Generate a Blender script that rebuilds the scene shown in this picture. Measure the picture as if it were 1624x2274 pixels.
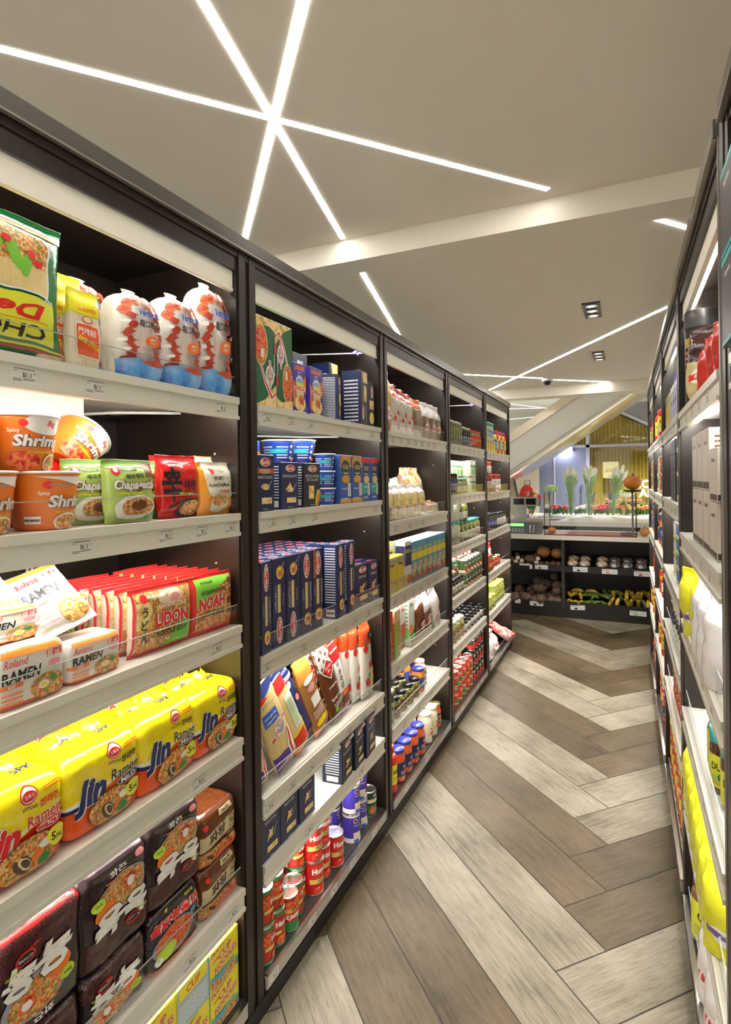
import bpy, bmesh, math, random
from math import sin, cos, pi, radians as R_
from mathutils import Vector, Matrix, noise
random.seed(7)
D = bpy.data
for o in list(D.objects): D.objects.remove(o)
COL = bpy.context.scene.collection
SC = bpy.context.scene

# ------------------------------------------------------------------ camera
CAM_Z = 1.507
YAW, ROLL, FPX, HY = .4289, R_(.7236), 1265.7, 1063.2
fwd = Vector((-sin(YAW), cos(YAW), 0)); rgt = Vector((cos(YAW), sin(YAW), 0)); up = Vector((0, 0, 1))
Rv = rgt*cos(ROLL) - up*sin(ROLL); Uv = up*cos(ROLL) + rgt*sin(ROLL)
cam = D.cameras.new('camera'); co = D.objects.new('camera', cam); COL.objects.link(co)
co.matrix_world = Matrix((Rv, Uv, -fwd)).transposed().to_4x4()
co.location = (0, 0, CAM_Z)
cam.sensor_fit = 'AUTO'; cam.sensor_width = 36.0
cam.lens = FPX/2274*36; cam.shift_y = -(1137-HY)/2274
cam.clip_start = .01
SC.camera = co

# ------------------------------------------------------------------ world, view
w = D.worlds.new('world'); SC.world = w; w.use_nodes = True
w.node_tree.nodes['Background'].inputs[0].default_value = (1.0, .91, .76, 1)
w.node_tree.nodes['Background'].inputs[1].default_value = WORLD = 1.05
SC.view_settings.view_transform = 'Standard'; SC.view_settings.look = 'None'
SC.view_settings.exposure = .25; SC.view_settings.gamma = 1.0
SC.view_settings.use_curve_mapping = False
E_CEIL = 34.0     # ceiling light lines
E_SHELF = 30.0    # strips under the shelves
E_SPOT = 60.0    # recessed downlights

# ------------------------------------------------------------------ materials
MATS = {}
def nt(name):
    m = D.materials.new(name); m.use_nodes = True
    n = m.node_tree.nodes; l = m.node_tree.links
    return m, n, l, n['Principled BSDF']
def M(name, col=(.5, .5, .5), rough=.45, metal=0.0, coat=0.0, bump=0.0, bscale=60, emit=None, es=0, spec=.5):
    if name in MATS: return MATS[name]
    m, n, l, b = nt(name)
    b.inputs['Base Color'].default_value = (*col, 1); b.inputs['Roughness'].default_value = rough
    b.inputs['Metallic'].default_value = metal; b.inputs['Coat Weight'].default_value = coat
    b.inputs['Coat Roughness'].default_value = .08; b.inputs['Specular IOR Level'].default_value = spec
    if emit:
        b.inputs['Emission Color'].default_value = (*emit, 1); b.inputs['Emission Strength'].default_value = es
    if bump:
        t = n.new('ShaderNodeTexNoise'); t.inputs['Scale'].default_value = bscale; t.inputs['Detail'].default_value = 3
        tc = n.new('ShaderNodeTexCoord'); l.new(tc.outputs['Object'], t.inputs['Vector'])
        bp = n.new('ShaderNodeBump'); bp.inputs['Strength'].default_value = bump; bp.inputs['Distance'].default_value = .01
        l.new(t.outputs['Fac'], bp.inputs['Height']); l.new(bp.outputs[0], b.inputs['Normal'])
    MATS[name] = m; return m
def MN(name, cols, scale=30, rough=.4, kind='noise', coat=0.0, stretch=(1, 1, 1), detail=4, bump=0.0, metal=0.0, coord='Object'):
    """procedural mottled material: colour ramp over noise / voronoi"""
    if name in MATS: return MATS[name]
    m, n, l, b = nt(name)
    tc = n.new('ShaderNodeTexCoord'); mp = n.new('ShaderNodeMapping'); mp.inputs['Scale'].default_value = stretch
    l.new(tc.outputs[coord], mp.inputs['Vector'])
    if kind == 'noise':
        t = n.new('ShaderNodeTexNoise'); t.inputs['Detail'].default_value = detail; out = t.outputs['Fac']
    elif kind == 'wave':
        t = n.new('ShaderNodeTexWave'); t.inputs['Distortion'].default_value = 6; t.inputs['Detail'].default_value = 2; t.inputs['Detail Scale'].default_value = 2; out = t.outputs['Fac']
    else:
        t = n.new('ShaderNodeTexVoronoi'); out = t.outputs['Color']
    t.inputs['Scale'].default_value = scale
    l.new(mp.outputs[0], t.inputs['Vector'])
    rp = n.new('ShaderNodeValToRGB'); e = rp.color_ramp.elements
    lo, hi = (.3, .7) if kind == 'noise' else (.05, .95)
    for i, c in enumerate(cols):
        p = lo + (hi-lo)*i/max(1, len(cols)-1)
        if i < 2: e[i].position = p; e[i].color = (*c, 1)
        else: x = e.new(p); x.color = (*c, 1)
    l.new(out, rp.inputs[0]); l.new(rp.outputs[0], b.inputs['Base Color'])
    b.inputs['Roughness'].default_value = rough; b.inputs['Coat Weight'].default_value = coat; b.inputs['Coat Roughness'].default_value = .06
    b.inputs['Metallic'].default_value = metal
    if bump:
        bp = n.new('ShaderNodeBump'); bp.inputs['Strength'].default_value = bump; bp.inputs['Distance'].default_value = .01
        l.new(out, bp.inputs['Height']); l.new(bp.outputs[0], b.inputs['Normal'])
    MATS[name] = m; return m
def MG(name, tint=(1, 1, 1), fac=1.0, rough=.03):
    """thin clear sheet: fresnel mix of transparent and glossy"""
    if name in MATS: return MATS[name]
    m = D.materials.new(name); m.use_nodes = True; n = m.node_tree.nodes; l = m.node_tree.links
    n.remove(n['Principled BSDF'])
    t = n.new('ShaderNodeBsdfTransparent'); t.inputs[0].default_value = (*tint, 1)
    g = n.new('ShaderNodeBsdfGlossy'); g.inputs['Roughness'].default_value = rough
    f = n.new('ShaderNodeLayerWeight'); f.inputs[0].default_value = .5
    pw = n.new('ShaderNodeMath'); pw.operation = 'POWER'; pw.inputs[1].default_value = 4.0; l.new(f.outputs['Facing'], pw.inputs[0])
    k = n.new('ShaderNodeMath'); k.operation = 'MULTIPLY_ADD'; k.inputs[1].default_value = .5*fac; k.inputs[2].default_value = .035*fac
    mx = n.new('ShaderNodeMixShader')
    l.new(pw.outputs[0], k.inputs[0]); l.new(k.outputs[0], mx.inputs[0]); l.new(t.outputs[0], mx.inputs[1]); l.new(g.outputs[0], mx.inputs[2])
    l.new(mx.outputs[0], n['Material Output'].inputs[0])
    MATS[name] = m; return m
def film(name, col, bump=.25): return M('film_'+name, col, .22, coat=.3, bump=bump, bscale=35)
def card(name, col, rough=.38): return M('card_'+name, col, rough)
WHITE = M('print_white', (.86, .85, .82), .35); BLACK = M('print_black', (.012, .012, .014), .35)
RED = M('print_red', (.72, .02, .02), .35); YEL = M('print_yellow', (.9, .74, .02), .35)
LIME = M('print_lime', (.62, .78, .05), .35); ORG = M('print_orange', (.87, .19, .02), .35)
GRN = M('print_green', (.02, .25, .06), .35); NAVY = M('print_navy', (.012, .02, .11), .35)
BLUE = M('print_blue', (.02, .12, .6), .35); CREAM = M('print_cream', (.8, .7, .45), .4)
BROWN = M('print_brown', (.16, .05, .02), .4); GREY = M('print_grey', (.35, .35, .36), .4)
TEAL = M('print_teal', (.03, .42, .45), .4); PURP = M('print_purple', (.10, .04, .36), .35)
LGRN = M('print_light_green', (.2, .55, .05), .35); PINK = M('print_pink', (.8, .3, .33), .4)
FOOD = MN('photo_noodles', [(.25, .07, .01), (.62, .26, .05), (.85, .55, .2), (.7, .12, .02), (.12, .2, .03), (.8, .68, .4)], 230, .35, 'vor')
FOODR = MN('photo_tomato', [(.25, .01, .01), (.7, .03, .01), (.8, .25, .05), (.5, .02, .01)], 110, .35, 'noise')
PASTA = MN('photo_pasta', [(.55, .33, .08), (.85, .62, .22), (.95, .8, .45)], 55, .4, 'noise', detail=2)
SPAG = MN('photo_spaghetti', [(.6, .4, .12), (.85, .65, .28), (.92, .78, .42)], 40, .3, 'wave', stretch=(9, 9, .6))
ALU = M('tin_metal', (.72, .72, .70), .25, 1.0)
DARKW = MN('dark_wenge_wood', [(.010, .0065, .0045), (.019, .012, .0085), (.014, .009, .0065)], 6, .36, 'noise', stretch=(12, 12, .6), detail=6)
SHELFW = M('shelf_white_laminate', (.74, .72, .66), .35)
RAIL = M('price_rail_plastic', (.70, .68, .60), .3)
CLEAR = MG('clear_acrylic')

# ------------------------------------------------------------------ mesh helpers
class MB:
    """collects geometry for ONE mesh"""
    def __init__(s): s.v = []; s.f = []; s.m = []; s.mats = []; s.smooth = []
    def mi(s, m):
        if m not in s.mats: s.mats.append(m)
        return s.mats.index(m)
    def add(s, vs, fs, m, sm=False):
        o = len(s.v); s.v += [tuple(p) for p in vs]; k = s.mi(m)
        for f in fs: s.f.append(tuple(i+o for i in f)); s.m.append(k); s.smooth.append(sm)
    def box(s, x0, y0, z0, x1, y1, z1, m, rot=None, c=None):
        vs = [Vector((x, y, z)) for x in (x0, x1) for y in (y0, y1) for z in (z0, z1)]
        if rot is not None:
            c = Vector(c) if c else Vector(((x0+x1)/2, (y0+y1)/2, (z0+z1)/2)); vs = [rot@(p-c)+c for p in vs]
        s.add(vs, [(0, 1, 3, 2), (4, 6, 7, 5), (0, 4, 5, 1), (2, 3, 7, 6), (0, 2, 6, 4), (1, 5, 7, 3)], m)
    def prism(s, pts, z0, z1, m):
        n = len(pts); vs = [(x, y, z0) for x, y in pts]+[(x, y, z1) for x, y in pts]
        s.add(vs, [tuple(range(n))[::-1], tuple(range(n, 2*n))]+[(i, (i+1) % n, n+(i+1) % n, n+i) for i in range(n)], m)
    def lathe(s, prof, m, n=20, c=(0, 0, 0), close=True, axis=None):
        """prof: list of (r,z) or (r,z,mat)"""
        k = len(prof); vs = []
        for p in prof:
            for i in range(n):
                a = 2*pi*i/n; vs.append(Vector((p[0]*cos(a), p[0]*sin(a), p[1])))
        if axis is not None: vs = [axis@p for p in vs]
        vs = [p+Vector(c) for p in vs]
        o = len(s.v); s.v += [tuple(p) for p in vs]
        for j in range(k-1):
            mm = s.mi(prof[j][2] if len(prof[j]) > 2 else m)
            for i in range(n):
                s.f.append((o+j*n+i, o+j*n+(i+1) % n, o+(j+1)*n+(i+1) % n, o+(j+1)*n+i)); s.m.append(mm); s.smooth.append(True)
        if close:
            s.f.append(tuple(o+i for i in range(n))[::-1]); s.m.append(s.mi(prof[0][2] if len(prof[0]) > 2 else m)); s.smooth.append(False)
            s.f.append(tuple(o+(k-1)*n+i for i in range(n))); s.m.append(s.mi(prof[-1][2] if len(prof[-1]) > 2 else m)); s.smooth.append(False)
    def tube(s, pts, r, m, n=8):
        pts = [Vector(p) for p in pts]; rings = []
        for i, p in enumerate(pts):
            t = (pts[min(i+1, len(pts)-1)]-pts[max(i-1, 0)]).normalized()
            a = t.orthogonal().normalized() if i == 0 else (a - t*a.dot(t)).normalized()
            b = t.cross(a); rr = r[i] if isinstance(r, (list, tuple)) else r
            rings.append([p+a*rr*cos(2*pi*j/n)+b*rr*sin(2*pi*j/n) for j in range(n)])
        vs = [q for rg in rings for q in rg]; k = len(rings)
        fs = [(i*n+j, i*n+(j+1) % n, (i+1)*n+(j+1) % n, (i+1)*n+j) for i in range(k-1) for j in range(n)]
        fs += [tuple(range(n))[::-1], tuple((k-1)*n+j for j in range(n))]
        s.add(vs, fs, m, True)
    def ellipsoid(s, c, r, m, nu=14, nv=9, rot=None, f=None):
        vs = []
        for j in range(nv+1):
            ph = -pi/2+pi*j/nv
            for i in range(nu):
                a = 2*pi*i/nu; p = Vector((cos(ph)*cos(a), cos(ph)*sin(a), sin(ph)))
                if f: p = p*f(a, ph)
                p = Vector((p.x*r[0], p.y*r[1], p.z*r[2]))
                if rot is not None: p = rot@p
                vs.append(p+Vector(c))
        fs = [(j*nu+i, j*nu+(i+1) % nu, (j+1)*nu+(i+1) % nu, (j+1)*nu+i) for j in range(nv) for i in range(nu)]
        s.add(vs, fs, m, True)
    def deform(s, fn): s.v = [tuple(fn(Vector(p))) for p in s.v]
    def build(s, name, parent=None, loc=None):
        me = D.meshes.new(name); me.from_pydata(s.v, [], s.f)
        for m in s.mats: me.materials.append(m)
        me.polygons.foreach_set('material_index', s.m); me.polygons.foreach_set('use_smooth', s.smooth)
        me.validate(); me.update()
        o = D.objects.new(name, me); COL.objects.link(o)
        if parent: o.parent = parent
        if loc: o.location = loc
        return o
def tag(o, label, cat, group=None, kind=None):
    if label: o['label'] = label
    if cat: o['category'] = cat
    if group: o['group'] = group
    if kind: o['kind'] = kind
    return o
def struct(o, label=None):
    o['kind'] = 'structure'
    if label: o['label'] = label
    return o
def empty(name, loc=(0, 0, 0), rz=0):
    o = D.objects.new(name, None); COL.objects.link(o); o.location = loc; o.rotation_euler = (0, 0, rz); o.empty_display_size = .05
    return o
KIDS = {}
def kids(o):
    return [c for c in KIDS.get(o.name, [])]
def adopt(p, c): KIDS.setdefault(p.name, []).append(c); c.parent = p; return c
def copy_tree(o, parent=None):
    c = o.copy(); COL.objects.link(c)
    if parent: c.parent = parent
    for k in kids(o): adopt(c, copy_tree(k, c))
    return c

# ------------------------------------------------------------------ printed artwork laid on a surface
TXT = {}
def text_mesh(s, bold=0.0, shear=0.0):
    key = (s, bold, shear)
    if key not in TXT:
        cu = D.curves.new('t', 'FONT'); cu.body = s; cu.size = 1; cu.offset = bold; cu.shear = shear
        cu.resolution_u = 2; cu.align_x = 'CENTER'
        o = D.objects.new('t', cu); me = o.to_mesh()
        vs = [(v.co.x, v.co.y) for v in me.vertices]; fs = [tuple(p.vertices) for p in me.polygons]
        o.to_mesh_clear(); D.objects.remove(o); D.curves.remove(cu)
        if vs:
            x0 = min(v[0] for v in vs); x1 = max(v[0] for v in vs); y0 = min(v[1] for v in vs); y1 = max(v[1] for v in vs)
            dx = max(x1-x0, 1e-6); dy = max(y1-y0, 1e-6)
            vs = [((v[0]-x0)/dx-.5, (v[1]-y0)/dy-.5) for v in vs]; asp = dx/dy
        else: asp = 1
        TXT[key] = (vs, fs, asp)
    return TXT[key]
class Art:
    """flat artwork in metres: x from the centre line, z from the bottom"""
    def __init__(s): s.items = []; s.l = 0
    def _a(s, vs, fs, m): s.l += 1; s.items.append((vs, fs, m, s.l)); return s
    def rect(s, x0, z0, x1, z1, m): return s._a([(x0, z0), (x1, z0), (x1, z1), (x0, z1)], [(0, 1, 2, 3)], m)
    def poly(s, pts, m): return s._a(pts, [tuple(range(len(pts)))], m)
    def ell(s, cx, cz, rx, rz, m, rot=0, n=24):
        c, q = cos(rot), sin(rot)
        return s._a([(cx+rx*cos(2*pi*i/n)*c-rz*sin(2*pi*i/n)*q, cz+rx*cos(2*pi*i/n)*q+rz*sin(2*pi*i/n)*c) for i in range(n)], [tuple(range(n))], m)
    def text(s, t, cx, cz, h, m, w=None, bold=.02, shear=0.0, rot=0, wmax=None):
        vs, fs, asp = text_mesh(t, bold, shear)
        if not vs: return s
        ww = w if w else h*asp
        if wmax and ww > wmax: ww = wmax
        c, q = cos(rot), sin(rot)
        return s._a([(cx+v[0]*ww*c-v[1]*h*q, cz+v[0]*ww*q+v[1]*h*c) for v in vs], fs, m)
    def otext(s, t, cx, cz, h, m, mo, w=None, bold=.02, shear=0.0, rot=0, o=.05):
        s.text(t, cx, cz, h*1.04, mo, w, bold+o, shear, rot); return s.text(t, cx, cz, h, m, w, bold, shear, rot)
    def scribble(s, x0, z0, x1, z1, rows, m, seed=1, fill=.8):
        """fine print: short broken lines"""
        rnd = random.Random(seed); vs = []; fs = []; dz = (z1-z0)/rows
        for r in range(rows):
            x = x0
            while x < x1:
                ln = rnd.uniform(.1, .35)*(x1-x0)*.5; e = min(x1, x+ln*fill)
                o = len(vs); zz = z0+dz*(r+.3); vs += [(x, zz), (e, zz), (e, zz+dz*.42), (x, zz+dz*.42)]; fs.append((o, o+1, o+2, o+3)); x += ln
        return s._a(vs, fs, m)
    def blobs(s, x0, z0, x1, z1, n, r, mats, seed=1):
        rnd = random.Random(seed)
        for k in range(n):
            s.ell(rnd.uniform(x0, x1), rnd.uniform(z0, z1), r*rnd.uniform(.6, 1.2), r*rnd.uniform(.5, 1), mats[k % len(mats)], rnd.uniform(0, 3), 8)
            s.l -= 1
        s.l += 1
        return s
    def lay(s, mb, fn, grid=None, xr=None, zr=None, base=.0006, step=.00022):
        """cut along a grid and map every vertex through fn(x,z,offset)"""
        bm = bmesh.new(); mats = []
        for vs, fs, m, l in s.items:
            if m not in mats: mats.append(m)
            bv = [bm.verts.new((v[0], v[1], l)) for v in vs]
            for f in fs:
                try: bf = bm.faces.new([bv[i] for i in f]); bf.material_index = mats.index(m)
                except ValueError: pass
        xs = [v.co.x for v in bm.verts]; zs = [v.co.y for v in bm.verts]
        if not xs: bm.free(); return
        def cut(co, no, clear=False):
            g = bm.verts[:]+bm.edges[:]+bm.faces[:]
            bmesh.ops.bisect_plane(bm, geom=g, dist=1e-7, plane_co=co, plane_no=no, clear_outer=clear)
        if xr: cut((xr[1], 0, 0), (1, 0, 0), True); cut((xr[0], 0, 0), (-1, 0, 0), True)
        if zr: cut((0, zr[1], 0), (0, 1, 0), True); cut((0, zr[0], 0), (0, -1, 0), True)
        if grid:
            gx, gz = grid; lo, hi = min(xs), max(xs); l2, h2 = min(zs), max(zs)
            if xr: lo, hi = max(lo, xr[0]), min(hi, xr[1])
            if zr: l2, h2 = max(l2, zr[0]), min(h2, zr[1])
            if gx:
                k = math.ceil(lo/gx)
                while k*gx < hi: cut((k*gx, 0, 0), (1, 0, 0)); k += 1
            if gz:
                k = math.ceil(l2/gz)
                while k*gz < h2: cut((0, k*gz, 0), (0, 1, 0)); k += 1
        bm.verts.ensure_lookup_table(); o = len(mb.v)
        for i, v in enumerate(bm.verts): v.index = i; mb.v.append(tuple(fn(v.co.x, v.co.y, base+step*v.co.z)))
        mi = [mb.mi(m) for m in mats]
        for f in bm.faces:
            mb.f.append(tuple(o+v.index for v in f.verts)); mb.m.append(mi[f.material_index]); mb.smooth.append(bool(grid))
        bm.free()

def carton(name, w, d, h, m, front=None, left=None, top=None, mats=None, right=None, parent=None):
    """rectangular carton: x width, y depth (front at -d/2), z up from 0"""
    mb = MB(); e = min(.0012, w*.02); x, y = w/2, d/2
    mats = mats or {}
    xs = [(-x+e, -y), (x-e, -y), (x, -y+e), (x, y-e), (x-e, y), (-x+e, y), (-x, y-e), (-x, -y+e)]
    vs = []
    for z, s in ((0, e), (e, 0), (h-e, 0), (h, e)):
        for px, py in xs: vs.append((px-math.copysign(s, px) if s else px, py-math.copysign(s, py) if s else py, z))
    fs = []; ms = []
    side = {0: 'front', 2: 'right', 4: 'back', 6: 'left'}
    for j in range(3):
        for i in range(8):
            mb.add([vs[j*8+i], vs[j*8+(i+1) % 8], vs[(j+1)*8+(i+1) % 8], vs[(j+1)*8+i]], [(0, 1, 2, 3)], mats.get(side.get(i, ''), m))
    mb.add(vs[:8], [tuple(range(8))[::-1]], m); mb.add(vs[24:], [tuple(range(8))], mats.get('top', m))
    if front: front.lay(mb, lambda a, b, o: (a, -y-o, b), None, (-x+e, x-e), (e, h-e), .0003, .00012)
    if left: left.lay(mb, lambda a, b, o: (-x-o, -a, b), None, (-y+e, y-e), (e, h-e), .0003, .00012)
    if right: right.lay(mb, lambda a, b, o: (x+o, a, b), None, (-y+e, y-e), (e, h-e), .0003, .00012)
    if top: top.lay(mb, lambda a, b, o: (a, b-y, h+o), None, (-x+e, x-e), (e, d-e), .0003, .00012)
    return mb

def lerp_prof(prof, z):
    if z <= prof[0][0]: return prof[0][1:]
    for p, q in zip(prof, prof[1:]):
        if z <= q[0]:
            t = (z-p[0])/max(1e-9, q[0]-p[0]); return tuple(p[i]+(q[i]-p[i])*t for i in range(1, len(p)))
    return prof[-1][1:]
def smooth_prof(prof, k=4):
    """catmull-rom resample"""
    out = []; n = len(prof)
    for i in range(n-1):
        p0, p1, p2, p3 = prof[max(i-1, 0)], prof[i], prof[i+1], prof[min(i+2, n-1)]
        for j in range(k):
            t = j/k
            out.append(tuple(.5*((2*b)+(-a+c)*t+(2*a-5*b+4*c-d)*t*t+(-a+3*b-3*c+d)*t**3) for a, b, c, d in zip(p0, p1, p2, p3)))
    out.append(prof[-1]); return out
def wrinkle(amp, freq, seed=0, amp2=0):
    sv = Vector((seed*7.1, seed*3.3, seed*1.7))
    def fn(p):
        q = p + noise.noise_vector(p*freq+sv)*amp
        if amp2: q += noise.noise_vector(p*freq*3.7+sv)*amp2
        q.z = max(q.z, 0.0) if p.z >= 0 and p.z < .01 else q.z
        return q
    return fn
def pouch(m, prof, n=4.0, art=None, mode='flat', na=40, bands=None, wr=None, grid=.008, w=None, capm=None, back=None):
    """closed bag / bottle surface; prof: (z, half width, half depth); superellipse section of power n"""
    mb = MB(); vs = []; w = w or max(p[1] for p in prof); k = len(prof)
    def sec(a, A, B, nn):
        c, s = cos(a), sin(a); e = 2/nn
        return math.copysign(abs(c)**e, c)*A, math.copysign(abs(s)**e, s)*B
    for p in prof:
        for i in range(na):
            x, y = sec(2*pi*(i+.5)/na, p[1], p[2], n); vs.append((x, y, p[0]))
    for j in range(k-1):
        mm = m
        if bands:
            zc = (prof[j][0]+prof[j+1][0])/2
            for zt, bmt in bands:
                if zc >= zt: mm = bmt
        o = len(mb.v) if j == 0 else o
        if j == 0: mb.v += vs
        for i in range(na):
            mb.f.append((j*na+i, j*na+(i+1) % na, (j+1)*na+(i+1) % na, (j+1)*na+i)); mb.m.append(mb.mi(mm)); mb.smooth.append(True)
    mb.f.append(tuple(range(na))[::-1]); mb.m.append(mb.mi(m)); mb.smooth.append(False)
    mb.f.append(tuple((k-1)*na+i for i in range(na))); mb.m.append(mb.mi(capm or (bands[-1][1] if bands else m))); mb.smooth.append(False)
    z0, z1 = prof[0][0], prof[-1][0]
    def fn(x, z, o):
        A, B = lerp_prof(prof, z)
        if mode == 'wrap':
            th = x/w; return (sin(th)*(A+o), -cos(th)*(B+o), z)
        t = max(-1, min(1, x/w)); return (t*(A+o*.3), -B*max(0, 1-abs(t)**n)**(1/n)-o, z)
    if art:
        lim = w*.985 if mode == 'flat' else w*2.6
        art.lay(mb, fn, (grid, grid if mode == 'flat' or len(prof) > 6 else None), (-lim, lim), (z0+.0005, z1-.0005), .0009 if mode == 'flat' else .0004, .0002)
    if wr: mb.deform(wr)
    return mb
def ceil_pt(z, pts): return pts
# ------------------------------------------------------------------ floor: herringbone of grey wood-look planks
def wood(name, cols, seed):
    m, n, l, b = nt(name)
    uv = n.new('ShaderNodeUVMap'); mp = n.new('ShaderNodeMapping'); mp.inputs['Scale'].default_value = (4, 42, 1); mp.inputs['Location'].default_value = (seed, seed, 0)
    l.new(uv.outputs[0], mp.inputs[0])
    t = n.new('ShaderNodeTexNoise'); t.inputs['Scale'].default_value = 1.6; t.inputs['Detail'].default_value = 9; t.inputs['Roughness'].default_value = .68; t.inputs['Distortion'].default_value = .5
    l.new(mp.outputs[0], t.inputs['Vector'])
    t2 = n.new('ShaderNodeTexNoise'); t2.inputs['Scale'].default_value = 3.2; t2.inputs['Detail'].default_value = 3
    l.new(uv.outputs[0], t2.inputs['Vector'])
    ad = n.new('ShaderNodeMath'); ad.operation = 'MULTIPLY_ADD'; ad.inputs[1].default_value = .55
    l.new(t2.outputs['Fac'], ad.inputs[0]); 
    sb = n.new('ShaderNodeMath'); sb.operation = 'MULTIPLY'; sb.inputs[1].default_value = .5
    l.new(t.outputs['Fac'], sb.inputs[0]); l.new(sb.outputs[0], ad.inputs[2])
    rp = n.new('ShaderNodeValToRGB'); e = rp.color_ramp.elements
    e[0].position = .36; e[0].color = (*cols[0], 1); e[1].position = .68; e[1].color = (*cols[2], 1)
    x = e.new(.5); x.color = (*cols[1], 1)
    l.new(ad.outputs[0], rp.inputs[0])
    # fine dark pores along the grain
    mp2 = n.new('ShaderNodeMapping'); mp2.inputs['Scale'].default_value = (14, 160, 1); l.new(uv.outputs[0], mp2.inputs[0])
    t3 = n.new('ShaderNodeTexNoise'); t3.inputs['Scale'].default_value = 1.2; t3.inputs['Detail'].default_value = 2; l.new(mp2.outputs[0], t3.inputs['Vector'])
    r3 = n.new('ShaderNodeMapRange'); r3.inputs[1].default_value = .25; r3.inputs[2].default_value = .45; r3.inputs[3].default_value = .55; r3.inputs[4].default_value = 1.0
    l.new(t3.outputs['Fac'], r3.inputs[0])
    mx = n.new('ShaderNodeMix'); mx.data_type = 'RGBA'; mx.blend_type = 'MULTIPLY'; mx.inputs[0].default_value = 1
    l.new(rp.outputs[0], mx.inputs[6]); l.new(r3.outputs[0], mx.inputs[7])
    l.new(mx.outputs[2], b.inputs['Base Color'])
    bp = n.new('ShaderNodeBump'); bp.inputs['Strength'].default_value = .3; bp.inputs['Distance'].default_value = .004
    l.new(t.outputs['Fac'], bp.inputs['Height']); l.new(bp.outputs[0], b.inputs['Normal'])
    b.inputs['Roughness'].default_value = .5; b.inputs['Specular IOR Level'].default_value = .3
    return m
DK = [wood('floor_plank_dark_%s' % k, c, i) for i, (k, c) in enumerate([('a', ((.028, .019, .008), (.060, .042, .021), (.10, .072, .039))), ('b', ((.034, .024, .010), (.070, .050, .025), (.112, .082, .046)))])]
LT = [wood('floor_plank_light_%s' % k, c, 5+i) for i, (k, c) in enumerate([('a', ((.075, .061, .040), (.165, .142, .100), (.25, .219, .162))), ('b', ((.088, .073, .049), (.188, .163, .117), (.272, .241, .182)))])]
GROUT = M('floor_grout', (.045, .038, .028), .8)
def floor():
    mb = MB(); uvs = []
    wd, L, g = .2, 6, .0024; a0 = .016
    uA = Vector((cos(-pi/4+a0), sin(-pi/4+a0))); uB = Vector((cos(pi/4+a0), sin(pi/4+a0))); P0 = Vector((-.1367, 5.9127))
    X0, X1, Y0, Y1 = -3.2, 2.4, -.6, 9.2
    def plank(org, u, v, tone):
        c = [org+u*(g), org+u*(L*wd-g), org+u*(L*wd-g)+v*(wd-g), org+u*g+v*(wd-g)]
        c[0] += v*g; c[1] += v*g
        cx = sum(p.x for p in c)/4; cy = sum(p.y for p in c)/4
        if not (X0-.6 < cx < X1+.6 and Y0-.6 < cy < Y1+.6): return
        rr = random.random(); m = random.choice(DK if tone == 0 else LT)
        mb.add([(p.x, p.y, 0) for p in c], [(0, 1, 2, 3)], m)
        o = Vector((random.uniform(0, 40), random.uniform(0, 40)))
        for q in ((0, 0), (L*wd, 0), (L*wd, wd), (0, wd)): uvs.append((q[0]+o.x, q[1]+o.y))
    for col in range(-6, 7):
        for k in range(-40, 60):
            kk = k
            tone = 0 if (kk//2) % 2 == 0 else 1
            base = P0 + (uA-uB)*wd*k + (uA+uB)*wd*6*col
            T = base-uB*wd
            plank(T-uA*L*wd, uA, uB, tone)      # runs down to the ridge
            plank(T, uB, uA, tone)
    mb.add([(X0-.6, Y0-.6, -.0015), (X1+.6, Y0-.6, -.0015), (X1+.6, Y1+2.4, -.0015), (X0-.6, Y1+2.4, -.0015)], [(0, 1, 2, 3)], GROUT)
    uvs.extend([(0, 0)]*4)
    o = mb.build('floor'); uvl = o.data.uv_layers.new(name='UVMap')
    for i, q in enumerate(uvs): uvl.data[i].uv = q
    struct(o, 'grey wood-look plank floor laid in a light and dark herringbone')
floor()

# ------------------------------------------------------------------ ceiling
CEILM = MN('ceiling_paint', [(.66, .615, .525), (.68, .635, .545)], 3, .7)
C1, C2, YS, YB, ZB = 2.65, 2.55, 2.45, 6.9, 2.437
mb = MB()
mb.box(-4.2, -1.6, C1, 3, YS, C1+.05, CEILM); mb.box(-4.2, YS, C2-.004, 3, YS+.16, C1+.05, CEILM)
mb.box(-4.2, YS+.16, C2, 3, YB, C2+.05, CEILM)
mb.box(-4.2, YB, ZB, 3, YB+.25, C2+.05, CEILM)
struct(mb.build('ceiling'), 'warm white plasterboard ceiling that steps down beyond the star of light lines')
GLOW = M('light_line_diffuser', (1, 1, 1), .5, emit=(1, .965, .9), es=E_CEIL)
SK = [0]
def strip(a, b, z, label, wd=.024, mat=None):
    SK[0] += 1
    a, b = Vector(a), Vector(b); u = (b-a).normalized(); v = Vector((-u.y, u.x))*wd/2
    mb = MB(); mb.prism([tuple(a-v), tuple(b-v), tuple(b+v), tuple(a+v)], z-.0008-.0002*SK[0], z+.012, mat or GLOW)
    return tag(mb.build('linear_light'), label, 'ceiling light', None)
def ext(a, b, t): a, b = Vector(a), Vector(b); return tuple(a+(b-a)*t)
A0, AC, A1 = (-1.484, .969), (-.998, 1.513), (-.269, 2.374)
strip(ext(A1, A0, 1.6), A1, C1, 'long ceiling star light line running from far left to the step')
B0, B1 = (-.903, 1.077), (-1.211, 2.426)
strip(ext(B1, B0, 1.9), B1, C1, 'light line of the ceiling star running from top left down to the ceiling step')
Cc0, Cc1 = (-.686, 1.18), (-1.62, 2.212)
strip(ext(Cc1, Cc0, 1.8), ext(Cc0, Cc1, 1.12), C1, 'light line of the ceiling star ending above the first shelving post')
strip((-1.197, 2.6), ext((-1.197, 2.6), (-1.501, 3.919), 1.5), C2, 'short light line just beyond the ceiling step above the left shelves')
strip((.076, 2.549), (.62, 3.22), C2, 'short light line beyond the ceiling step cut off by the right shelves')
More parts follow.
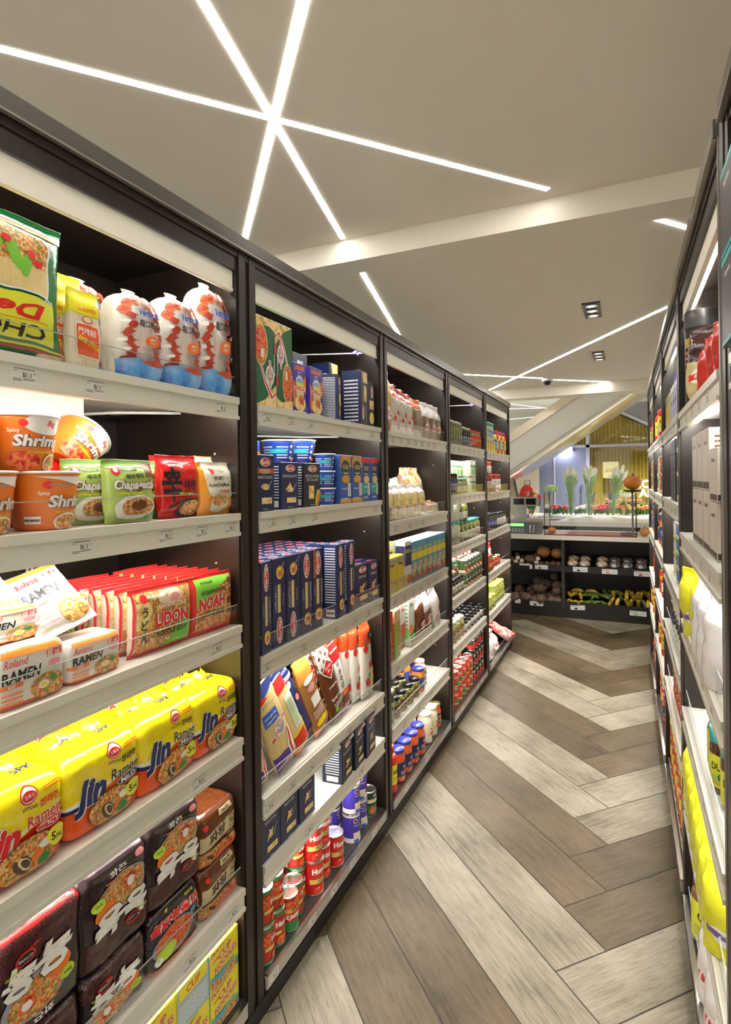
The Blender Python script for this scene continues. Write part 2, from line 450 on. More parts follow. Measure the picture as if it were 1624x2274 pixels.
strip((-1.493, 6.849), ext((-1.493, 6.849), (.266, 3.966), 1.12), C2, 'long diagonal light line crossing the far ceiling from the left shelves to the right shelves')
strip((-1.62, 5.535), (-.80, 6.284), C2, 'far light line left of the dome camera', .03)
strip((-.722, 6.42), (-.174, 6.885), C2, 'far light line right of the dome camera', .03)
# recessed downlights
def downlight(x0, x1, y0, y1, label):
    r = empty('recessed_downlight', ((x0+x1)/2, (y0+y1)/2, C2)); W, H = (x1-x0)/2, (y1-y0)/2
    BK = M('downlight_black_trim', (.012, .012, .012), .3)
    mb = MB()
    for a in ((-W, -H, W, -H+.012), (-W, H-.012, W, H), (-W, -H, -W+.012, H), (W-.012, -H, W, H)): mb.box(a[0], a[1], -.006, a[2], a[3], 0, BK)
    mb.box(-W+.01, -H+.01, -.003, W-.01, H-.01, -.001, BK)
    adopt(r, mb.build('trim_frame'))
    n = 3
    for i in range(n):
        y = -H+.06+(2*H-.12)*i/(n-1) if n > 1 else 0
        mb = MB(); rr = min(.033, W-.012)
        mb.lathe([(rr, -.004), (rr, -.012), (rr*.8, -.013), (rr*.78, -.006)], M('lamp_reflector', (.8, .8, .8), .15, 1.0), 20, (0, y, 0))
        mb.lathe([(rr*.78, -.0055), (rr*.78, -.007)], M('lamp_face', (1, 1, 1), .5, emit=(1, .96, .9), es=22), 20, (0, y, 0))
        adopt(r, mb.build('lamp'))
    tag(r, label, 'ceiling light', None)
    l = D.lights.new('spot', 'SPOT'); l.energy = E_SPOT; l.spot_size = R_(80); l.spot_blend = .6; l.color = (1, .93, .82); l.shadow_soft_size = .06
    lo = D.objects.new('downlight_beam', l); COL.objects.link(lo); adopt(r, lo); lo.location = (0, 0, -.03)
downlight(-.232, -.130, 3.68, 4.03, 'nearer square black downlight with three lamps in the far ceiling')
downlight(-.25, -.155, 5.16, 5.54, 'farther square black downlight above the produce counter')
r = empty('dome_camera', (-.752, 6.35, C2))
mb = MB(); mb.lathe([(.06, 0), (.06, -.02), (.052, -.028)], M('camera_white_base', (.7, .7, .68), .4), 24); adopt(r, mb.build('mount'))
mb = MB(); mb.ellipsoid((0, 0, -.028), (.045, .045, .042), M('camera_dark_dome', (.01, .01, .012), .08), 20, 12); adopt(r, mb.build('dome'))
tag(r, 'small dark dome security camera hanging from the far ceiling', 'security camera')
r = empty('wire_bracket', (-1.33, 1.98, 2.166))
mb = MB(); mb.tube([(0, 0, 0), (0, 0, .07), (-.03, .01, .11), (.02, .0, .12), (-.01, .01, .15)], .004, M('bracket_steel', (.3, .3, .28), .35, 1), 6); mb.box(-.03, -.012, .09, -.005, .012, .12, M('bracket_steel'))
adopt(r, mb.build('hook')); mb = MB(); mb.box(-.03, -.02, 0, .03, .02, .008, M('bracket_steel')); adopt(r, mb.build('foot_plate'))
tag(r, 'small metal wire bracket on top of the left shelving near its first post', 'bracket')

# ------------------------------------------------------------------ shelving bays
W_, P_ = .974, .045
XL, XR = -.947, .166
PR_NUM = ['1', '2', '3', '1', '2', '5']
LED = M('shelf_led_diffuser', (1, 1, 1), .5, emit=(1, .97, .92), es=E_SHELF)
PAPER = M('price_paper', (.72, .70, .65), .6); INK = M('price_ink', (.05, .05, .05), .6)
STEEL = M('brushed_steel_edge', (.45, .43, .40), .28, 1.0)
PIN = M('shelf_pin', (.7, .68, .62), .3, 1)
BLED = M('blue_led_end', (.1, .1, .9), .4, emit=(.15, .12, 1), es=3)
def price_tag(x, num, small=False):
    mb = MB(); a = Art(); s = .85 if small else 1
    a.text('B/.%s' % num, .0035*s, .013, .0085*s, INK, bold=.015); a.text('25', .0175*s, .0165, .0032*s, INK)
    a.rect(-.022, .0185, -.014, .0192, INK).scribble(-.022, .0005, -.006, .0065, 2, INK, 3).scribble(-.004, .0035, .018, .0075, 2, INK, 5, .95).scribble(-.02, .0215, .018, .0245, 1, INK, 9, .95)
    mb.box(-.0255, -.0004, -.002, .0225, .0004, .0275, PAPER)
    a.lay(mb, lambda p, q, o: (p, -.0004-o, q), None, None, None, .0002, .00004)
    return mb
TAGM = {}
def bay(side, i, y0, zs, label, tags, guards=(), steel=False, pins=True, board=True, val_col=None):
    """side 'L'/'R'; local x runs along the shelf, local y goes in; zs shelf tops from the top down, deck last"""
    r = empty('shelving_bay', (XL, y0, 0), pi/2) if side == 'L' else empty('shelving_bay', (XR, y0+W_, 0), -pi/2)
    tag(r, label, 'shelving')
    pm = DARKW; H = 2.13; dp = .46
    for s in (0, 1):
        mb = MB(); x0 = 0.001 if s == 0 else W_-P_
        x1 = x0+P_-.001
        mb.box(x0, 0.003, 0.02, x1, .03, H, pm)
        mb.box(x0+.008, -.002, 0.02, x1-.008, .004, H, pm)
        if steel: mb.box(x0+(.038 if s else 0), -.001, .02, x0+(.044 if s else .006), .005, H, STEEL)
        adopt(r, mb.build('post'))
        mb = MB(); xa = P_-.02 if s == 0 else W_-P_; mb.box(xa, .03, .02, xa+.02, dp, H-.02, pm)
        sp = adopt(r, mb.build('side_panel'))
        if pins:
            mb = MB(); xx = P_ if s == 0 else W_-P_
            for z in (1.57, 1.27, .95, .52):
                mb = MB(); mb.ellipsoid((xx, .08, z+.01), (.004, .004, .004), PIN, 8, 5)
                adopt(sp, mb.build('shelf_pin'))
    mb = MB(); mb.box(P_, dp-.01, .02, W_-P_, dp, H-.02, pm); adopt(r, mb.build('back_panel'))
    mb = MB(); mb.box(0, 0, H-.02, W_, dp, H, pm); mb.box(P_, .004, 2.072, W_-P_, .02, H, pm); adopt(r, mb.build('top_panel'))
    mb = MB(); mb.box(0, -.012, H, W_, .02, 2.166, M('crown_bronze_laminate', (.075, .066, .055), .3)); mb.box(0, -.014, H-.002, W_, -.004, H+.002, M('crown_edge', (.35, .32, .28), .25, .6)); adopt(r, mb.build('crown'))
    mb = MB(); mb.box(P_+.002, .012, 2.015, W_-P_-.002, .020, 2.071, M('valance_cream', (.86, .84, .74), .4)); mb.box(P_+.002, .010, 2.0165, W_-P_-.002, .022, 2.024, M('valance_cream')); v = adopt(r, mb.build('valance'))
    mb = MB(); mb.box(P_+.01, .03, 2.062, W_-P_-.01, .05, 2.07, LED); adopt(v, mb.build('light_strip'))
    mb = MB(); mb.box(P_, .0, 0, W_-P_, .018, .095, pm); mb.box(0, -.004, 0, W_, .02, .05, M('kick_black', (.008, .007, .006), .35)); adopt(r, mb.build('kick_board'))
    for j, z in enumerate(zs):
        deck = j == len(zs)-1
        mb = MB(); x0, x1 = P_+.001, W_-P_-.001
        if deck:
            mb.box(x0, .004, z-.02, x1, dp-.012, z, M('deck_dark', (.035, .030, .026), .45))
        else: mb.box(x0, .006, z-.022, x1, dp-.012, z-.001, SHELFW)
        sh = adopt(r, mb.build('shelf'))
        mb = MB()
        if deck: mb.box(x0, -.008, z-.045, x1, .002, z-.004, M('deck_rail_grey', (.42, .39, .35), .3)); mb.box(x0, -.010, z-.006, x1, .003, z-.002, STEEL)
        else:
            mb.box(x0, -.006, z-.018, x1, .006, z, RAIL); mb.box(x0, -.001, z-.052, x1, .006, z-.018, RAIL)
            mb.box(x0, -.0035, z-.020, x1, .0, z-.0175, RAIL); mb.box(x0, -.006, z-.060, x1, .006, z-.050, RAIL)
        pr = adopt(sh, mb.build('price_rail'))
        if not deck:
            mb = MB(); mb.box(x0+.012, .028, z-.034, x1-.012, .050, z-.0225, LED); adopt(sh, mb.build('light_strip'))
        if j in guards:
            g = .055 if not deck else .03
            mb = MB(); mb.box(x0+.004, .0065, z-.001, x1-.004, .0085, z+g, CLEAR); mb.box(x0+.004, .0062, z+g-.001, x1-.004, .0088, z+g+.0006, M('acrylic_edge', (.42, .45, .42), .2)); adopt(sh, mb.build('front_guard'))
        for x, num in tags[j] if j < len(tags) else ():
            key = num
            if key not in TAGM: t0 = price_tag(0, num).build('price_label'); TAGM[key] = t0; t = t0
            else: t = TAGM[key].copy(); COL.objects.link(t)
            adopt(sh, t); t.location = (x, -.0015 if not deck else -.0085, z-.048 if not deck else z-.041)
    return r
T = lambda *a: [(x, n) for x, n in a]
ZL = {1: [1.729, 1.419, 1.119, .817, .413, .11], 2: [1.722, 1.416, 1.003, .602, .410, .108], 3: [1.715, 1.315, .99, .685, .405, .10],
      4: [1.71, 1.402, 1.09, .78, .488, .10], 5: [1.70, 1.39, 1.09, .775, .472, .10]}
YL = {i: 1.2975+(i-2)*W_ for i in range(1, 6)}
NTH = ['nearest', 'second', 'third', 'fourth', 'fifth and farthest']
tg = {1: [T((.33, '1'), (.475, '1'), (.86, '3')), T((.44, '1'), (.66, '1'), (.78, '1'), (.89, '1')), T((.83, '3')), T((.76, '5')), T((.33, '5'), (.72, '6'), (.88, '6')), T((.8, '2'))],
      2: [T((.09, '2'), (.22, '1'), (.34, '1'), (.62, '1'), (.84, '2')), T((.11, '2'), (.22, '2'), (.36, '2'), (.87, '1')), T((.07, '2'), (.28, '2'), (.50, '2'), (.66, '2'), (.78, '2'), (.90, '2')), T((.08, '2'), (.2, '2'), (.32, '2'), (.45, '2'), (.6, '2'), (.72, '2'), (.84, '2')), T((.3, '1'), (.7, '1')), T((.08, '2'), (.3, '1'), (.45, '1'), (.6, '2'), (.8, '2'))],
      3: [T(*[(.1+.1*k, '12'[k % 2]) for k in range(7)]), T((.12, '2'), (.3, '2'), (.5, '1')), T(*[(.1+.12*k, '12'[k % 2]) for k in range(7)]), T(*[(.12+.12*k, '12'[k % 2]) for k in range(6)]), T((.2, '1'), (.4, '2'), (.6, '2')), T((.2, '1'), (.5, '2'))],
      4: [T(*[(.1+.13*k, '12'[k % 2]) for k in range(6)])]*6, 5: [T(*[(.15+.15*k, '21'[k % 2]) for k in range(5)])]*6}
gd = {1: (0, 1, 2, 4), 2: (2, 3), 3: (0, 1, 2, 3, 4), 4: (0, 1, 2, 3, 4), 5: (1, 2, 3, 4, 5)}
BAYL = {}
for i in range(1, 6):
    BAYL[i] = bay('L', i, YL[i], ZL[i], 'dark wood shelving bay with cream shelf rails, %s bay along the left side' % NTH[i-1], tg[i], gd[i])
# low hung light boards and cables under the top shelves
for i, (x1, z1) in {1: (.64, 1.60), 2: (.30, 1.60)}.items():
    sh = kids(BAYL[i])[8] if False else [k for k in kids(BAYL[i]) if k.name.startswith('shelf')][0]
    mb = MB(); mb.box(P_, .235, z1, x1, .245, ZL[i][0]-.022, M('light_board_white', (.5, .48, .44), .5)); adopt(sh, mb.build('light_board'))
    mb = MB(); C_ = M('cable_white', (.75, .74, .7), .4)
    for dx in (0, .012): mb.tube([(.93, .2, ZL[i][0]-.03), (.8, .3, ZL[i][0]-.035), (x1+.03-dx, .42, ZL[i][0]-.05), (x1+.012-dx, .445, ZL[i][0]-.12), (x1+.01-dx, .446, 1.2), (x1+.012-dx, .446, .9)], .004, C_, 6)
    adopt(sh, mb.build('cable'))
for i in (2, 4):
    b = [k for k in kids(BAYL[i]) if k.name.startswith('valance')][0]
    mb = MB(); mb.tube([(.86, .07, 2.045), (.84, .085, 2.03)], .004, BLED, 6); mb.tube([(.885, .07, 2.045), (.88, .08, 2.03)], .004, BLED, 6); adopt(b, mb.build('led_connector'))
    mb = MB(); mb.tube([(.9, .06, 2.04), (.8, .2, 2.03), (.62, .42, 2.01)], .003, M('cable_white', (.75, .74, .7), .4), 6); adopt(b, mb.build('cable'))
# right hand run
ZR = {0: [1.71, 1.317, 1.03, .737, .44, .11], 1: [1.71, 1.317, 1.03, .737, .44, .11], 2: [1.71, 1.402, 1.075, .81, .528, .10], 3: [1.71, 1.40, 1.09, .78, .49, .10], 4: [1.71, 1.40, 1.09, .78, .49, .10]}
YR = {i: 1.235+(i-1)*W_ for i in range(0, 5)}
YR[0] -= .055
for i in range(0, 5):
    t = T(*[(.12+.16*k, '1325'[k % 4]) for k in range(5)]) if i else []
    bay('R', i, YR[i], ZR[i], 'dark shelving bay with steel edged posts, %s bay along the right side' % NTH[i], [t]*6, {0: (), 1: (2, 3, 4, 5), 2: (3, 4, 5), 3: (), 4: ()}[i], steel=True)
mb = MB(); mb.box(XR-.004, YR[0]+W_+.001, .0, XR+.46, YR[1]-.001, 2.166, DARKW); mb.box(XR-.006, YR[1]-.008, .0, XR+.0, YR[1]-.002, 2.13, STEEL)
struct(mb.build('trim_1'), 'dark upright filler panel between the nearest two right bays')
# ================================================================== prototypes of the goods
class Proto: pass
PR = {}
def reg(key, kind, mb, w, d, h, cat, parts=()):
    p = Proto(); p.w, p.d, p.h, p.cat, p.used = w, d, h, cat, False
    if parts:
        p.root = empty(kind)
        adopt(p.root, mb[1].build(mb[0]))
        for nm, pm in parts: adopt(p.root, pm.build(nm))
    else: p.root = mb.build(kind)
    PR[key] = p; return p
def put(key, side, x, z, inset=.0, label=None, group=None, rz=0.0, rx=0.0, ry=0.0, y=None, s=None):
    """x: world Y on the left and right runs; inset: gap behind the shelf lip"""
    p = PR[key]
    o = p.root if not p.used else copy_tree(p.root)
    p.used = True
    yy = inset+p.d/2+.012 if y is None else y
    if side == 'L': loc = (XL-yy, x, z); rot = pi/2
    elif side == 'R': loc = (XR+yy, x+.075, z); rot = -pi/2
    else: loc = side; rot = 0
    o.location = loc; o.rotation_euler = (rx, ry, rot+rz)
    if s: o.scale = (s if isinstance(s, tuple) else (s, s, s))
    tag(o, label, p.cat, group)
    return o
ORD = ['first', 'second', 'third', 'fourth', 'fifth', 'sixth', 'seventh', 'eighth', 'ninth', 'tenth', 'eleventh', 'twelfth', 'thirteenth', 'fourteenth', 'fifteenth', 'sixteenth']
def row(key, side, xs, z, inset, desc, where, group, jit=0.0, **k):
    n = len(xs)
    for i, x in enumerate(xs):
        if n == 1: lb = '%s %s' % (desc, where)
        elif i == 0: lb = '%s, leftmost %s' % (desc, where)
        elif i == n-1: lb = '%s, rightmost %s' % (desc, where)
        else: lb = '%s, %s from left %s' % (desc, ORD[i], where)
        kk = dict(k)
        if jit: kk['rz'] = k.get('rz', 0)+random.uniform(-jit, jit)
        put(key, side, x, z, inset, lb, group, **kk)

def packet_prof(w, h, d, seal=.012):
    return smooth_prof([(0, w*.5, .0012), (seal, w*.495, .0015), (.12*h+seal*.5, w*.475, d*.38), (.3*h, w*.465, d*.5), (.5*h, w*.462, d*.5), (.7*h, w*.465, d*.5), (.88*h-seal*.5, w*.475, d*.38), (h-seal, w*.495, .0015), (h, w*.5, .0012)], 4)
def gusset_prof(w, h, d, top=.12):
    return smooth_prof([(0, w*.45, d*.42), (.025*h, w*.48, d*.48), (.15*h, w*.5, d*.5), (.5*h, w*.5, d*.49), ((1-top*1.7)*h, w*.495, d*.4), ((1-top)*h, w*.485, d*.16), ((1-top*.7)*h, w*.485, .003), (h, w*.49, .0015)], 4)
def brick_prof(w, h, d, r=.02):
    return smooth_prof([(0, w*.5-r*.6, d*.5-r*.6), (r*.3, w*.5-r*.15, d*.5-r*.15), (r, w*.5, d*.5), (.5*h, w*.502, d*.505), (h-r*1.3, w*.5, d*.5), (h-r*.6, w*.488, d*.48), (h-r*.2, w*.465, d*.44), (h, w*.42, d*.38)], 3)

# --- green chow mein pack (stands upside down)
GFILM = film('green', (.01, .20, .06))
w, h = .42, .245; a = Art()
a.rect(-w/2, 0, w/2, .012, M('film_green_dark', (.01, .1, .04), .25)).rect(-w/2, .016, w/2, .019, RED).rect(-w/2, .021, w/2, .024, YEL).rect(-w/2, h-.028, w/2, h-.022, YEL).rect(-w/2, h-.022, w/2, h-.016, RED)
a.poly([(-.19, .028), (.185, .028), (.188, .098), (-.05, .112), (-.19, .105)], M('print_lemon', (.75, .78, .05), .3)).text('CHOW MEIN', -.005, .042, .022, BLACK, w=.34, rot=pi, shear=.1).rect(-.15, .0595, .17, .0605, RED).text('Delicious', .02, .076, .026, RED, w=.28, rot=pi, shear=.2, bold=.035).text('PRIMERA CALIDAD', .03, .1, .008, GRN, rot=pi)
a.poly([(-.18, .118), (.172, .104), (.176, .20), (.16, .212), (-.18, .222)], WHITE).poly([(-.175, .122), (.168, .108), (.172, .197), (.157, .208), (-.175, .218)], FOOD)
a.poly([(-.175, .122), (.168, .108), (.17, .15), (-.175, .155)], SPAG)
for cx, cz, rx, rz, rt in ((.10, .165, .012, .03, .5), (.125, .15, .01, .022, -.3), (.06, .175, .018, .012, 0), (.0, .17, .02, .014, .4), (-.05, .18, .02, .012, .3)): a.ell(cx, cz, rx, rz, LGRN, rt)
for cx, cz in ((.085, .185), (.135, .172), (.148, .158), (.03, .16), (-.02, .185)): a.ell(cx, cz, .009, .007, RED)
a.text('Noodles', -.08, .135, .03, WHITE, w=.13, rot=pi, shear=.2, bold=.04).text('Fine', .17, .1, .01, WHITE)
reg('chow', 'noodle_packet', pouch(GFILM, packet_prof(w, h, .07), 3.4, a, wr=wrinkle(.006, 14, 1, .0018), na=56, grid=.012), w, .06, h, 'noodles')
# --- rice stick
w, h = .072, .155; a = Art()
RB = MN('rice_stick_noodles', [(.62, .52, .36), (.78, .70, .52), (.7, .6, .42)], 30, .35, 'noise', stretch=(5, 5, .7))
a.rect(-.04, .108, .04, h, M('print_lemon2', (.85, .76, .03), .3)).text('江西排粉', 0, .118, .010, ORG, w=.045).ell(0, .097, .013, .008, RED).ell(0, .097, .011, .0065, CREAM)
a.rect(-.026, .02, .028, .088, WHITE).rect(-.024, .022, .026, .086, M('print_orange_red', (.8, .1, .02), .35)).text('門排粉', 0, .072, .014, WHITE, w=.04).text('RICE STICK', .004, .050, .012, YEL, w=.05, rot=-.35, bold=.04).scribble(-.02, .026, .016, .04, 4, ORG, 2)
reg('rice', 'rice_stick_packet', pouch(RB, gusset_prof(w, h, .03, .1), 3.2, a, wr=wrinkle(.004, 22, 2, .001), bands=[(0, RB), (.108, M('print_lemon2', (.85, .76, .03)))], grid=.008), w, .03, h, 'noodles')
# --- vermicelli
w, h = .125, .205; a = Art(); DR = M('print_dragon', (.50, .06, .03), .4); DO = M('print_dragon_orange', (.75, .14, .02), .4)
VB = MN('vermicelli_bundle', [(.62, .58, .5), (.80, .78, .72), (.74, .71, .64)], 26, .25, 'noise', coat=.6, stretch=(3, 3, 1), bump=.15)
SEA = MN('print_blue_sea', [(.02, .12, .5), (.10, .35, .75), (.35, .55, .82)], 22, .3, 'noise', coat=.5)
import itertools
def dragon(a, s):
    pts = [(.018, .178), (.040, .170), (.046, .150), (.034, .138), (.030, .118), (.040, .1), (.034, .082), (.028, .066), (.034, .05), (.044, .038)]
    for i, (x, z) in enumerate(pts):
        a.ell(s*x, z, .013 if i < 3 else .008, .012, DO if i < 3 else DR, .5*i, 9)
        a.poly([(s*(x-.018), z+.004), (s*(x+.002), z-.004), (s*(x+.004), z+.008)], DR); a.poly([(s*(x+.014), z-.006), (s*x, z-.002), (s*x, z+.007)], DR)
    a.poly([(s*.0, .182), (s*.03, .176), (s*.032, .172)], DR)
dragon(a, -1); dragon(a, 1)
for x, z in ((-.05, .12), (-.045, .06), (.052, .11), (.048, .07), (-.052, .08)): a.ell(x, z, .008, .004, WHITE, 0, 10)
a.ell(.004, .178, .012, .009, RED).ell(.004, .178, .010, .0075, WHITE).text('Vermicelli', .006, .146, .016, BLUE, w=.062, bold=.03, shear=.1).text('龍口粉絲', .006, .122, .015, BLACK, w=.058, bold=.02).ell(.012, .086, .018, .013, ORG).text('龍口', .012, .09, .007, WHITE).text('100G', .012, .081, .005, WHITE).scribble(-.012, .062, .035, .072, 3, GREY, 4)
a.poly([(-.07, 0), (.07, 0), (.07, .034), (.03, .040), (0, .036), (-.035, .042), (-.07, .036)], SEA).poly([(-.02, .036), (.03, .03), (.05, .036), (.03, .046), (.0, .042)], DR)
reg('verm', 'vermicelli_bag', pouch(VB, smooth_prof([(0, .05, .036), (.012, .058, .043), (.08, .0625, .046), (.14, .06, .045), (.175, .05, .037), (.19, .032, .022), (.198, .014, .01), (.205, .02, .006)], 4), 2.5, a, wr=wrinkle(.004, 20, 3, .0012), na=44, grid=.008), w, .09, h, 'noodles')
# --- noodle cups
def cup(key, label_art, r0, r1, h, body, lidm, rim=WHITE, kind='noodle_cup'):
    a = label_art; rm = (r0+r1)/2
    mb = pouch(body, [(0, r0*.9, r0*.9), (.001, r0*.94, r0*.94), (.006, r0*.94, r0*.94), (.008, r0, r0), (h*.5, rm, rm), (h-.012, r1*.98, r1*.98), (h-.010, r1, r1), (h-.004, r1*1.0, r1*1.0)], 2, a, 'wrap', 40, w=rm, grid=.006)
    ld = MB(); ld.lathe([(r1*1.045, h-.005), (r1*1.06, h-.003), (r1*1.05, h-.0005), (r1*.98, h), (.001, h+.0004)], rim, 36); ld.lathe([(r1*.96, h+.0002), (.001, h+.0012)], lidm, 36)
    return reg(key, kind, ('cup', mb), r1*2.1, r1*2.1, h, 'noodles', [('lid', ld)])
a = Art(); ORC = M('cup_orange', (.80, .20, .02), .35)
a.ell(.012, .086, .042, .02, WHITE).text('Big', .018, .086, .014, RED, shear=.3).ell(-.03, .086, .007, .006, RED)
a.otext('Shrimp', 0, .052, .028, WHITE, BROWN, w=.095, shear=.15, bold=.04).text('Spicy', -.045, .072, .009, WHITE).text('새우탕', .045, .036, .007, WHITE).text('NOODLE SOUP', .0, .034, .005, YEL)
a.ell(.03, .014, .024, .018, WHITE).ell(.03, .014, .02, .015, FOOD).ell(-.03, .018, .03, .016, FOODR).rect(-.105, .008, -.075, .022, WHITE).scribble(-.104, .009, -.077, .021, 1, BLACK, 2)
cup('cupS', a, .046, .060, .104, ORC, M('lid_orange', (.8, .3, .1), .35))
a = Art(); a.poly([(-.06, .10), (.06, .10), (.06, .078), (.02, .086), (-.01, .094), (-.05, .1)], WHITE).ell(-.028, .084, .008, .007, RED).text('NONGSHIM', -.004, .084, .006, GREY).text('Spicy', -.034, .068, .009, WHITE).otext('Shrimp', .022, .050, .03, WHITE, BROWN, w=.1, shear=.15, bold=.04).text('NOODLE SOUP', .01, .033, .005, YEL)
a.ell(.012, .014, .030, .017, WHITE).ell(.012, .014, .026, .014, FOOD).rect(-.07, .012, -.04, .026, WHITE).scribble(-.069, .013, -.041, .024, 1, BLACK, 2).rect(-.11, 0, -.075, .09, M('cup_orange_deep', (.62, .11, .01), .35))
cup('cupB', a, .05, .062, .11, ORC, M('lid_cream', (.8, .75, .6), .35))
# --- single noodle packets
def npack(key, w, h, d, base, art, seed=5, band=None, kind='noodle_packet', amp=.003, n=3.2):
    return reg(key, kind, pouch(base, packet_prof(w, h, d), n, art, wr=wrinkle(amp, 25, seed, .0011), na=44, grid=.008, bands=band), w, d, h, 'noodles')
a = Art(); w, h = .135, .135
a.rect(-w/2, h*.86, w/2, h, M('foil_green', (.22, .38, .10), .2)).ell(-.046, .112, .011, .011, RED).ell(-.046, .112, .005, .005, WHITE).text('NONGSHIM', -.012, .113, .006, BLACK).rect(.035, .098, .067, .128, BROWN).text('짜파게티', .0, .099, .012, BLACK, w=.05)
a.otext('Chapagetti', -.0, .078, .026, WHITE, BROWN, w=.112, shear=.15, bold=.04, o=.07).text('Chajang Noodle', -.015, .062, .008, YEL, w=.07).ell(.0, .032, .058, .026, WHITE).ell(.006, .033, .046, .020, FOOD).ell(.01, .036, .022, .011, BROWN).text('올리브', .05, .012, .01, TEAL)
npack('chapa', w, h, .04, film('lightgreen', (.40, .55, .14)), a, 6)
a = Art(); w, h = .135, .15; RF = film('red', (.62, .012, .012))
a.rect(-w/2, h-.02, w/2, h, M('foil_red', (.5, .02, .02), .18)).text('辛', -.034, .08, .085, BLACK, w=.06, bold=.03).text('라면', .026, .078, .022, BLACK, w=.045, bold=.03).rect(-.02, .052, .045, .062, BLACK).text('SHIN RAMYUN', .013, .057, .007, YEL, w=.058).text('NONGSHIM', -.02, .125, .007, WHITE).ell(.025, .022, .045, .024, BLACK).ell(.03, .022, .038, .019, FOOD).poly([(-.05, .02), (-.02, .034), (.02, .048), (-.02, .04), (-.05, .028)], BLACK)
npack('shin', w, h, .04, RF, a, 7)
a = Art(); w, h = .135, .135
a.poly([(-.05, h), (.067, h), (.067, .05), (.02, .038), (-.04, .05), (-.055, .1)], M('print_pale', (.78, .74, .62), .3)).ell(-.025, .112, .008, .008, RED).text('NONGSHIM', .008, .113, .006, GREY).text('安城湯麵', 0, .094, .012, BLACK, w=.045).text('AnSungTangMyun', 0, .076, .013, BLACK, w=.088, bold=.01).text('안성탕면', .02, .058, .012, RED, w=.045).ell(.0, .03, .036, .026, M('bowl_cream', (.75, .72, .55), .3)).ell(.0, .036, .032, .016, FOOD)
npack('ansung', w, h, .04, film('orange', (.80, .32, .02)), a, 8)
# --- boxes / packs of the third shelf
a = Art(); w, h = .128, .10; WF = film('white', (.80, .76, .70), .15)
a.rect(-w/2, h-.012, w/2, h, ORG).rect(-w/2, 0, w/2, .006, ORG).text('Roland', -.032, .078, .013, RED, shear=.25, bold=.0, w=.042).otext('RAMEN', -.022, .056, .020, BLACK, WHITE, w=.068, bold=.03, shear=.1, o=.02).text('伊府麺', .040, .08, .014, RED, w=.038).ell(.038, .062, .012, .006, PINK).rect(-.066, .036, -.02, .044, ORG).text('BEEF', -.04, .04, .005, WHITE).ell(.026, .024, .032, .022, FOOD).ell(.018, .026, .01, .007, WHITE).ell(.018, .026, .006, .004, YEL).ell(.035, .034, .008, .005, GRN).scribble(-.058, .008, -.02, .03, 3, ORG, 2)
reg('roland', 'ramen_packet', pouch(WF, brick_prof(w, h, .085, .014), 7, a, wr=wrinkle(.0025, 22, 9, .0008), bands=[(0, M('print_orange_seal', (.80, .16, .03), .35)), (.008, WF), (h-.012, WF)], na=44), w, .085, h, 'noodles')
a = Art(); w, h = .13, .15
a.rect(-w/2, h-.010, w/2, h, ORG).text('Roland', -.02, .118, .012, RED, shear=.25, w=.05).text('伊府麺', .036, .122, .012, RED, w=.036).otext('RAMEN', -.012, .088, .020, BLACK, WHITE, w=.08, bold=.03, shear=.1, o=.02).rect(-.05, .065, -.01, .071, ORG).text('CHICKEN', -.03, .068, .004, WHITE).ell(.028, .036, .034, .026, FOOD).ell(.02, .04, .01, .008, WHITE).ell(.02, .04, .006, .005, YEL).ell(.038, .046, .008, .006, LGRN).scribble(-.055, .02, -.01, .05, 4, PINK, 7)
npack('rolandf', w, h, .035, WF, a, 11, kind='ramen_packet')
UP = film('udon_pink', (.78, .62, .50), .15)
a = Art(); w, h = .185, .15
a.rect(-w/2, 0, w/2, .006, RED).rect(-w/2, h-.006, w/2, h, RED).rect(-w/2, 0, -w/2+.006, h, RED).rect(w/2-.006, 0, w/2, h, RED).rect(-.084, .008, .084, h-.01, FOOD).ell(.02, .122, .04, .018, M('noodle_pale', (.75, .55, .40), .4)).ell(.03, .118, .015, .01, PINK).poly([(.0, .008), (.084, .008), (.084, .075), (.04, .06)], LGRN).rect(-.084, .06, -.04, .12, PASTA).ell(-.062, .128, .010, .010, RED).text('NONGSHIM', -.028, .130, .007, WHITE)
a.text('うどん', -.066, .075, .058, BLACK, w=.022, rot=0, bold=.01) if False else None
for i, ch in enumerate('うどん'): a.text(ch, -.062, .098-.028*i, .022, BLACK, bold=.02)
a.text('JAPANESE STYLE', .018, .102, .010, WHITE, w=.094).otext('UDON', .020, .074, .032, RED, WHITE, w=.105, bold=.05, o=.06).text('NOODLE SOUP', .02, .044, .012, BLACK, w=.1).text('NET WT. 9.73 OZ', .05, .018, .005, WHITE)
reg('udon', 'noodle_packet', pouch(UP, packet_prof(w, h, .034, .006), 4, a, wr=wrinkle(.002, 18, 12, .0008), na=44, grid=.012, bands=[(0, film('udon_red', (.7, .03, .03))), (.008, UP), (h-.012, film('udon_red', (.7, .03, .03)))]), w, .034, h, 'noodles')
a = Art(); w, h = .15, .15
a.rect(-w/2, 0, w/2, h, RED).rect(-.068, .006, .068, h-.008, FOOD).poly([(-.068, .075), (.02, h-.008), (-.068, h-.008)], LGRN).poly([(-.068, .075), (.0, .108), (.068, .142), (.0, .142), (-.068, .142)], LGRN).text('NONGSHIM', -.03, .132, .006, BLACK).text('HOSHINODON', -.008, .108, .010, BLACK, w=.09).otext('NOAH', -.012, .080, .032, RED, WHITE, w=.095, bold=.05, o=.06).text('NOODLE SOUP', -.01, .052, .011, BLACK, w=.09)
for i, ch in enumerate('そうめん'): a.text(ch, .055, .125-.025*i, .018, BLACK, bold=.02)
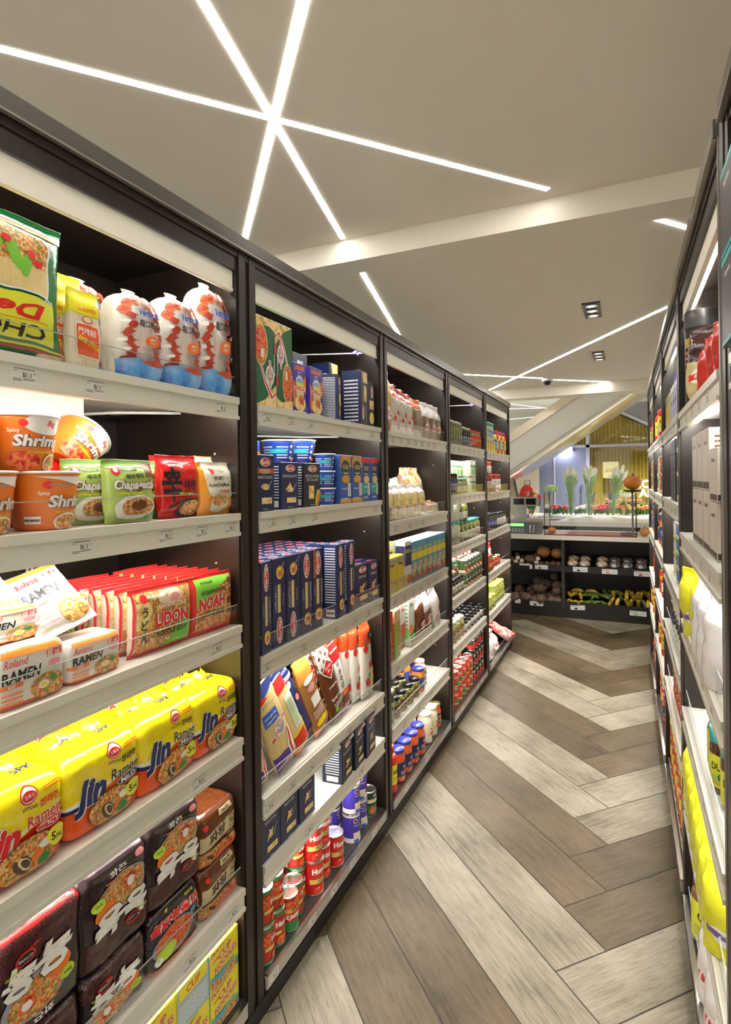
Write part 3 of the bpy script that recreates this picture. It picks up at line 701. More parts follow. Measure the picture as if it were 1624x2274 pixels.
reg('noah', 'noodle_packet', pouch(film('noah_red', (.7, .05, .04)), packet_prof(w, h, .034, .006), 4, a, wr=wrinkle(.002, 18, 13, .0008), na=44, grid=.012), w, .034, h, 'noodles')
# --- jin ramen five packs
def jin(key, red, word, seed):
    w, h = .172, .165; a = Art(); C_ = RED if red else NAVY
    base = M('film_jin_red', (.72, .03, .012), .22, coat=.3, bump=.2, bscale=35) if red else M('film_jin_orange', (.82, .10, .012), .22, coat=.3, bump=.2, bscale=35)
    yf = M('film_jin_yellow', (.88, .72, .01), .22, coat=.3, bump=.2, bscale=35)
    a.poly([(-.09, .074), (-.03, .064), (.03, .090), (.09, .108), (.09, h+.02), (-.09, h+.02)], yf).poly([(-.09, .068), (-.05, .066), (-.03, .074), (.09, .104), (.09, .108), (-.03, .082), (-.09, .076)], WHITE).poly([(-.09, .063), (-.055, .060), (-.03, .072), (-.055, .068), (-.09, .071)], C_)
    a.ell(.018, .146, .015, .016, RED).ell(.018, .146, .013, .0135, WHITE).ell(.018, .144, .012, .009, RED).text('오뚜기', .018, .144, .008, WHITE, w=.017).text('OTTOGI', .018, .124, .006, BLACK, w=.026).scribble(.042, .14, .078, .152, 2, ORG, 3, .95)
    a.text('진라면', .052, .122, .015, C_ if red else BLACK, w=.034, bold=.03)
    a.otext('Jin', -.034, .080, .070, C_, WHITE, w=.066, bold=.05, shear=.3, o=.03).otext('Ramen', .042, .098, .022, C_ if red else BLACK, WHITE, w=.064, bold=.01, shear=.15, o=.02)
    a.ell(.05, .078, .026, .0095, WHITE, .1).ell(.05, .078, .0245, .0082, C_, .1).text(word, .05, .078, .010, WHITE, w=.036, bold=.03, rot=.08)
    a.ell(.012, .036, .056, .036, BROWN).ell(.012, .036, .054, .034, FOOD).ell(.0, .03, .013, .018, M('mushroom', (.1, .06, .04), .4), .5).ell(.003, .03, .008, .014, CREAM, .5).ell(.004, .03, .006, .01, M('mushroom', (.1, .06, .04)), .5).ell(.024, .034, .012, .009, ORG, .6).ell(.035, .022, .013, .009, GRN).ell(.038, .047, .012, .008, WHITE)
    a.ell(.062, .05, .02, .018, M('print_lemon3', (.8, .8, .05), .3)).text('5', .055, .05, .015, BLACK, bold=.02).text('PK', .068, .047, .009, BLACK, bold=.0)
    mb = pouch(base, brick_prof(w, h, .155, .024), 8, a, wr=wrinkle(.005, 13, seed, .002), bands=[(0, base), (.09, yf)], na=56, grid=.01, w=w*.5)
    # crumpled seal on the top
    mb2 = MB(); n = 24; vs = []
    for i in range(n+1):
        x = -w*.40+w*.8*i/n; vs += [(x, .0+.006*sin(i*1.3), h-.012), (x, .012+.012*sin(i*.8+seed), h+.006+.004*sin(i*2.1)), (x, .03+.01*sin(i*.5+seed), h+.014+.005*cos(i*1.7))]
    mb2.add(vs, [(3*i+j, 3*i+3+j, 3*i+4+j, 3*i+1+j) for i in range(n) for j in (0, 1)], yf, True)
    o = len(mb.v); mb.v += mb2.v; k = mb.mi(yf)
    for f in mb2.f: mb.f.append(tuple(q+o for q in f)); mb.m.append(k); mb.smooth.append(True)
    ta = Art(); ta.text('Jin', -.02, .02, .04, C_, w=.04, shear=.3, bold=.05).text('Ramen', .03, .026, .018, C_, w=.04).text('5PK', .045, -.015, .02, NAVY, w=.04)
    ta.lay(mb, lambda p, q, of: (p, q, h+.0015+of), None)
    return reg(key, 'noodle_multipack', mb, w, .155, h, 'noodles')
jin('jinM', False, 'MILD', 20); jin('jinM2', False, 'MILD', 23); jin('jinS', True, 'SPICY', 21)
# --- dark five packs
def darkp(key, seed, top=None, word='육육', red=False, w=.155, h=.2, flip=False):
    a = Art(); r = pi if flip else 0; f = (lambda z: h-z) if flip else (lambda z: z); s = -1 if flip else 1
    DP = M('film_dark_plum', (.022, .010, .014), .2, coat=.5, bump=.3, bscale=30)
    PL = MN('plaid_dark_red', [(.02, .006, .006), (.12, .02, .02), (.03, .01, .01)], 45, .25, 'wave', coat=.4)
    if not red:
        a.rect(-.078, 0 if not flip else h-.07, .078, .07 if not flip else h, PL)
        a.text('화끈', s*.0, f(.178), .014, WHITE, w=.04, rot=r).ell(s*.05, f(.182), .012, .008, PINK).rect(-.03, min(f(.165), f(.168)), .03, max(f(.165), f(.168)), ORG)
        a.ell(s*.010, f(.13), .060, .040, M('bowl_grey', (.3, .33, .36), .3), 0).ell(s*.008, f(.132), .053, .035, FOOD).ell(s*.028, f(.136), .017, .016, FOODR).ell(s*.028, f(.136), .009, .010, WHITE).ell(s*-.03, f(.11), .022, .018, ORG).ell(s*-.045, f(.135), .014, .013, M('print_lime2', (.5, .75, .05), .3)).text('5pack', s*-.045, f(.135), .007, BLACK, rot=r)
        a.otext(word, s*.006, f(.083), .056, WHITE, BLACK, w=.125, bold=.05, shear=.2, rot=r, o=.02).ell(s*.03, f(.05), .018, .012, RED).ell(s*.03, f(.05), .015, .009, BLACK).text('OTTOGI', s*.03, f(.05), .005, WHITE, rot=r).text('직화볶음면', s*.05, f(.065), .006, LIME, rot=r)
    else:
        a.rect(-.078, 0, .078, .12, M('film_black', (.02, .015, .02), .2, coat=.5)).text('핵불닭', -.01, .17, .014, YEL, w=.05).text('매운맛', .045, .17, .01, LIME).otext('불닭볶음면', 0, .135, .034, RED, WHITE, w=.14, bold=.04, shear=.15, o=.04).ell(-.005, .07, .062, .045, M('bowl_grey', (.3, .33, .36), .3)).ell(-.005, .072, .055, .040, FOODR).ell(-.03, .05, .03, .02, M('print_lime2', (.5, .75, .05))).ell(-.055, .04, .012, .012, WHITE).rect(.04, .09, .07, .115, M('print_cyan', (.05, .3, .45), .3)).rect(-.078, 0, .078, .018, ORG)
    mb = pouch(DP, brick_prof(w, h, .13, .022), 6.5, a, wr=wrinkle(.006, 15, seed, .0022), na=52, grid=.01, w=w*.5, bands=([(0, DP), (h-.05, RF)] if top else None))
    return reg(key, 'noodle_multipack', mb, w, .13, h, 'noodles')
darkp('darkA', 30, w=.16, h=.2); darkp('darkB', 31, flip=True, w=.16, h=.19); darkp('darkR', 32, red=True, w=.165, h=.19); darkp('darkT', 33, flip=True, top=True, w=.16, h=.2)
a = Art(); w, h = .155, .15; BRF = M('film_brown', (.13, .035, .010), .22, coat=.5, bump=.3, bscale=30)
a.poly([(-.078, .05), (.078, .062), (.078, .105), (-.078, .093)], M('label_cream', (.62, .50, .28), .35)).text('짜왕', -.012, .078, .034, BLACK, w=.068, bold=.03, rot=.05).rect(.042, .066, .062, .098, BROWN).rect(.044, .068, .060, .096, M('label_cream')).text('짜', .052, .082, .016, BROWN).rect(-.078, 0, .078, .046, FOOD).ell(.02, .018, .05, .02, FOODR).rect(.0, .125, .05, .142, M('label_cream')).text('PACK', .025, .133, .009, BLACK).ell(-.055, .118, .008, .008, RED)
for x in (.062, .07): a.blobs(-.07, .002, .07, .044, 8, .007, [M('meat_dark', (.08, .02, .01), .3), RED, FOOD], 3)
reg('brown', 'noodle_multipack', pouch(BRF, brick_prof(w, h, .13, .022), 6.5, a, wr=wrinkle(.005, 15, 35, .002), na=52, grid=.01, w=w*.5), w, .13, h, 'noodles')
# --- cup noodles six packs (cartons)
a = Art(); w, h = .115, .105; YC = M('card_yellow', (.80, .72, .03), .35); BC = M('card_sky', (.10, .35, .55), .35)
a.rect(-w/2, 0, w/2, h, YC).poly([(-w/2, 0), (w/2, 0), (w/2, .02), (-w/2, .036)], BC).poly([(-w/2, .036), (w/2, .02), (w/2, .026), (-w/2, .042)], LGRN).poly([(-.05, .088), (.03, h), (-w/2, h), (-w/2, .085)], FOOD).poly([(-.057, .0), (.03, 0), (-.057, .03)], FOOD).ell(.02, .012, .03, .012, FOOD)
a.otext('CUP', .0, .078, .020, M('print_dark_orange', (.65, .12, .02), .35), WHITE, w=.052, bold=.04, shear=0, rot=.12, o=.05).otext('NOODLES', .003, .055, .018, M('print_dark_orange'), WHITE, w=.09, bold=.04, rot=.12, o=.05).text('NISSIN', -.035, .077, .006, RED, rot=.1).scribble(-.04, .03, .04, .04, 2, BLUE, 3)
b = Art(); b.rect(-.06, 0, .06, .105, M('card_sky2', (.35, .5, .6), .4)).scribble(-.05, .01, .05, .06, 8, WHITE, 4).rect(-.05, .07, .05, .1, YC).text('CUP', 0, .085, .018, M('print_dark_orange'), w=.05, bold=.04)
t = Art(); t.rect(-.06, 0, .06, .12, FOOD).rect(-.02, .02, .045, .07, WHITE).text('CUP', .01, .05, .02, M('print_dark_orange'), w=.05, bold=.04)
reg('cup6', 'noodle_carton', carton('x', w, .12, h, YC, a, b, t), w, .12, h, 'noodles')
reg('cup6b', 'noodle_carton', carton('x', w, .12, h, YC, b, a, t), w, .12, h, 'noodles')

# ================= bay 2
def oval(a, cx, cz, rw, rh, rot=0, word='Barilla'):
    a.ell(cx, cz, rw, rh, WHITE, rot); a.ell(cx+.0018*cos(rot), cz+.0018*sin(rot), rw*.86, rh*.82, RED, rot); a.text(word, cx, cz, rh*1.0, WHITE, w=rw*1.45, bold=.03, rot=rot, shear=.1)
NV = card('navy', (.012, .020, .085)); DKB = card('black_blue', (.012, .016, .035))
# lasagna green boxes
def sanremo(key, flip):
    w, h = .115, .235; a = Art(); s = -1 if flip else 1; f = (lambda z: h-z) if flip else (lambda z: z); r = (pi if flip else 0)
    def P(pts): return [(s*x, f(z)) for x, z in pts]
    a.rect(-w/2, 0, w/2, h, card('green', (.012, .12, .035)))
    a.poly(P([(-.058, .17), (.0, .215), (.058, .235), (-.058, .235)]), PASTA).poly(P([(-.058, .0), (.058, 0), (.058, .03), (-.02, .02), (-.058, .035)]), PASTA)
    a.poly(P([(-.058, .185), (-.035, .20), (.0, .16), (.03, .10), (.058, .085), (.058, .098), (.038, .11), (.005, .175), (-.03, .218), (-.058, .20)]), WHITE).poly(P([(-.058, .189), (-.035, .205), (.002, .165), (.032, .105), (.058, .089), (.058, .094), (.036, .108), (.004, .17), (-.03, .212), (-.058, .196)]), RED)
    a.ell(s*.022, f(.075), .034, .055, PASTA).ell(s*.022, f(.075), .03, .051, FOODR).ell(s*.01, f(.10), .014, .02, FOOD).rect(min(s*.01, s*.022), min(f(.085), f(.108)), max(s*.01, s*.022), max(f(.085), f(.108)), WHITE)
    a.ell(s*-.022, f(.15), .022, .027, WHITE).ell(s*-.022, f(.15), .016, .020, GREY).rect(-.006-s*.022, f(.15)-.04, .006-s*.022, f(.15)+.04, WHITE).rect(-.004-s*.022, f(.15)-.038, .004-s*.022, f(.15)+.038, RED).text('San Remo', s*-.022, f(.15), .008, WHITE, w=.07, rot=pi/2)
    a.text('Lasagna', s*-.046, f(.12), .011, WHITE, w=.06, rot=pi/2*s, shear=.2).rect(min(s*-.056, s*-.044), min(f(.06), f(.088)), max(s*-.056, s*-.044), max(f(.06), f(.088)), RED)
    return reg(key, 'pasta_box', carton('x', w, .05, h, card('green', (.012, .12, .035)), a), w, .05, h, 'pasta')
sanremo('srA', False); sanremo('srB', True)
PUR = card('purple', (.07, .045, .38)); a = Art(); w, h = .082, .152
a.rect(-w/2, 0, w/2, h, PUR).poly([(-w/2, .02), (-.02, .02), (-.03, .09), (-w/2, .1)], ORG).poly([(w/2, .06), (.02, .08), (.03, .11), (w/2, .12)], ORG).text('LASAGNE', 0, .138, .015, ORG, w=.062, bold=.05).text('Egg Pasta', 0, .124, .006, WHITE).text('all uovo', 0, .115, .006, WHITE).ell(0, .097, .024, .016, WHITE).ell(0, .095, .022, .012, M('print_skyblue', (.25, .45, .7), .35)).ell(0, .088, .026, .006, YEL)
a.rect(-.032, .068, .032, .082, WHITE).text('DIVELLA', 0, .075, .012, RED, w=.058, bold=.05).poly([(-.022, .05), (.022, .05), (.025, .068), (-.025, .068)], SPAG).ell(.002, .03, .032, .026, PASTA).ell(.008, .04, .016, .014, FOODR).rect(-w/2, 0, w/2, .006, WHITE).ell(-.032, .02, .005, .005, ORG)
b = Art(); b.rect(-.03, 0, .03, h, PUR).text('DIVELLA', 0, .075, .012, RED, w=.09, rot=pi/2, bold=.03).scribble(-.018, .01, .018, .03, 4, WHITE, 3)
reg('divella', 'pasta_box', carton('x', w, .055, h, PUR, a, b), w, .055, h, 'pasta')
a = Art(); w, h = .09, .175; a.rect(-w/2, 0, w/2, h, DKB).text('BENTI', 0, .15, .012, WHITE, w=.035, bold=.03).text('INTEGRALE', 0, .135, .006, GREY)
b = Art(); b.rect(-.05, 0, .05, h, DKB).scribble(-.04, .01, .04, h-.02, 16, WHITE, 5)
reg('darkbox', 'pasta_box', carton('x', w, .09, h, DKB, a, b), w, .09, h, 'pasta')
a = Art(); w, h = .078, .155; a.rect(-w/2, 0, w/2, h, DKB); oval(a, .0, .135, .026, .012); a.text('LASAGNE', 0, .112, .006, WHITE).poly([(-.02, .09), (.02, .1), (.03, .06), (.01, .05), (-.025, .07)], YEL).poly([(-.015, .088), (.018, .096), (.026, .062), (.01, .055), (-.02, .07)], PASTA).rect(-.015, .022, .012, .042, PASTA).scribble(-.02, .006, .02, .012, 1, WHITE, 3)
b = Art(); b.rect(-.055, 0, .055, h, NV).scribble(-.045, .01, .045, h-.01, 26, WHITE, 5, .95)
reg('blas', 'pasta_box', carton('x', w, .11, h, DKB, a, b), w, .11, h, 'pasta')
a = Art(); w, h = .075, .19; a.rect(-w/2, 0, w/2, h, DKB).poly([(-.01, .15), (.0375, .15), (.0375, h), (-.02, h)], PASTA).rect(-.005, .085, .026, .14, PASTA); oval(a, -.012, .045, .025, .012, pi/2); a.text('CANNELLONI', .02, .04, .006, WHITE, w=.06, rot=pi/2)
b = Art(); b.rect(-.04, 0, .04, h, NV).scribble(-.03, .01, .03, .16, 12, WHITE, 8)
reg('cannel', 'pasta_box', carton('x', w, .08, h, DKB, a, b), w, .08, h, 'pasta')
a = Art(); w, h = .085, .155; a.rect(-w/2, 0, w/2, h, DKB); oval(a, .015, .12, .022, .011, pi/2); a.rect(-.012, .06, .03, .09, PASTA).ell(.01, .03, .022, .02, YEL).ell(.01, .028, .018, .016, PASTA)
reg('cannel2', 'pasta_box', carton('x', w, .06, h, DKB, a), w, .06, h, 'pasta')
def barshort(key, name, name2='', band=None, black=False, w=.093, h=.155, win=True, seed=0, kind='pasta_box'):
    c = DKB if black else NV; a = Art(); a.rect(-w/2, 0, w/2, h, c); oval(a, 0.004, h*.87, w*.28, h*.078)
    z = h*.7
    if band: a.rect(-w/2, h*.66, w/2, h*.76, M('band_rust', (.42, .13, .02), .4)).text('INTEGRALE', 0, h*.72, .007, WHITE).text('WHOLEWHEAT', 0, h*.68, .004, WHITE); z = h*.6
    a.text(name, 0, z, .0085, WHITE, wmax=w*.8, bold=.0)
    if name2: a.text(name2, 0, z-.012, .0085, WHITE, wmax=w*.7, bold=.0)
    rnd = random.Random(seed)
    if name2:
        for i, cc in enumerate((GRN, YEL, ORG)): a.ell(w*.28+.006*i-.004, h*.2, .007, h*.2, cc, -.15-.1*i)
        a.rect(-w*.22, h*.18, w*.1, h*.48, PASTA)
    else:
        for i in range(4): a.ell(-.002+rnd.uniform(-.008, .008), h*.42+rnd.uniform(-.008, .008), .016, .0045, PASTA, rnd.uniform(-1.2, 1.2), 10)
        a.poly([(.012, h*.38), (.022, h*.5), (.034, h*.56), (.036, h*.55), (.026, h*.49), (.018, h*.38)], GREY)
        if win: a.rect(-w*.2, h*.13, w*.34, h*.24, PASTA)
    a.text('PASTA 500g', .0, h*.035, .004, WHITE)
    b = Art(); b.rect(-.02, 0, .02, h, c).scribble(-.014, .03, .014, h-.01, 12, WHITE, seed+4, .95).rect(-.012, .006, .012, .026, WHITE)
    tt = Art(); tt.rect(-w/2, 0, w/2, .04, c).ell(0, .02, .02, .009, WHITE).ell(0, .02, .018, .007, RED)
    return reg(key, kind, carton('x', w, .042, h, c, a, b, tt), w, .042, h, 'pasta')
barshort('b_int', 'PENNETTE RIGATE', band=True, w=.092, h=.165); barshort('b_pen', 'PENNE RIGATE', w=.088, h=.142, seed=2); barshort('b_mez', 'MEZZE PENNE', 'TRICOLORE', black=True, w=.086, h=.142, seed=3)
barshort('b_far', 'FARFALLE', w=.098, h=.128, seed=4); barshort('b_bow', 'RIGATONI', w=.1, h=.155, seed=5); barshort('b_blk', 'MACCHERONI', black=True, w=.09, h=.15, seed=6)
a = Art(); w, h = .065, .1; a.rect(-w/2, 0, w/2, h, BLUE); oval(a, 0, .08, .024, .012, word='Barilla'); a.ell(0, .035, .02, .016, FOOD).ell(0.004, .04, .008, .008, LGRN)
b = Art(); b.rect(-.04, 0, .04, h, M('card_periwinkle', (.3, .35, .6), .4)).scribble(-.034, .006, .034, .07, 12, WHITE, 3); b.ell(0, .085, .022, .009, WHITE)
reg('b_small', 'pasta_box', carton('x', w, .085, .12, BLUE, a, b), w, .085, .12, 'pasta')
a = Art(); w, h = .098, .045; a.rect(-w/2, 0, w/2, h, M('card_royal', (.03, .08, .45), .35)).ell(0, .028, .03, .014, WHITE).text('cereali', 0, .028, .008, BLUE).rect(-w/2, 0, w/2, .012, ORG)
reg('b_flat', 'pasta_box', carton('x', w, .04, h, M('card_royal', (.03, .08, .45)), a), w, .04, h, 'pasta')
KB = M('cup_blue', (.02, .07, .42), .35); a = Art()
for dx in (-.075, -.03): a.scribble(dx-.018, .012, dx+.016, .05, 5, WHITE, 3)
a.ell(.035, .04, .022, .026, NAVY).ell(.035, .04, .018, .022, M('mac_orange', (.75, .35, .03), .4)).ell(.035, .03, .011, .010, YEL).text('easy mac', .035, .05, .008, WHITE).rect(.0, .008, .07, .016, ORG).rect(-.07, .028, -.02, .04, TEAL)
for z in (.016, .032, .048): a.ell(-.005, z, .004, .004, WHITE)
cup('cupK', a, .038, .048, .068, KB, M('lid_pale', (.7, .68, .6), .35))
def mac(key, teal, w=.052, h=.145):
    a = Art(); a.rect(-w/2, 0, w/2, h, card('macblue', (.02, .10, .42)))
    if teal: a.rect(-w/2, h*.88, w/2, h, RED).rect(-w/2, h*.18, w/2, h*.42, TEAL).text('spirals', -.005, h*.33, .009, WHITE, wmax=.03)
    else: a.rect(-w/2, h*.74, w/2, h, FOOD).rect(-w/2, 0, w/2, .014, M('mac_orange', (.75, .35, .03))).text('original', -.006, h*.3, .008, WHITE, wmax=.03)
    a.ell(0, h*.74, w*.36, h*.15, NAVY).text('MACARONI', 0, h*.78, .005, YEL, w=w*.5).text('& CHEESE', 0, h*.73, .006, YEL, w=w*.52).ell(0, h*.64, w*.2, h*.035, YEL).ell(0, h*.655, w*.17, h*.025, NAVY).ell(0, h*.5, w*.34, h*.085, PASTA if teal else M('mac_orange')).rect(w*.14, h*.14, w*.42, h*.42, WHITE).scribble(w*.16, h*.15, w*.4, h*.41, 9, GREY, 3).text('CHEESE', -w*.1, h*.09, .006, WHITE)
    return reg(key, 'macaroni_box', carton('x', w, .04, h, card('macblue', (.02, .10, .42)), a), w, .04, h, 'pasta')
mac('mac1', False); mac('mac2', True)
def spag(key, name, flip=False, rust=False, w=.062, h=.25):
    a = Art(); a.rect(-w/2, 0, w/2, h, NV); f = (lambda z: h-z) if flip else (lambda z: z); r = pi/2 if flip else -pi/2
    a.ell(0, f(.205), .0155, .038, WHITE).ell(0, f(.205), .0125, .033, RED).text('Barilla', 0, f(.205), .014, WHITE, w=.056, rot=r, bold=.03)
    a.rect(-.009, min(f(.155), f(.075)), .005, max(f(.155), f(.075)), SPAG).text(name, .019 if not flip else -.019, f(.115), .0085, WHITE, wmax=.075, rot=r, bold=.0).text('COTTURA 9 MIN', -.019 if not flip else .019, f(.12), .0035, WHITE, rot=r)
    if rust: a.rect(-w/2, .16, -w/2+.014, h, M('band_rust', (.42, .13, .02)))
    for i in range(5): a.ell(.0+.003*cos(i*1.3), f(.042)+.004*sin(i*1.3), .018-.002*i, .019-.003*i, [PASTA, FOOD, YEL, PASTA, FOODR][i], i)
    a.poly([(.01, f(.03)), (.02, f(.012)), (.024, f(.02))], GREY)
    b = Art(); b.rect(-.022, 0, .022, h, card('navy_side', (.02, .035, .14))).scribble(-.017, .05, .017, h-.01, 22, WHITE, 6, .95).rect(-.014, .006, .014, .03, WHITE).scribble(-.013, .008, .013, .028, 1, BLACK, 2)
    t = Art(); t.rect(-w/2, 0, w/2, .044, NV).ell(0, .022, .02, .01, WHITE).ell(0, .022, .017, .008, RED)
    return reg(key, 'spaghetti_box', carton('x', w, .044, h, NV, a, b, t), w, .044, h, 'pasta')
spag('s_cap', 'CAPELLINI n.1'); spag('s_capf', 'CAPELLINI n.1', True); spag('s_ninf', 'SPAGHETTINI n.3', True); spag('s_spa', 'SPAGHETTI n.5'); spag('s_int', 'SPAGHETTI n.5', rust=True, w=.05); spag('s_bav', 'BAVETTE n.13')
# long pasta bags
def longbag(key, w, h, base, art, seed, d=.035, bands=None, kind='spaghetti_bag', n=2.6):
    pr = smooth_prof([(0, w*.46, .004), (.02, w*.5, d*.42), (.1*h, w*.5, d*.5), (.5*h, w*.49, d*.5), (.86*h, w*.47, d*.45), (.93*h, w*.42, d*.2), (h, w*.44, .002)], 4)
    return reg(key, kind, pouch(base, pr, n, art, wr=wrinkle(.003, 18, seed, .001), bands=bands, na=36, grid=.01), w, d, h, 'pasta')
a = Art(); w, h = .092, .29; a.poly([(-.05, 0), (.05, 0), (.05, .04), (-.01, .06), (-.05, .062)], PURP).poly([(.015, 0), (.05, 0), (.05, .11), (.03, .115), (.01, .06)], WHITE).poly([(.02, 0), (.028, 0), (.028, .06), (.036, .11), (.03, .11), (.018, .06)], RED).poly([(.036, 0), (.046, 0), (.046, .1), (.042, .06)], GRN)
a.rect(-.04, .165, .015, .205, BLUE).text('Spaghetti', -.012, .19, .009, WHITE, w=.045, rot=pi).text('Cappellini', -.012, .175, .008, WHITE, w=.045, rot=pi).ell(.006, .135, .024, .026, WHITE).ell(.006, .135, .018, .021, GREY).poly([(-.04, .11), (.04, .15), (.04, .163), (-.04, .125)], WHITE).poly([(-.037, .113), (.037, .152), (.037, .159), (-.037, .121)], RED).text('San Remo', .0, .136, .007, WHITE, w=.06, rot=.5).poly([(-.05, .25), (.05, .27), (.05, h), (-.05, h)], NAVY).poly([(-.05, .235), (.0, .25), (-.03, .262), (-.05, .25)], RED).text('SPAGHETTI', -.005, .228, .006, GREY, w=.05, rot=pi)
longbag('lb_sr', w, h, SPAG, a, 41)
a = Art(); w, h = .075, .28; a.rect(-.04, .0, .04, .07, M('print_red2', (.7, .04, .02), .3)).rect(-.04, .07, .04, .078, YEL).rect(-.006, .09, .03, .22, WHITE).scribble(-.002, .1, .024, .2, 12, LGRN, 4).rect(-.04, .24, .04, .28, RED)
longbag('lb_red', w, h, SPAG, a, 42)
a = Art(); w, h = .085, .29; a.rect(-.045, .0, .045, .03, NAVY).poly([(-.045, .03), (.0, .03), (.0, .1), (-.03, .12)], YEL).rect(-.045, .236, .045, .24, RED).ell(.005, .22, .013, .014, WHITE).poly([(-.045, .245), (.045, .235), (.045, .25), (-.045, .26)], GREY).ell(.02, .16, .01, .012, PINK).rect(-.045, .02, .045, .026, RED)
longbag('lb_navy', w, h, film('navy', (.015, .03, .14)), a, 43)
a = Art(); w, h = .1, .3; a.rect(-.05, .2, .05, .3, WHITE)
for i in range(6):
    for j in range(5): a.poly([(-.05+.02*i, .2+.02*j), (-.042+.02*i, .21+.02*j), (-.05+.02*i, .22+.02*j), (-.058+.02*i, .21+.02*j)], BROWN if (i+j) % 2 else M('lace_grey', (.5, .45, .42), .4))
a.poly([(0, .235), (.042, .2), (0, .155), (-.042, .2)], WHITE).poly([(0, .23), (.036, .2), (0, .162), (-.036, .2)], BLACK).poly([(0, .227), (.032, .2), (0, .166), (-.032, .2)], RED).text('GUSTO', 0, .204, .009, WHITE, w=.04).text('BIO', 0, .19, .008, WHITE).text('Integrale', 0, .13, .009, WHITE, w=.05).text('Spaghetti', 0, .085, .013, WHITE, w=.065).scribble(-.03, .05, .03, .07, 3, WHITE, 3).ell(-.022, .045, .01, .008, LGRN)
longbag('lb_brn', w, h, film('brown', (.19, .05, .02)), a, 44)
a = Art(); w, h = .09, .28; a.poly([(-.045, 0), (.045, 0), (.045, .05), (-.045, .03)], ORG).ell(0, .04, .03, .01, YEL).rect(-.02, .1, .03, .14, WHITE).ell(.0, .17, .02, .014, PINK).poly([(-.045, .2), (.045, .22), (.045, .28), (-.045, .28)], M('wheat', (.7, .3, .05), .4)).scribble(-.03, .06, .03, .09, 4, WHITE, 3).ell(.0, .2, .03, .012, WHITE)
longbag('lb_wht', w, h, film('tan', (.38, .17, .05)), a, 45)
a = Art(); w, h = .085, .27; a.rect(-.045, .2, .045, .27, RED).rect(-.028, .08, .028, .2, WHITE)
for i, ch in enumerate('やきそば'): a.text(ch, .0, .185-.028*i, .022, BLACK, bold=.02)
a.rect(-.03, .02, .04, .06, BROWN).ell(.01, .07, .02, .012, ORG).rect(-.045, .0, .045, .018, M('print_rose', (.6, .15, .2), .3))
longbag('lb_soba', w, h, film('grey', (.45, .40, .33)), a, 46)
a = Art(); w, h = .07, .29; OR2 = film('orange_red', (.80, .08, .02))
for x, z in ((-.012, .19), (.012, .12), (-.01, .06)): a.ell(x, z, .014, .015, RED).ell(x+.012, z+.022, .006, .011, GRN, .5).ell(x, z+.013, .006, .003, GRN)
a.rect(.004, .01, .034, .11, SPAG).scribble(-.03, .015, .0, .035, 3, GREY, 3).ell(-.02, .02, .006, .006, WHITE).rect(.0, .222, .035, .25, BLACK).text('GA', .018, .236, .01, WHITE)
longbag('lb_tom', w, h, film('white', (.80, .76, .70)), a, 47, bands=[(0, film('white', (.8, .76, .7))), (.215, OR2)])
# cans
def can(key, r, h, label, art, kind='food_can', top=None, rib=True):
    t = top or ALU
    pr = [(0, r*.95, r*.95), (.001, r, r), (.004, r, r), (.0055, r*.975, r*.975), (.01, r*.98, r*.98), (h-.01, r*.98, r*.98), (h-.0055, r*.975, r*.975), (h-.004, r, r), (h-.0012, r, r), (h, r*.965, r*.965), (h-.0035, r*.94, r*.94)]
    mb = pouch(label, pr, 2, art, 'wrap', 36, bands=[(0, t), (.0055, label), (h-.0055, t)], w=r*.98, grid=.006, capm=t)
    mb.lathe([(r*.74, h-.0034), (r*.76, h-.0028), (r*.78, h-.0034)], t, 30, close=False)
    return reg(key, kind, mb, r*2, r*2, h, 'can')
CR = M('label_red', (.60, .015, .015), .28)
a = Art(); a.ell(0, .082, .03, .026, M('label_red2', (.68, .04, .03), .3)).text("Hunt's", 0, .082, .02, WHITE, w=.062, bold=.05).rect(-.04, .04, .06, .056, M('label_gold', (.75, .55, .15), .35)).text('PETITE', .012, .048, .010, GRN, w=.045).ell(.0, .02, .028, .014, M('tomato_shine', (.72, .05, .02), .25)).ell(-.01, .026, .006, .003, PINK).rect(-.14, .01, -.11, .10, WHITE)
can('hunt', .0355, .112, CR, a)
a = Art(); a.rect(-.14, .095, .14, .108, GRN).ell(-.03, .07, .02, .02, FOODR).rect(-.022, .056, .036, .084, M('label_red2')).rect(-.022, .056, .036, .084, CR).text("Hunt's", .008, .07, .018, WHITE, w=.055, bold=.05).poly([(-.04, .04), (.05, .044), (.05, .052), (-.04, .05)], M('label_gold')).text('Petite', .01, .047, .008, BLACK).ell(.01, .022, .028, .017, FOODR).rect(-.14, .006, .14, .012, GRN).rect(.05, .01, .085, .09, GRN).rect(-.1, .01, -.06, .09, WHITE)
can('hunt2', .032, .107, M('label_tomato_red', (.48, .03, .02), .28), a)
a = Art(); a.rect(-.14, 0, .14, .032, GRN).ell(-.03, .07, .02, .02, FOODR).text("Hunt's", 0, .045, .018, WHITE, w=.058, bold=.05, rot=pi).poly([(-.05, .06), (.05, .06), (.05, .07), (-.05, .07)], M('label_gold')).text('Petite', 0, .065, .007, BLACK, rot=pi).ell(.0, .088, .03, .014, FOODR)
can('hunt3', .032, .107, CR, a)
a = Art(); a.rect(-.13, .008, .13, .04, WHITE).scribble(-.03, .05, .03, .09, 7, GREY, 2).rect(-.13, .094, .13, .104, GRN)
can('huntw', .032, .112, M('label_white', (.72, .70, .62), .35), a)
PL2 = M('label_violet', (.06, .04, .38), .3); a = Art()
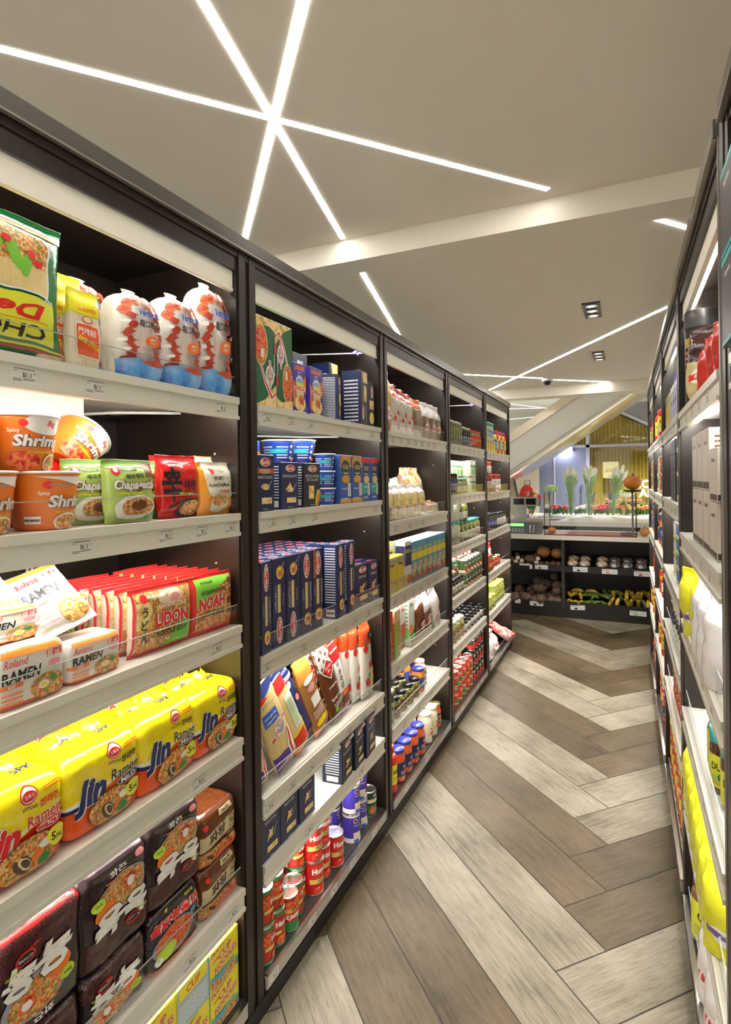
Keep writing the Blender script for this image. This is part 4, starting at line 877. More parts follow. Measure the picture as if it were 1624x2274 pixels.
a.rect(-.14, 0, .14, .022, WHITE).rect(-.14, .1, .14, .117, WHITE).text('STRIANESE', .01, .109, .009, RED, w=.05).ell(-.025, .086, .009, .009, WHITE).ell(-.025, .086, .007, .007, BROWN).ell(.024, .06, .014, .013, RED).ell(.03, .044, .011, .01, RED).ell(.012, .045, .009, .009, RED).ell(.02, .085, .012, .006, WHITE).rect(-.034, .024, -.004, .044, CREAM).text('Pomodori', -.018, .07, .005, WHITE).rect(-.032, .005, -.012, .018, BLUE).text('Tomatoes', .02, .012, .006, NAVY)
can('stri', .035, .112, PL2, a)
a = Art(); a.rect(-.13, .01, .13, .05, GRN).rect(.0, .018, .03, .034, RED).text('BIANCHI', .005, .088, .011, WHITE, w=.04).ell(-.02, .03, .016, .014, FOODR).rect(-.13, .06, .13, .075, CREAM)
can('darkcan', .035, .105, M('label_dark_green', (.02, .05, .03), .3), a)
# ================================================================== jars, bottles and goods of the farther bays
def jar(key, r, h, content, lidm, labm=None, word='', lh=(.2, .62), neck=.82, kind='glass_jar', cat='jar', deco=None, wc=None, lidh=.014):
    mb = MB(); rn = r*neck
    mb.lathe([(r*.86, 0), (r*.97, .003), (r, .01), (r, h*.70), (r*.97, h*.76), (rn, h*.86), (rn, h-lidh)], content, 22)
    ld = MB(); ld.lathe([(rn*1.08, h-lidh), (rn*1.1, h-lidh+.002), (rn*1.1, h-.002), (rn*1.04, h), (rn*.8, h-.0008), (rn*.78, h+.0004), (.001, h+.0006)], lidm, 22)
    parts = [('lid', ld)]
    if labm:
        lb = MB(); ro = r+.0006; a0, a1 = lh; n = 16; span = 2.4
        vs = []
        for i in range(n+1):
            t = -span/2+span*i/n; vs += [(ro*sin(t), -ro*cos(t), h*a0), (ro*sin(t), -ro*cos(t), h*a1)]
        lb.add(vs, [(2*i, 2*i+2, 2*i+3, 2*i+1) for i in range(n)], labm, True)
        a = Art(); zc = h*(a0+a1)/2; H = h*(a1-a0)
        if word: a.text(word, 0, zc+H*.15, H*.22, wc or BLACK, wmax=r*1.5, bold=.02)
        a.scribble(-r*.7, zc-H*.4, r*.7, zc-H*.1, 3, wc or GREY, 3)
        if deco: a.ell(0, zc-H*.15, r*.35, H*.16, deco)
        a.rect(r*.95, zc-H*.4, r*1.2, zc+H*.4, WHITE).scribble(r*.97, zc-H*.38, r*1.18, zc+H*.38, 5, BLACK, 2)
        a.lay(lb, lambda x, z, o: ((ro+o)*sin(x/r), -(ro+o)*cos(x/r), z), (.006, None), base=.0004)
        parts.append(('label', lb))
    return reg(key, kind, ('body', mb), r*2.02, r*2.02, h, cat, parts)
def content(name, cols, scale=60, kind='vor'): return MN('glass_'+name, cols, scale, .12, kind, coat=1.0)
G_OLIVE = content('olives', [(.10, .13, .02), (.28, .30, .06), (.05, .07, .015), (.35, .36, .12)], 75)
G_DOLIVE = content('dark_olives', [(.01, .01, .008), (.05, .04, .02), (.02, .03, .01)], 90)
G_TOM = content('tomato', [(.45, .04, .01), (.62, .10, .02), (.50, .06, .01)], 20, 'noise')
G_ORS = content('orange_sauce', [(.65, .17, .02), (.75, .26, .04)], 25, 'noise')
G_CRM = content('cream_sauce', [(.78, .72, .55), (.82, .78, .64)], 20, 'noise')
G_PAL = content('pale', [(.50, .52, .38), (.64, .64, .50), (.42, .45, .30)], 40)
G_ART = content('artichoke', [(.30, .30, .12), (.50, .50, .26), (.22, .22, .06)], 50)
G_RED = content('red_pepper', [(.35, .02, .01), (.6, .06, .02), (.2, .01, .01)], 60)
G_COF = content('coffee', [(.05, .015, .006), (.09, .03, .012)], 120, 'noise')
G_HON = content('honey', [(.45, .16, .02), (.6, .28, .05)], 25, 'noise')
L_BLU = M('lid_navy', (.03, .04, .28), .3); L_BLK = M('lid_black', (.015, .016, .02), .2, .3); L_PAL = M('lid_pale_green', (.58, .62, .45), .3); L_PNK = M('lid_pink', (.75, .45, .42), .35)
L_TEAL = M('lid_teal', (.04, .35, .33), .3); L_YEL = M('lid_yellow', (.80, .72, .12), .3); L_RED = M('lid_red', (.6, .03, .02), .3); L_SIL = M('lid_silver', (.7, .7, .68), .25, 1.0); L_GRN = M('lid_green', (.02, .25, .13), .3); L_GLD = M('lid_gold', (.6, .5, .2), .25, .8); L_WHT = M('lid_white', (.78, .76, .72), .35)
jar('j_sauce', .036, .135, G_TOM, L_BLU, NAVY, 'Ragu', deco=RED, wc=WHITE); jar('j_orange', .036, .12, G_ORS, L_BLU, M('lab_blue', (.05, .09, .4), .35), 'Sugo', deco=WHITE, wc=WHITE)
jar('j_prego', .040, .155, G_CRM, L_PAL, CREAM, 'Prego', deco=RED); jar('j_tomb', .043, .165, G_TOM, L_GLD, M('lab_dark', (.12, .03, .02), .4), 'Sauce', wc=CREAM); jar('j_dark', .031, .095, G_OLIVE, L_BLK, BROWN, 'Pesto', wc=CREAM)
jar('j_pink', .034, .10, G_OLIVE, L_PNK, WHITE, 'Salsa'); jar('j_white', .034, .15, content('green', [(.03, .08, .03), (.06, .15, .05)], 30), L_WHT, M('lab_herb', (.55, .55, .42), .4), 'Herbs', lh=(.15, .66), deco=GRN)
jar('j_olive', .021, .15, G_OLIVE, L_SIL, None, neck=.8, kind='olive_jar'); jar('j_olived', .021, .13, G_DOLIVE, L_SIL, NAVY, 'Olives', wc=WHITE, kind='olive_jar'); jar('j_olivr', .022, .125, G_OLIVE, L_RED, RED, 'Olivas', wc=YEL, lh=(.1, .7), kind='olive_jar')
jar('j_slim', .02, .13, G_DOLIVE, L_BLK, M('lab_blue', (.05, .09, .4)), 'Capers', wc=WHITE, kind='olive_jar')
jar('j_big', .06, .145, G_PAL, L_TEAL, None, neck=.92); jar('j_bigo', .042, .13, G_OLIVE, L_TEAL, M('lab_pale', (.66, .66, .5), .4), 'Olives', lh=(.15, .5))
jar('j_blk', .03, .10, G_DOLIVE, L_BLK, WHITE, 'Olives'); jar('j_art', .035, .13, G_ART, L_PAL, M('lab_brown', (.3, .15, .05), .4), 'Hearts', wc=CREAM); jar('j_red', .038, .14, G_RED, L_RED, WHITE, 'Peppers', lh=(.28, .72)); jar('j_redp', .040, .13, G_RED, L_PAL, None)
jar('j_yel', .034, .13, content('pickle', [(.28, .33, .05), (.42, .48, .10), (.2, .26, .03)], 40), L_YEL, M('lab_lime', (.6, .68, .1), .35), 'Pickles'); jar('j_parm', .036, .15, M('shaker_white', (.76, .78, .72), .35), L_GRN, M('lab_mint', (.45, .6, .5), .4), 'Parmesan', lh=(.12, .7), neck=.97, kind='cheese_shaker', cat='cheese', lidh=.03)
jar('j_ket', .026, .17, M('bottle_red', (.62, .03, .02), .3), L_RED, YEL, 'Salsa', neck=.55, kind='sauce_bottle', cat='bottle', lidh=.025); jar('j_must', .026, .16, M('bottle_yellow', (.75, .55, .04), .3), M('lid_blue2', (.05, .12, .5), .3), BLUE, 'Salsa', neck=.5, kind='sauce_bottle', cat='bottle', wc=WHITE, lidh=.025)
jar('j_dur', .042, .155, G_COF, L_TEAL, M('lab_lemon', (.72, .74, .04), .35), 'DURAN', lh=(.1, .6), neck=.9, kind='coffee_jar', cat='coffee', deco=GRN, lidh=.035)
jar('j_cocoa', .045, .14, content('cocoa', [(.16, .05, .02), (.2, .07, .03)], 30, 'noise'), M('lid_brown', (.12, .05, .03), .4), M('lab_lemon'), 'Café', lh=(.1, .72), deco=ORG, cat='coffee', kind='coffee_jar', lidh=.02)
def lcan(key, r, h, base, word, wm=WHITE, bands=(), kind='food_can', top=None, deco=None):
    a = Art()
    for z0, z1_, m in bands: a.rect(-r*2.6, z0*h, r*2.6, z1_*h, m)
    if deco: a.ell(0, h*.3, r*.6, h*.16, deco)
    a.text(word, 0, h*.66, h*.16, wm, wmax=r*1.7, bold=.04).text(word, r*2.2, h*.66, h*.16, wm, wmax=r*1.5, bold=.04)
    a.scribble(-r*.6, h*.44, r*.6, h*.5, 1, wm, 3)
    return can(key, r, h, base, a, kind, top)
lcan('c_red', .034, .105, M('label_scarlet', (.68, .05, .02), .28), 'Del Sol', bands=[(.1, .18, M('label_gold'))], deco=GRN); lcan('c_redt', .05, .175, M('label_scarlet'), 'BEANS', YEL, kind='food_tin'); lcan('c_blk', .031, .11, M('label_jet', (.02, .02, .02), .3), 'GOYA', WHITE, bands=[(.1, .3, RED)], deco=RED)
lcan('c_whg', .036, .11, M('label_offwhite', (.68, .68, .55), .35), 'Palmito', GRN, deco=LGRN); lcan('c_grn', .032, .09, M('label_dkgreen', (.07, .13, .05), .3), 'Arvejas', WHITE, bands=[(.1, .3, CREAM)], deco=RED)
def gbag(key, w, h, base, logo, top=None, d=.06, seed=1, kind='pasta_bag', word='', spots=None, toph=.8, cat='pasta'):
    a = Art()
    if spots:
        for i, m in enumerate(spots): a.ell((-1)**i*w*.18, h*(.15+.14*i), w*.13, w*.12, m)
    if logo: a.ell(0, h*.3, w*.3, h*.1, WHITE).rect(-w*.34, h*.26, w*.34, h*.34, logo).text(word, 0, h*.3, h*.05, WHITE, wmax=w*.6, bold=.03)
    return reg(key, kind, pouch(base, gusset_prof(w, h, d, .16), 3, a, wr=wrinkle(.008, 14, seed, .003), na=32, grid=.014, bands=[(0, base)]+([(h*toph, top)] if top else [])), w, d, h, cat)
FUS = MN('clear_bag_fusilli', [(.45, .30, .05), (.78, .62, .20), (.85, .72, .35), (.6, .4, .08)], 70, .2, 'vor', coat=.6, bump=.3)
CLB = MN('clear_bag_noodles', [(.45, .42, .34), (.75, .72, .62), (.62, .58, .48)], 30, .2, 'noise', coat=.6, stretch=(3, 3, 1), bump=.3)
BRB = MN('clear_bag_brown', [(.14, .07, .03), (.36, .2, .09), (.25, .13, .05)], 60, .2, 'wave', coat=.6, bump=.3)
VEG = MN('printed_bag_pasta_green', [(.03, .16, .05), (.7, .6, .3), (.6, .12, .03), (.75, .7, .6), (.8, .5, .1)], 45, .25, 'vor', coat=.5, bump=.2)
WPL = film('clear_white', (.78, .76, .74), .4); RPL = film('crumple_red', (.62, .05, .04), .4)
gbag('g_red', .12, .24, MN('red_bag_print', [(.6, .03, .02), (.75, .45, .05), (.65, .04, .03)], 14, .25, 'vor', coat=.5), WHITE and RED, RPL, word='Fiesta', seed=51); gbag('g_tom', .11, .22, CLB, None, RPL, spots=[RED, RED, RED], seed=52, toph=.72); gbag('g_brn', .13, .19, BRB, None, film('orange_crumple', (.75, .18, .02)), seed=53, toph=.75)
gbag('g_cru', .14, .24, MN('crumpled_red_white', [(.6, .04, .03), (.72, .6, .55), (.62, .05, .04), (.7, .5, .45)], 12, .3, 'noise', coat=.4, bump=.4), None, RPL, seed=63, toph=.7, kind='food_bag', cat='bag'); gbag('g_clr', .12, .18, BRB, RED, WPL, seed=54, toph=.55, word='Pasta'); gbag('g_fus', .105, .17, FUS, RED, WPL, seed=55, word='Rummo', toph=.74, d=.07); gbag('g_veg', .26, .24, VEG, None, None, d=.12, seed=56); gbag('g_wht', .12, .24, WPL, RED, None, seed=57, word='Pasta'); gbag('g_pen', .12, .19, film('brown'  , (.19, .05, .02)), RED, WPL, word='Penne', seed=58, toph=.8)
gbag('g_yel', .15, .2, film('bag_yellow', (.74, .74, .03)), M('bag_violet', (.2, .12, .35), .35), None, seed=59, word='CAFE', cat='coffee', kind='coffee_bag'); gbag('g_sug', .15, .22, film('bag_white', (.78, .78, .80)), None, None, d=.08, seed=60, cat='sugar', kind='sugar_bag', spots=[BLACK])
gbag('g_foil', .10, .21, film('foil_gold', (.55, .45, .22)), RED, film('dark_maroon', (.05, .012, .012)), word='CAFE', seed=61, toph=.48, cat='coffee', kind='coffee_bag'); gbag('g_rcof', .10, .2, film('coffee_red', (.5, .03, .02)), None, None, seed=62, cat='coffee', kind='coffee_bag')
def box2(key, w, d, h, base, word, wm, bands=(), kind='food_box', cat='box', deco=None, rot=0, both=False, logo=None):
    a = Art(); a.rect(-w/2, 0, w/2, h, base)
    for z0, z1_, m in bands: a.rect(-w/2, z0*h, w/2, z1_*h, m)
    for i, m in enumerate(deco or ()): a.ell((-1)**i*w*.12, h*(.14+.13*i), w*.36, h*.1, m)
    if rot: a.text(word, 0, h*.5, w*.3, wm, wmax=h*.6, rot=pi/2, bold=.03)
    else: a.text(word, 0, h*.78, h*.08, wm, wmax=w*.8, bold=.03)
    b = Art(); b.rect(-d/2, 0, d/2, h, base); b.scribble(-d*.4, h*.1, d*.4, h*.9, 10, wm, 3)
    for z0, z1_, m in bands: b.rect(-d/2, z0*h, d/2, z1_*h, m)
    if both: b.text(word, 0, h*.6, h*.07, wm, wmax=d*.7)
    return reg(key, kind, carton('x', w, d, h, base, a, b, None, {'top': WHITE} if key in ('x_sky', 'x_navw') else None, b if both else None), w, d, h, cat)
box2('x_ylow', .095, .05, .16, card('lemon', (.70, .55, .04)), 'Divella', NAVY, [(0, .16, YEL), (.82, .93, GREY)], deco=[CREAM, PASTA]); box2('x_sky', .08, .05, .21, card('sky', (.50, .56, .54)), 'POLENTA', YEL, [(.55, .72, YEL)], deco=[ORG, PASTA, M('potato', (.65, .45, .2), .4)]); box2('x_navw', .085, .05, .215, card('ivory', (.75, .74, .7)), 'DELLA', YEL, [(.45, .9, NAVY)], deco=[ORG])
box2('x_red', .06, .045, .23, card('tomato', (.60, .04, .02)), 'Rossa', WHITE, rot=1); box2('x_grn', .085, .05, .22, card('grass', (.32, .50, .06)), 'Ortolina', RED, [(.75, 1, M('card_peach', (.75, .5, .3), .4))], rot=1); box2('x_wgr', .085, .05, .24, card('milk', (.76, .75, .70)), 'Riso', RED, [(0, .5, M('card_tricol', (.55, .08, .03), .4))], deco=[GRN]); box2('x_wgg', .085, .05, .24, card('milk', (.76, .75, .70)), 'Riso', GRN, [(0, .3, LGRN)], deco=[GRN, ORG])
BEI = card('beige', (.60, .54, .47)); box2('x_bei', .115, .12, .15, BEI, 'chocolat', BROWN, [(.0, .02, BEI), (.03, .14, M('card_umber', (.05, .03, .02), .4))], kind='carton', both=True); box2('x_blk', .12, .1, .062, card('jet', (.025, .025, .035)), 'Colombina', WHITE, kind='coffee_box', cat='coffee', both=True); box2('x_sup', .12, .11, .17, card('plum', (.04, .03, .05)), 'Supremo', WHITE, [(0, .05, TEAL), (.92, 1, TEAL)], kind='coffee_box', cat='coffee', both=True, rot=0)
# ================================================================== first bay on the left
z1 = ZL[1]; S = 'on nearest bay'
put('chow', 'L', .552, z1[0], .004, 'big green noodle pack standing upside down on the nearest top shelf', s=(1, 1, 1.06))
g = 'rice stick packets on the top shelf'
for i, (x, ins, sc, lb) in enumerate([(.792, .0, 1, 'front yellow-topped rice stick packet, nearest the white vermicelli bags'), (.742, .03, 1, 'yellow-topped rice stick packet partly hidden by the big green pack'),
        (.80, .06, (1, 1, 1.28), 'taller yellow rice stick packet standing in the second row'), (.735, .09, (1, 1, 1.5), 'tallest yellow rice stick packet behind the big green pack'), (.87, .10, (1, 1, 1.2), 'yellow rice stick packet at the back beside vermicelli')]):
    put('rice', 'L', x, z1[0], ins, lb, g, s=sc)
g = 'vermicelli bags on the top shelf'
for x, ins, sc, lb in [(.868, .07, .82, 'small clear vermicelli bag squeezed behind the rice stick packets'), (.935, .0, (1, 1, .98), 'leftmost front vermicelli bag with red dragon and blue sea'), (1.065, .0, (1.05, 1, 1.12), 'middle front vermicelli bag with red dragon and blue sea'), (1.186, .0, (1.02, 1, 1.42), 'tall rightmost vermicelli bag against the first post'),
        (.90, .12, (1.1, 1, 1.15), 'vermicelli bag in the back row, above the rice sticks'), (1.06, .12, (1.2, 1, 1.2), 'vermicelli bag in the back row, between two front bags')]:
    put('verm', 'L', x, z1[0], ins, lb, g, s=sc)
g = 'orange shrimp noodle cups'
put('cupB', 'L', .742, z1[1], .0, 'front orange shrimp noodle cup beside the green chajang packets', g); put('cupB', 'L', .615, z1[1], .0, 'front orange shrimp noodle cup cut by the left picture edge', g)
put('cupS', 'L', .708, z1[1]+.1105, .012, 'orange big shrimp cup stacked on the right front cup', g); put('cupS', 'L', .582, z1[1]+.1105, .012, 'orange big shrimp cup stacked on the left front cup', g)
put('cupB', 'L', .86, z1[1], .145, 'orange cup hidden in the back row under the tilted cup', g)
put('cupS', 'L', .852, z1[1]+.125, .10, 'tilted orange big shrimp cup leaning on the green packets', g, ry=.78, rz=.15)
g = 'noodle packets on the second shelf'
put('chapa', 'L', .910, z1[1], .0, 'front light green chajang noodle packet with white bowl', g, rx=-.06); put('chapa', 'L', .85, z1[1], .045, 'light green chajang packet behind and left of the front one', g, rx=-.05)
put('chapa', 'L', 1.0, z1[1], .05, 'light green chajang packet between the front one and red packet', g, rx=-.04)
put('shin', 'L', 1.07, z1[1], .012, 'bright red ramyun packet with big black character', g, rx=-.05); put('shin', 'L', 1.10, z1[1], .06, 'red ramyun packet behind the front red one', g, rx=-.05)
put('shin', 'L', .79, z1[1], .13, 'red packet in shade behind the stacked orange cups', g, rx=-.1)
put('ansung', 'L', 1.195, z1[1], .004, 'orange and cream soup noodle packet against the first post', g, rx=-.05); put('ansung', 'L', 1.225, z1[1], .055, 'orange noodle packet peeking out behind the cream fronted one', g, rx=-.05, s=(.9, 1, 1.13))
g = 'white ramen packs'
put('roland', 'L', .672, z1[2], .0, 'front white beef ramen pack at the left picture edge', g); put('roland', 'L', .808, z1[2], .006, 'front white ramen pack beside the udon packets', g, s=(1, 1, .8), rz=.05)
put('roland', 'L', .66, z1[2]+.1005, .05, 'white ramen pack lying on the leftmost front pack', g, s=(1, 1, .6)); put('roland', 'L', .81, z1[2]+.081, .10, 'white ramen pack in second row behind the front right one', g, s=(1, 1, .7))
put('rolandf', 'L', .655, z1[2]+.115, .03, 'left flat white ramen packet leaning on the stack', g, rx=-.85, ry=-.12); put('rolandf', 'L', .775, z1[2]+.10, .02, 'right flat white ramen packet tilted on the stack', g, rx=-.75, ry=-.22)
put('rolandf', 'L', .55, z1[2]+.11, .05, 'flat white ramen packet half outside the left picture edge', g, rx=-.9, ry=.1)
for k in range(8):
    put('udon', 'L', 1.0-.002*k, z1[2], .012+.037*k, 'front red edged udon noodle packet with green corner' if k == 0 else 'red edged udon packet, %s behind the front udon packet' % ORD[k-1], 'udon packets in a row', rx=.03, rz=-.05)
for k in range(8):
    put('noah', 'L', 1.168, z1[2], .006+.037*k, 'front red and green somen noodle packet against the post' if k == 0 else 'red and green packet, %s behind the front somen packet' % ORD[k-1], 'somen packets in a row', rx=.03, rz=-.04)
for k in range(6):
    put('udon', 'L', .81, z1[2], .17+.037*k, 'red edged packet, %s in the row behind white ramen' % ORD[k], 'packets behind the white ramen', rx=.03)
for k in range(5):
    put('udon', 'L', .61, z1[2], .20+.037*k, 'red edged packet, %s in the far left rear row' % ORD[k], 'packets behind the white ramen', rx=.03)
g = 'yellow and orange five packs of ramen'
put('jinS', 'L', .642, z1[3], .0, 'yellow and red spicy ramen five pack at the left edge', g, s=(1.05, 1, .98))
for k, (x, key) in enumerate([(.823, 'jinM'), (1.0, 'jinM2'), (1.166, 'jinM')]): put(key, 'L', x, z1[3], .002, 'yellow and orange mild ramen five pack, %s from left in front' % ORD[k+1], g, s=(1.05, 1, .98), rz=random.uniform(-.02, .02))
for k, x in enumerate((.60, .79, .97, 1.15)): put('jinM2' if k % 2 else 'jinM', 'L', x, z1[3], .17, 'yellow ramen five pack, %s from left in the rear row' % ORD[k], g, s=(.97, 1, 1.02))
g = 'dark stacked ramen five packs'
z = z1[4]
put('darkB', 'L', .68, z, .0, 'lower dark upside-down five pack, leftmost under the red topped pack', g, s=(1, 1, .66)); put('darkT', 'L', .682, z+.127, .0, 'upper red topped dark five pack, leftmost in the stack row', g, s=(1.06, 1, .96))
put('darkB', 'L', .845, z, .0, 'lower dark upside-down five pack, second column from left', g, s=(1, 1, .66)); put('darkA', 'L', .848, z+.127, .0, 'upper dark five pack with bowl, second column from left', g, s=(1.09, 1, .97), rz=.02)
put('darkR', 'L', 1.012, z, .0, 'lower black five pack with red lettering, third column from left', g, s=(1, 1, .70)); put('darkA', 'L', 1.014, z+.134, .0, 'upper dark five pack with bowl beside brown packs', g, s=(1.08, 1, .97), rz=-.02)
put('brown', 'L', 1.172, z, .0, 'lower brown five pack with cream label by the post', g, s=(.96, 1, .84), rz=.03); put('brown', 'L', 1.170, z+.127, .0, 'upper brown five pack with cream label by the post', g, s=(.96, 1, .88))
for k, (x, zz) in enumerate(((.76, .13), (.93, .134), (1.09, .13))): put('shin', 'L', x, z+zz, .135, 'red packet edge showing behind dark packs, %s from left' % ORD[k], g)
g = 'yellow cup noodle cartons'
for k, x in enumerate((.78, .895, 1.01, 1.125)):
    for j in range(2):
        key = 'cup6b' if k == 2 and j == 1 else 'cup6'
        put(key, 'L', x+.063, z1[5]+.1035*j, .004 if k == 3 else .006, 'yellow cup noodle carton, %s column from left, %s layer' % (ORD[k], ('bottom', 'top')[j]), g, s=(.98, 1, .98))

# ================================================================== second bay on the left
z2 = ZL[2]
put('srB', 'L', 1.40, z2[0], .0, 'left green lasagne box, nearest the first post', 'green lasagne boxes', s=(1, 1, 1.12)); put('srA', 'L', 1.5, z2[0], .0, 'right green lasagne box beside the purple boxes', 'green lasagne boxes', s=(.85, 1, 1.12))
put('divella', 'L', 1.592, z2[0], .0, 'left purple lasagne box with orange lettering', 'purple lasagne boxes', s=(1, 1, 1.06)); put('divella', 'L', 1.70, z2[0], .0, 'right purple lasagne box with orange lettering', 'purple lasagne boxes', s=(1.2, 1, 1.08), rz=.06)
put('darkbox', 'L', 1.73, z2[0], .08, 'tall dark blue box standing behind the purple lasagne boxes', s=(1.1, 1, 1.3)); put('darkbox', 'L', 1.63, z2[0], .09, 'dark printed box behind the left purple box', s=(1, 1, 1.3))
put('blas', 'L', 1.80, z2[0], .05, 'dark blue lasagne box half hidden behind the purple box', rz=0)
put('blas', 'L', 1.91, z2[0], .03, 'dark blue lasagne box turned to show its printed side', s=(1.05, 1.1, 1.15), rz=.35)
put('cannel', 'L', 2.09, z2[0], .0, 'tall dark cannelloni box with yellow pasta window', s=(1.15, 1, 1.15), rz=.1); put('cannel2', 'L', 2.165, z2[0], .004, 'dark pasta box with red oval beside the side panel', s=(1.0, 1, 1.22))
put('cannel', 'L', 2.02, z2[0], .10, 'tall dark cannelloni box behind the turned lasagne box', s=(1, 1, 1.3))
g = 'small blue pasta boxes on the second shelf'
put('b_int', 'L', 1.39, z2[1], .0, 'dark blue pasta box with rust brown wholewheat band', g, s=(1.05, 1, 1)); put('b_pen', 'L', 1.532, z2[1], .004, 'dark blue penne box left of the black one', g, s=(1.15, 1, 1.03)); put('b_mez', 'L', 1.672, z2[1], .004, 'black penne box with coloured feathers', g, s=(1.3, 1, 1.03))
put('b_flat', 'L', 1.39, z2[1]+.165, .05, 'small royal blue box lying on the wholewheat pasta box'); put('b_int', 'L', 1.40, z2[1], .075, 'dark blue pasta box directly behind the wholewheat one', g)
put('b_pen', 'L', 1.50, z2[1], .10, 'tilted dark blue penne box in the rear', g, s=(1, 1, 1.12), ry=-.1)
put('b_pen', 'L', 1.60, z2[1], .07, 'dark blue penne box in the second row under cups', g, s=(1.1, 2.2, 1.0)); put('b_mez', 'L', 1.74, z2[1], .07, 'black penne box in the second row under cups', g, s=(1.1, 2.2, 1.0))
g = 'blue macaroni cups'
put('cupK', 'L', 1.625, z2[1]+.146, .055, 'left blue macaroni cup on top of the penne boxes', g, s=1.15); put('cupK', 'L', 1.77, z2[1]+.148, .065, 'right blue macaroni cup on top of the penne boxes', g, s=1.25)
for j in range(3): put('cupK', 'L', 1.832, z2[1]+.062*j, -.008, 'blue macaroni cup in the column beside boxes, %s from bottom' % ORD[j], g, s=(.8, .8, .88))
for k, x in enumerate((1.918, 2.018)): put('mac1', 'L', x, z2[1], .0, '%s blue macaroni box with orange noodles above a yellow base' % ('left', 'right')[k], 'macaroni boxes', s=(1.85, 1, 1.25))
for k, x in enumerate((2.115, 2.2)): put('mac2', 'L', x-.012, z2[1], .0, '%s blue macaroni box with teal spirals patch' % ('left', 'right')[k], 'macaroni boxes', s=(1.55, 1, 1.22))
g = 'long blue spaghetti boxes'
xs = [(1.382, 's_cap', .98), (1.462, 's_capf', 1.1), (1.54, 's_ninf', 1.15), (1.625, 's_spa', 1.2), (1.70, 's_int', 1.3)]
for k, (x, key, sx) in enumerate(xs): put(key, 'L', x, z2[2], .002 if k else -.004, 'tall blue spaghetti box, %s from left in the front row' % ORD[k], g, s=(sx, 1, 1.07), rz=.12 if k == 0 else 0)
for k, (x, key) in enumerate(((1.857, 's_bav'), (1.945, 's_bav'))): put(key, 'L', x, z2[2], .0, 'tall blue bavette box, %s of the pair beside the farfalle boxes' % ('left', 'right')[k], g, s=(1.25, 1.2, 1.07), rz=.1)
for j in range(5):
    for k in range(8):
        x = 1.385+.066*k
        if j == 0 and k == 6: continue
        put('s_spa' if (j+k) % 2 else 's_cap', 'L', x, z2[2], .052+.046*j, 'tall blue spaghetti box, %s from left in the %s row' % (ORD[k], ('second', 'third', 'fourth', 'fifth', 'rear')[j]), g, s=(1.02, 1, 1.07))
g = 'farfalle boxes'
put('b_far', 'L', 2.063, z2[2], .004, 'left low farfalle box with bow tie pasta', g, s=(1.35, 1, 1.27)); put('b_far', 'L', 2.165, z2[2], .0, 'right low farfalle box against the side panel', g, s=(1.05, 1, 1.27))
put('b_far', 'L', 2.065, z2[2], .05, 'farfalle box behind the left low farfalle box', g, s=(1.35, 1, 1.27)); put('b_far', 'L', 2.168, z2[2], .05, 'farfalle box behind the right low farfalle box', g, s=(1.05, 1, 1.27))
g = 'leaning long pasta bags'
z = z2[3]+.006
def bag(key, x, ins, lb, ry, rx=-.12, s=1, rz=0): put(key, 'L', x, z+PR[key].w*.42*abs(sin(ry)), ins, lb, g, ry=ry, rx=rx, s=s, rz=rz)
bag('lb_sr', 1.372, .0, 'leaning yellow spaghetti bag cut by the first post', -.18, s=(.8, 1, .9)); bag('lb_sr', 1.42, .04, 'yellow spaghetti bag in second row at the post', -.2, s=(.8, 1, 1.0)); bag('lb_sr', 1.515, .0, 'front yellow spaghetti bag with purple foot and striped ribbon', -.34, s=(1.2, 1, 1.0))
bag('lb_red', 1.625, .01, 'clear spaghetti bag with red foot', -.42, s=(1.1, 1, 1)); bag('lb_navy', 1.685, .03, 'navy blue spaghetti bag leaning left', -.44, s=(1.1, 1, 1.03)); bag('lb_wht', 1.775, .02, 'tan wholegrain pasta bag with orange foot', -.36, s=(1.1, 1, 1.05))
bag('lb_brn', 1.835, .045, 'brown spaghetti bag with lace pattern and red diamond, left one', -.33, s=(1.05, 1, 1.04)); bag('lb_brn', 1.895, .02, 'brown spaghetti bag with lace pattern and red diamond, right one', -.30, s=(1.05, 1, 1.03)); bag('lb_soba', 1.975, .03, 'grey soba bag with large black characters', -.22, s=(1, 1, 1.0))
for k, (x, ins, ry) in enumerate(((1.95, .12, -.1), (1.985, .10, -.08), (2.02, .08, -.06), (2.05, .05, -.05), (2.085, .03, -.03), (2.14, .01, .0))): bag('lb_tom', x, ins, 'white pasta bag with tomatoes and orange top, %s from left' % ORD[k], ry, rx=-.04, s=(1.1 if k < 5 else 1.45, 1, 1.06))
g = 'blue pasta boxes above the cans'
for k, x in enumerate((1.39, 1.492, 1.60)): put('b_bow', 'L', x, z2[4], .004, 'dark blue rigatoni box, %s of three at the left end' % ('leftmost', 'middle', 'rightmost')[k], g, s=(.98, 1.4, 1))
for k, (x, key) in enumerate(((1.862, 'b_blk'), (1.968, 'b_blk'), (2.075, 'b_bow'))): put(key, 'L', x, z2[4], .0, 'dark pasta box, %s of three at the right end' % ('leftmost', 'middle', 'rightmost')[k], g, s=(1.05, 1.9, .98), rz=.08)
put('b_small', 'L', 1.72, z2[4], .10, 'royal blue small pasta box between the two groups of three')
g = 'tomato cans on the bottom deck'
z = z2[5]
def cn(key, x, c, j, lb, **k): put(key, 'L', x, z+j*PR[key].h, 0, lb, g, y=c, **k)
cn('hunt2', 1.385, .035, 0, 'lower red tomato can cut by the first post', rz=.5); cn('hunt2', 1.385, .036, 1, 'upper red tomato can cut by the first post', rz=.5)
cn('hunt2', 1.451, .04, 0, 'lower can of the first full stack of tomato cans', rz=-.2); cn('hunt2', 1.449, .042, 1, 'upper can of the first full stack of tomato cans', rz=.3)
